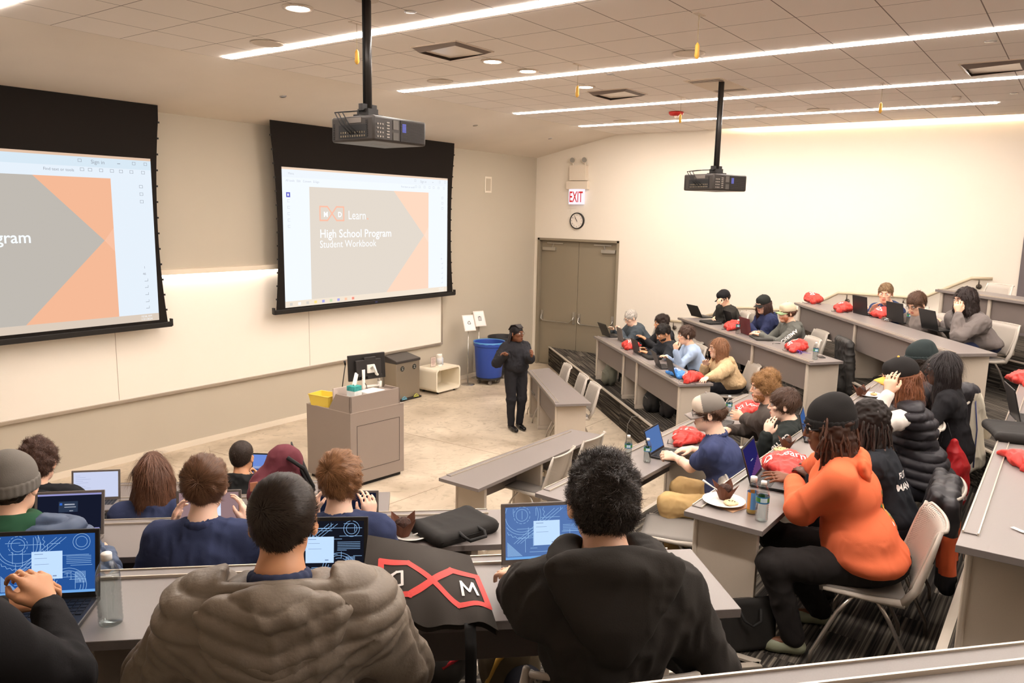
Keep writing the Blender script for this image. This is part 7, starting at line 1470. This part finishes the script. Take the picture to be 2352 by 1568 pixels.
P = at(1030, 1545, H*3); T = thing('floor_bag', 'dark slumped bag on the floor under the nearest left desk', 'bag', (P[0], P[1], H*3+.001), .3); sh = Shape(); sh.ell((0,0,.12), (.2,.13,.14), .04); sh.ell((.1,.03,.2), (.12,.1,.12), .04); sh.cut(lambda X, Y, Z: -Z+0*X+0*Y); blob('sack', sh, .009, M('dark bag cloth', (48,44,40), .8), T, 1, (.012, 8), 3); MB().tube([(-.18,-.05,.14),(-.1,-.14,.2),(.0,-.14,.12)], .012, 6).build('red_piping', [M('red webbing', (170,34,44), .6)], T, smooth=True)
P = at(1170, 1560, H*3+.1); T = thing('backpack', 'brown backpack with a yellow zip by the charcoal fleece wearer', 'backpack', (P[0], P[1], H*3+.001), YL); sh = Shape(); sh.ell((0,0,.20), (.13,.12,.21), .04); sh.cut(lambda X, Y, Z: -Z+0*X+0*Y); blob('pack', sh, .009, M('brown pack cloth', (74,62,42), .8), T, 1, (.008,9), 3); MB().tube([(-.11,-.06,.1),(-.06,-.105,.26),(.04,-.10,.34),(.1,-.05,.36)], .012, 6).build('zip', [M('yellow zip', (170,130,50), .6)], T, smooth=True)
P = at(925, 1543, H*3); T = thing('power_adapter', 'white power adapter on the floor under the nearest left desk', 'adapter', (P[0], P[1], H*3+.001), .4); MB().box((0,0,.014), (.11,.05,.028)).build('brick', [M('adapter white', (214,208,200), .4)], T, bev=.004); MB().tube([(.05,0,.01),(.12,.05,.006),(.1,.14,.006),(-.02,.2,.006)], .004, 6).build('cord', [blackc], T, smooth=True)
# clothing over chair backs
def drape(T, cx, cz, w_, hgt, cols, seed, y0=-.30, thick=.05, hem=None):
    """cloth hung over a backrest in the chair's own frame; cols = list of (material, top share)"""
    sh = Shape(); n = 7
    for i in range(n):
        x = cx-w_/2+w_*i/(n-1); sh.cap((x, y0-.02, .84+cz-.02*abs(i-3)), thick, (x*1.05, y0-.045-.02*math.sin(i*2+seed), .84+cz-hgt), thick*.8, .04); sh.cap((x, y0+.05, .82+cz), thick*.8, (x, y0+.11, .62+cz), thick*.5, .03)
    V, Q = sh.build(.009, 1); V = wrinkle(V, Q, .012, 9, seed, (1.4,1.4,.4)); c = V[Q].mean(1); z1 = .84+cz+thick; mi = np.zeros(len(Q), np.int32); fr = (z1-c[:,2])/(hgt+2*thick)
    return V, Q, fr, c
ch = PEOPLE['dread']['chair']; T = thing('jacket', 'black and orange padded jacket hung over the chair behind the orange hoodie', 'jacket', ch.location, ch.rotation_euler.z); V, Q, fr, c = drape(T, 0, .03, .50, .55, None, 3); mi = ((fr > .42)&(fr < .78)).astype(np.int32); npmesh('shell', V, [Q], [M('black jacket nylon', (42,40,42), .45, spec=.4), M('orange jacket nylon', (206,92,54), .5, spec=.3)], mi, T)
MB().tube([(-.05,-.41,.6),(-.03,-.42,.42)], .004, 5).build('zip', [M('zip grey', (120,116,108), .5)], T)
P = at(2212, 898, H*2+.93); chair(P[0]-.02, P[1]+.33, H*2, .1, 'chair under the black and cream coat'); T = thing('coat', 'black coat with cream lining and edges draped over a chair near the dark beanie', 'coat', (P[0], P[1], H*2), -.75); sh = Shape()
for i in range(7): x = -.21+.07*i; sh.cap((x*.45,0,.90), .055, (x*1.05,-.05,.20+.05*abs(i-3)*.5), .045, .05)
sh.ell((0,-.02,.93), (.12,.09,.08), .05); sh.cap((.12,-.03,.86), .055, (.30,.02,.52), .05, .04); V, Q = sh.build(.009, 1); V = wrinkle(V, Q, .014, 10, 5, (1.4,1.4,.35)); c = V[Q].mean(1); npmesh('shell', V, [Q], [M('black coat nylon', (44,42,46), .5, spec=.35), M('cream coat lining', (226,218,198), .6)], ((c[:,2] < .42+.25*(c[:,0]+.2))|((c[:,0] > .03)&(c[:,2] < .93))).astype(np.int32), T)
MB().tube([(.10,-.11,.25),(.10,-.10,.60),(.05,-.09,.90)], .006, 6).build('zip', [M('zip blue', (70,76,120), .5)], T, smooth=True)
P = at(2165, 968, H*2+.86); T = thing('hanging_bag', 'deep red drawstring bag hanging from a chair back on the second centre row', 'bag', (P[0]-.06, P[1]-.10, H*2), -.5); sh = Shape(); sh.cap((0,0,.72), .03, (.02,-.02,.55), .09, .05); sh.ell((0,-.03,.36), (.16,.08,.19), .06); V, Q = sh.build(.007, 1); V = wrinkle(V, Q, .014, 11, 8, (1.3,1.3,.4)); S = npmesh('sack', V, [Q], [M('deep red bag cloth', (178,28,34), .5, spec=.35)], None, T)
vs, fs = text_polys('MxD', .085, .001); decal('print', [([(v[0]-.03, v[1]) for v in vs], fs, 0)], (0,0,.28), (1,0,0), (0,0,1), S, [whitem], S, .003); MB().tube([(0,0,.70),(.01,.08,.86)], .004, 6).build('cord', [blackc], T, smooth=True)
P = at(1935, 830, H*2+.6); T = thing('jacket', 'black quilted jacket over a chair at the near end of the second right desk', 'jacket', (P[0], P[1], H*2), YR-.3); sh = Shape()
for i in range(7): x = -.24+.08*i; sh.cap((x,0,.86), .055, (x*1.1,-.06,.25), .05, .04)
sh.ell((.1,-.05,.25), (.2,.12,.16), .05); V, Q = sh.build(.009, 1); V = wrinkle(V, Q, .012, 10, 5, (1,1,1)); npmesh('shell', V, [Q], [M('black quilt', (50,48,46), .6)], None, T)
# lettering on clothes
def letters(key, s, size, O, ux, uy, mat=None, name='lettering'):
    r = PEOPLE[key]; vs, fs = text_polys(s, size, .0012); decal(name, [(vs, fs, 0)], O, ux, uy, r['shirt'], [mat or M('white letter print', (240,234,228), .6)], r['shirt'], .003)
def sleeve_text(key, s, size, up=True):
    r = PEOPLE[key]; S0, E0 = (r['Sh'][-1], r['El'][-1]); d = unit(E0-S0); v = r['R'].T@(np.array([CAM[0]-r['base'][0], CAM[1]-r['base'][1], .6])); v = unit(v-d*(v@d))
    letters(key, s, size, tuple(S0+d*.0-np.cross(v, d)*size*.35), tuple(d), tuple(np.cross(v, d)))
sleeve_text('tanc', 'AMERICAN', .07); sleeve_text('carh', 'carhartt', .085)
r = PEOPLE['dread']; letters('dread', 'MANUFAC', .055, tuple(r['Nb']+np.array([-.13,-.1,-.20])), (1,0,0), (0,0,1)); letters('dread', 'FUTURE', .055, tuple(r['Nb']+np.array([-.11,-.1,-.13])), (1,0,0), (0,0,1), name='lettering')
if True:
    r = PEOPLE['orange']; rn = random.Random(4); cols = [(200,50,50),(60,150,80),(235,230,220),(230,170,60),(40,40,40)]; items = []
    for i in range(34):
        cx, cy, q = rn.gauss(0,.035), rn.uniform(-.13,.13), rn.uniform(.008,.02); a0 = rn.uniform(0,6); pts = [(cx+q*math.cos(a0+k*2*PI/5)*rn.uniform(.6,1.3), cy+q*math.sin(a0+k*2*PI/5)*rn.uniform(.6,1.3)) for k in range(5)]; items.append((pts, [(0,1,2,3,4)], i % 5))
    decal('back_print', items, tuple(r['Ch'] if 'Ch' in r else r['Nb']+np.array([0,-.1,-.24])), (1,0,0), (0,0,1), r['shirt'], [M('print %d %d %d' % c, c, .7) for c in cols], r['shirt'], .003)
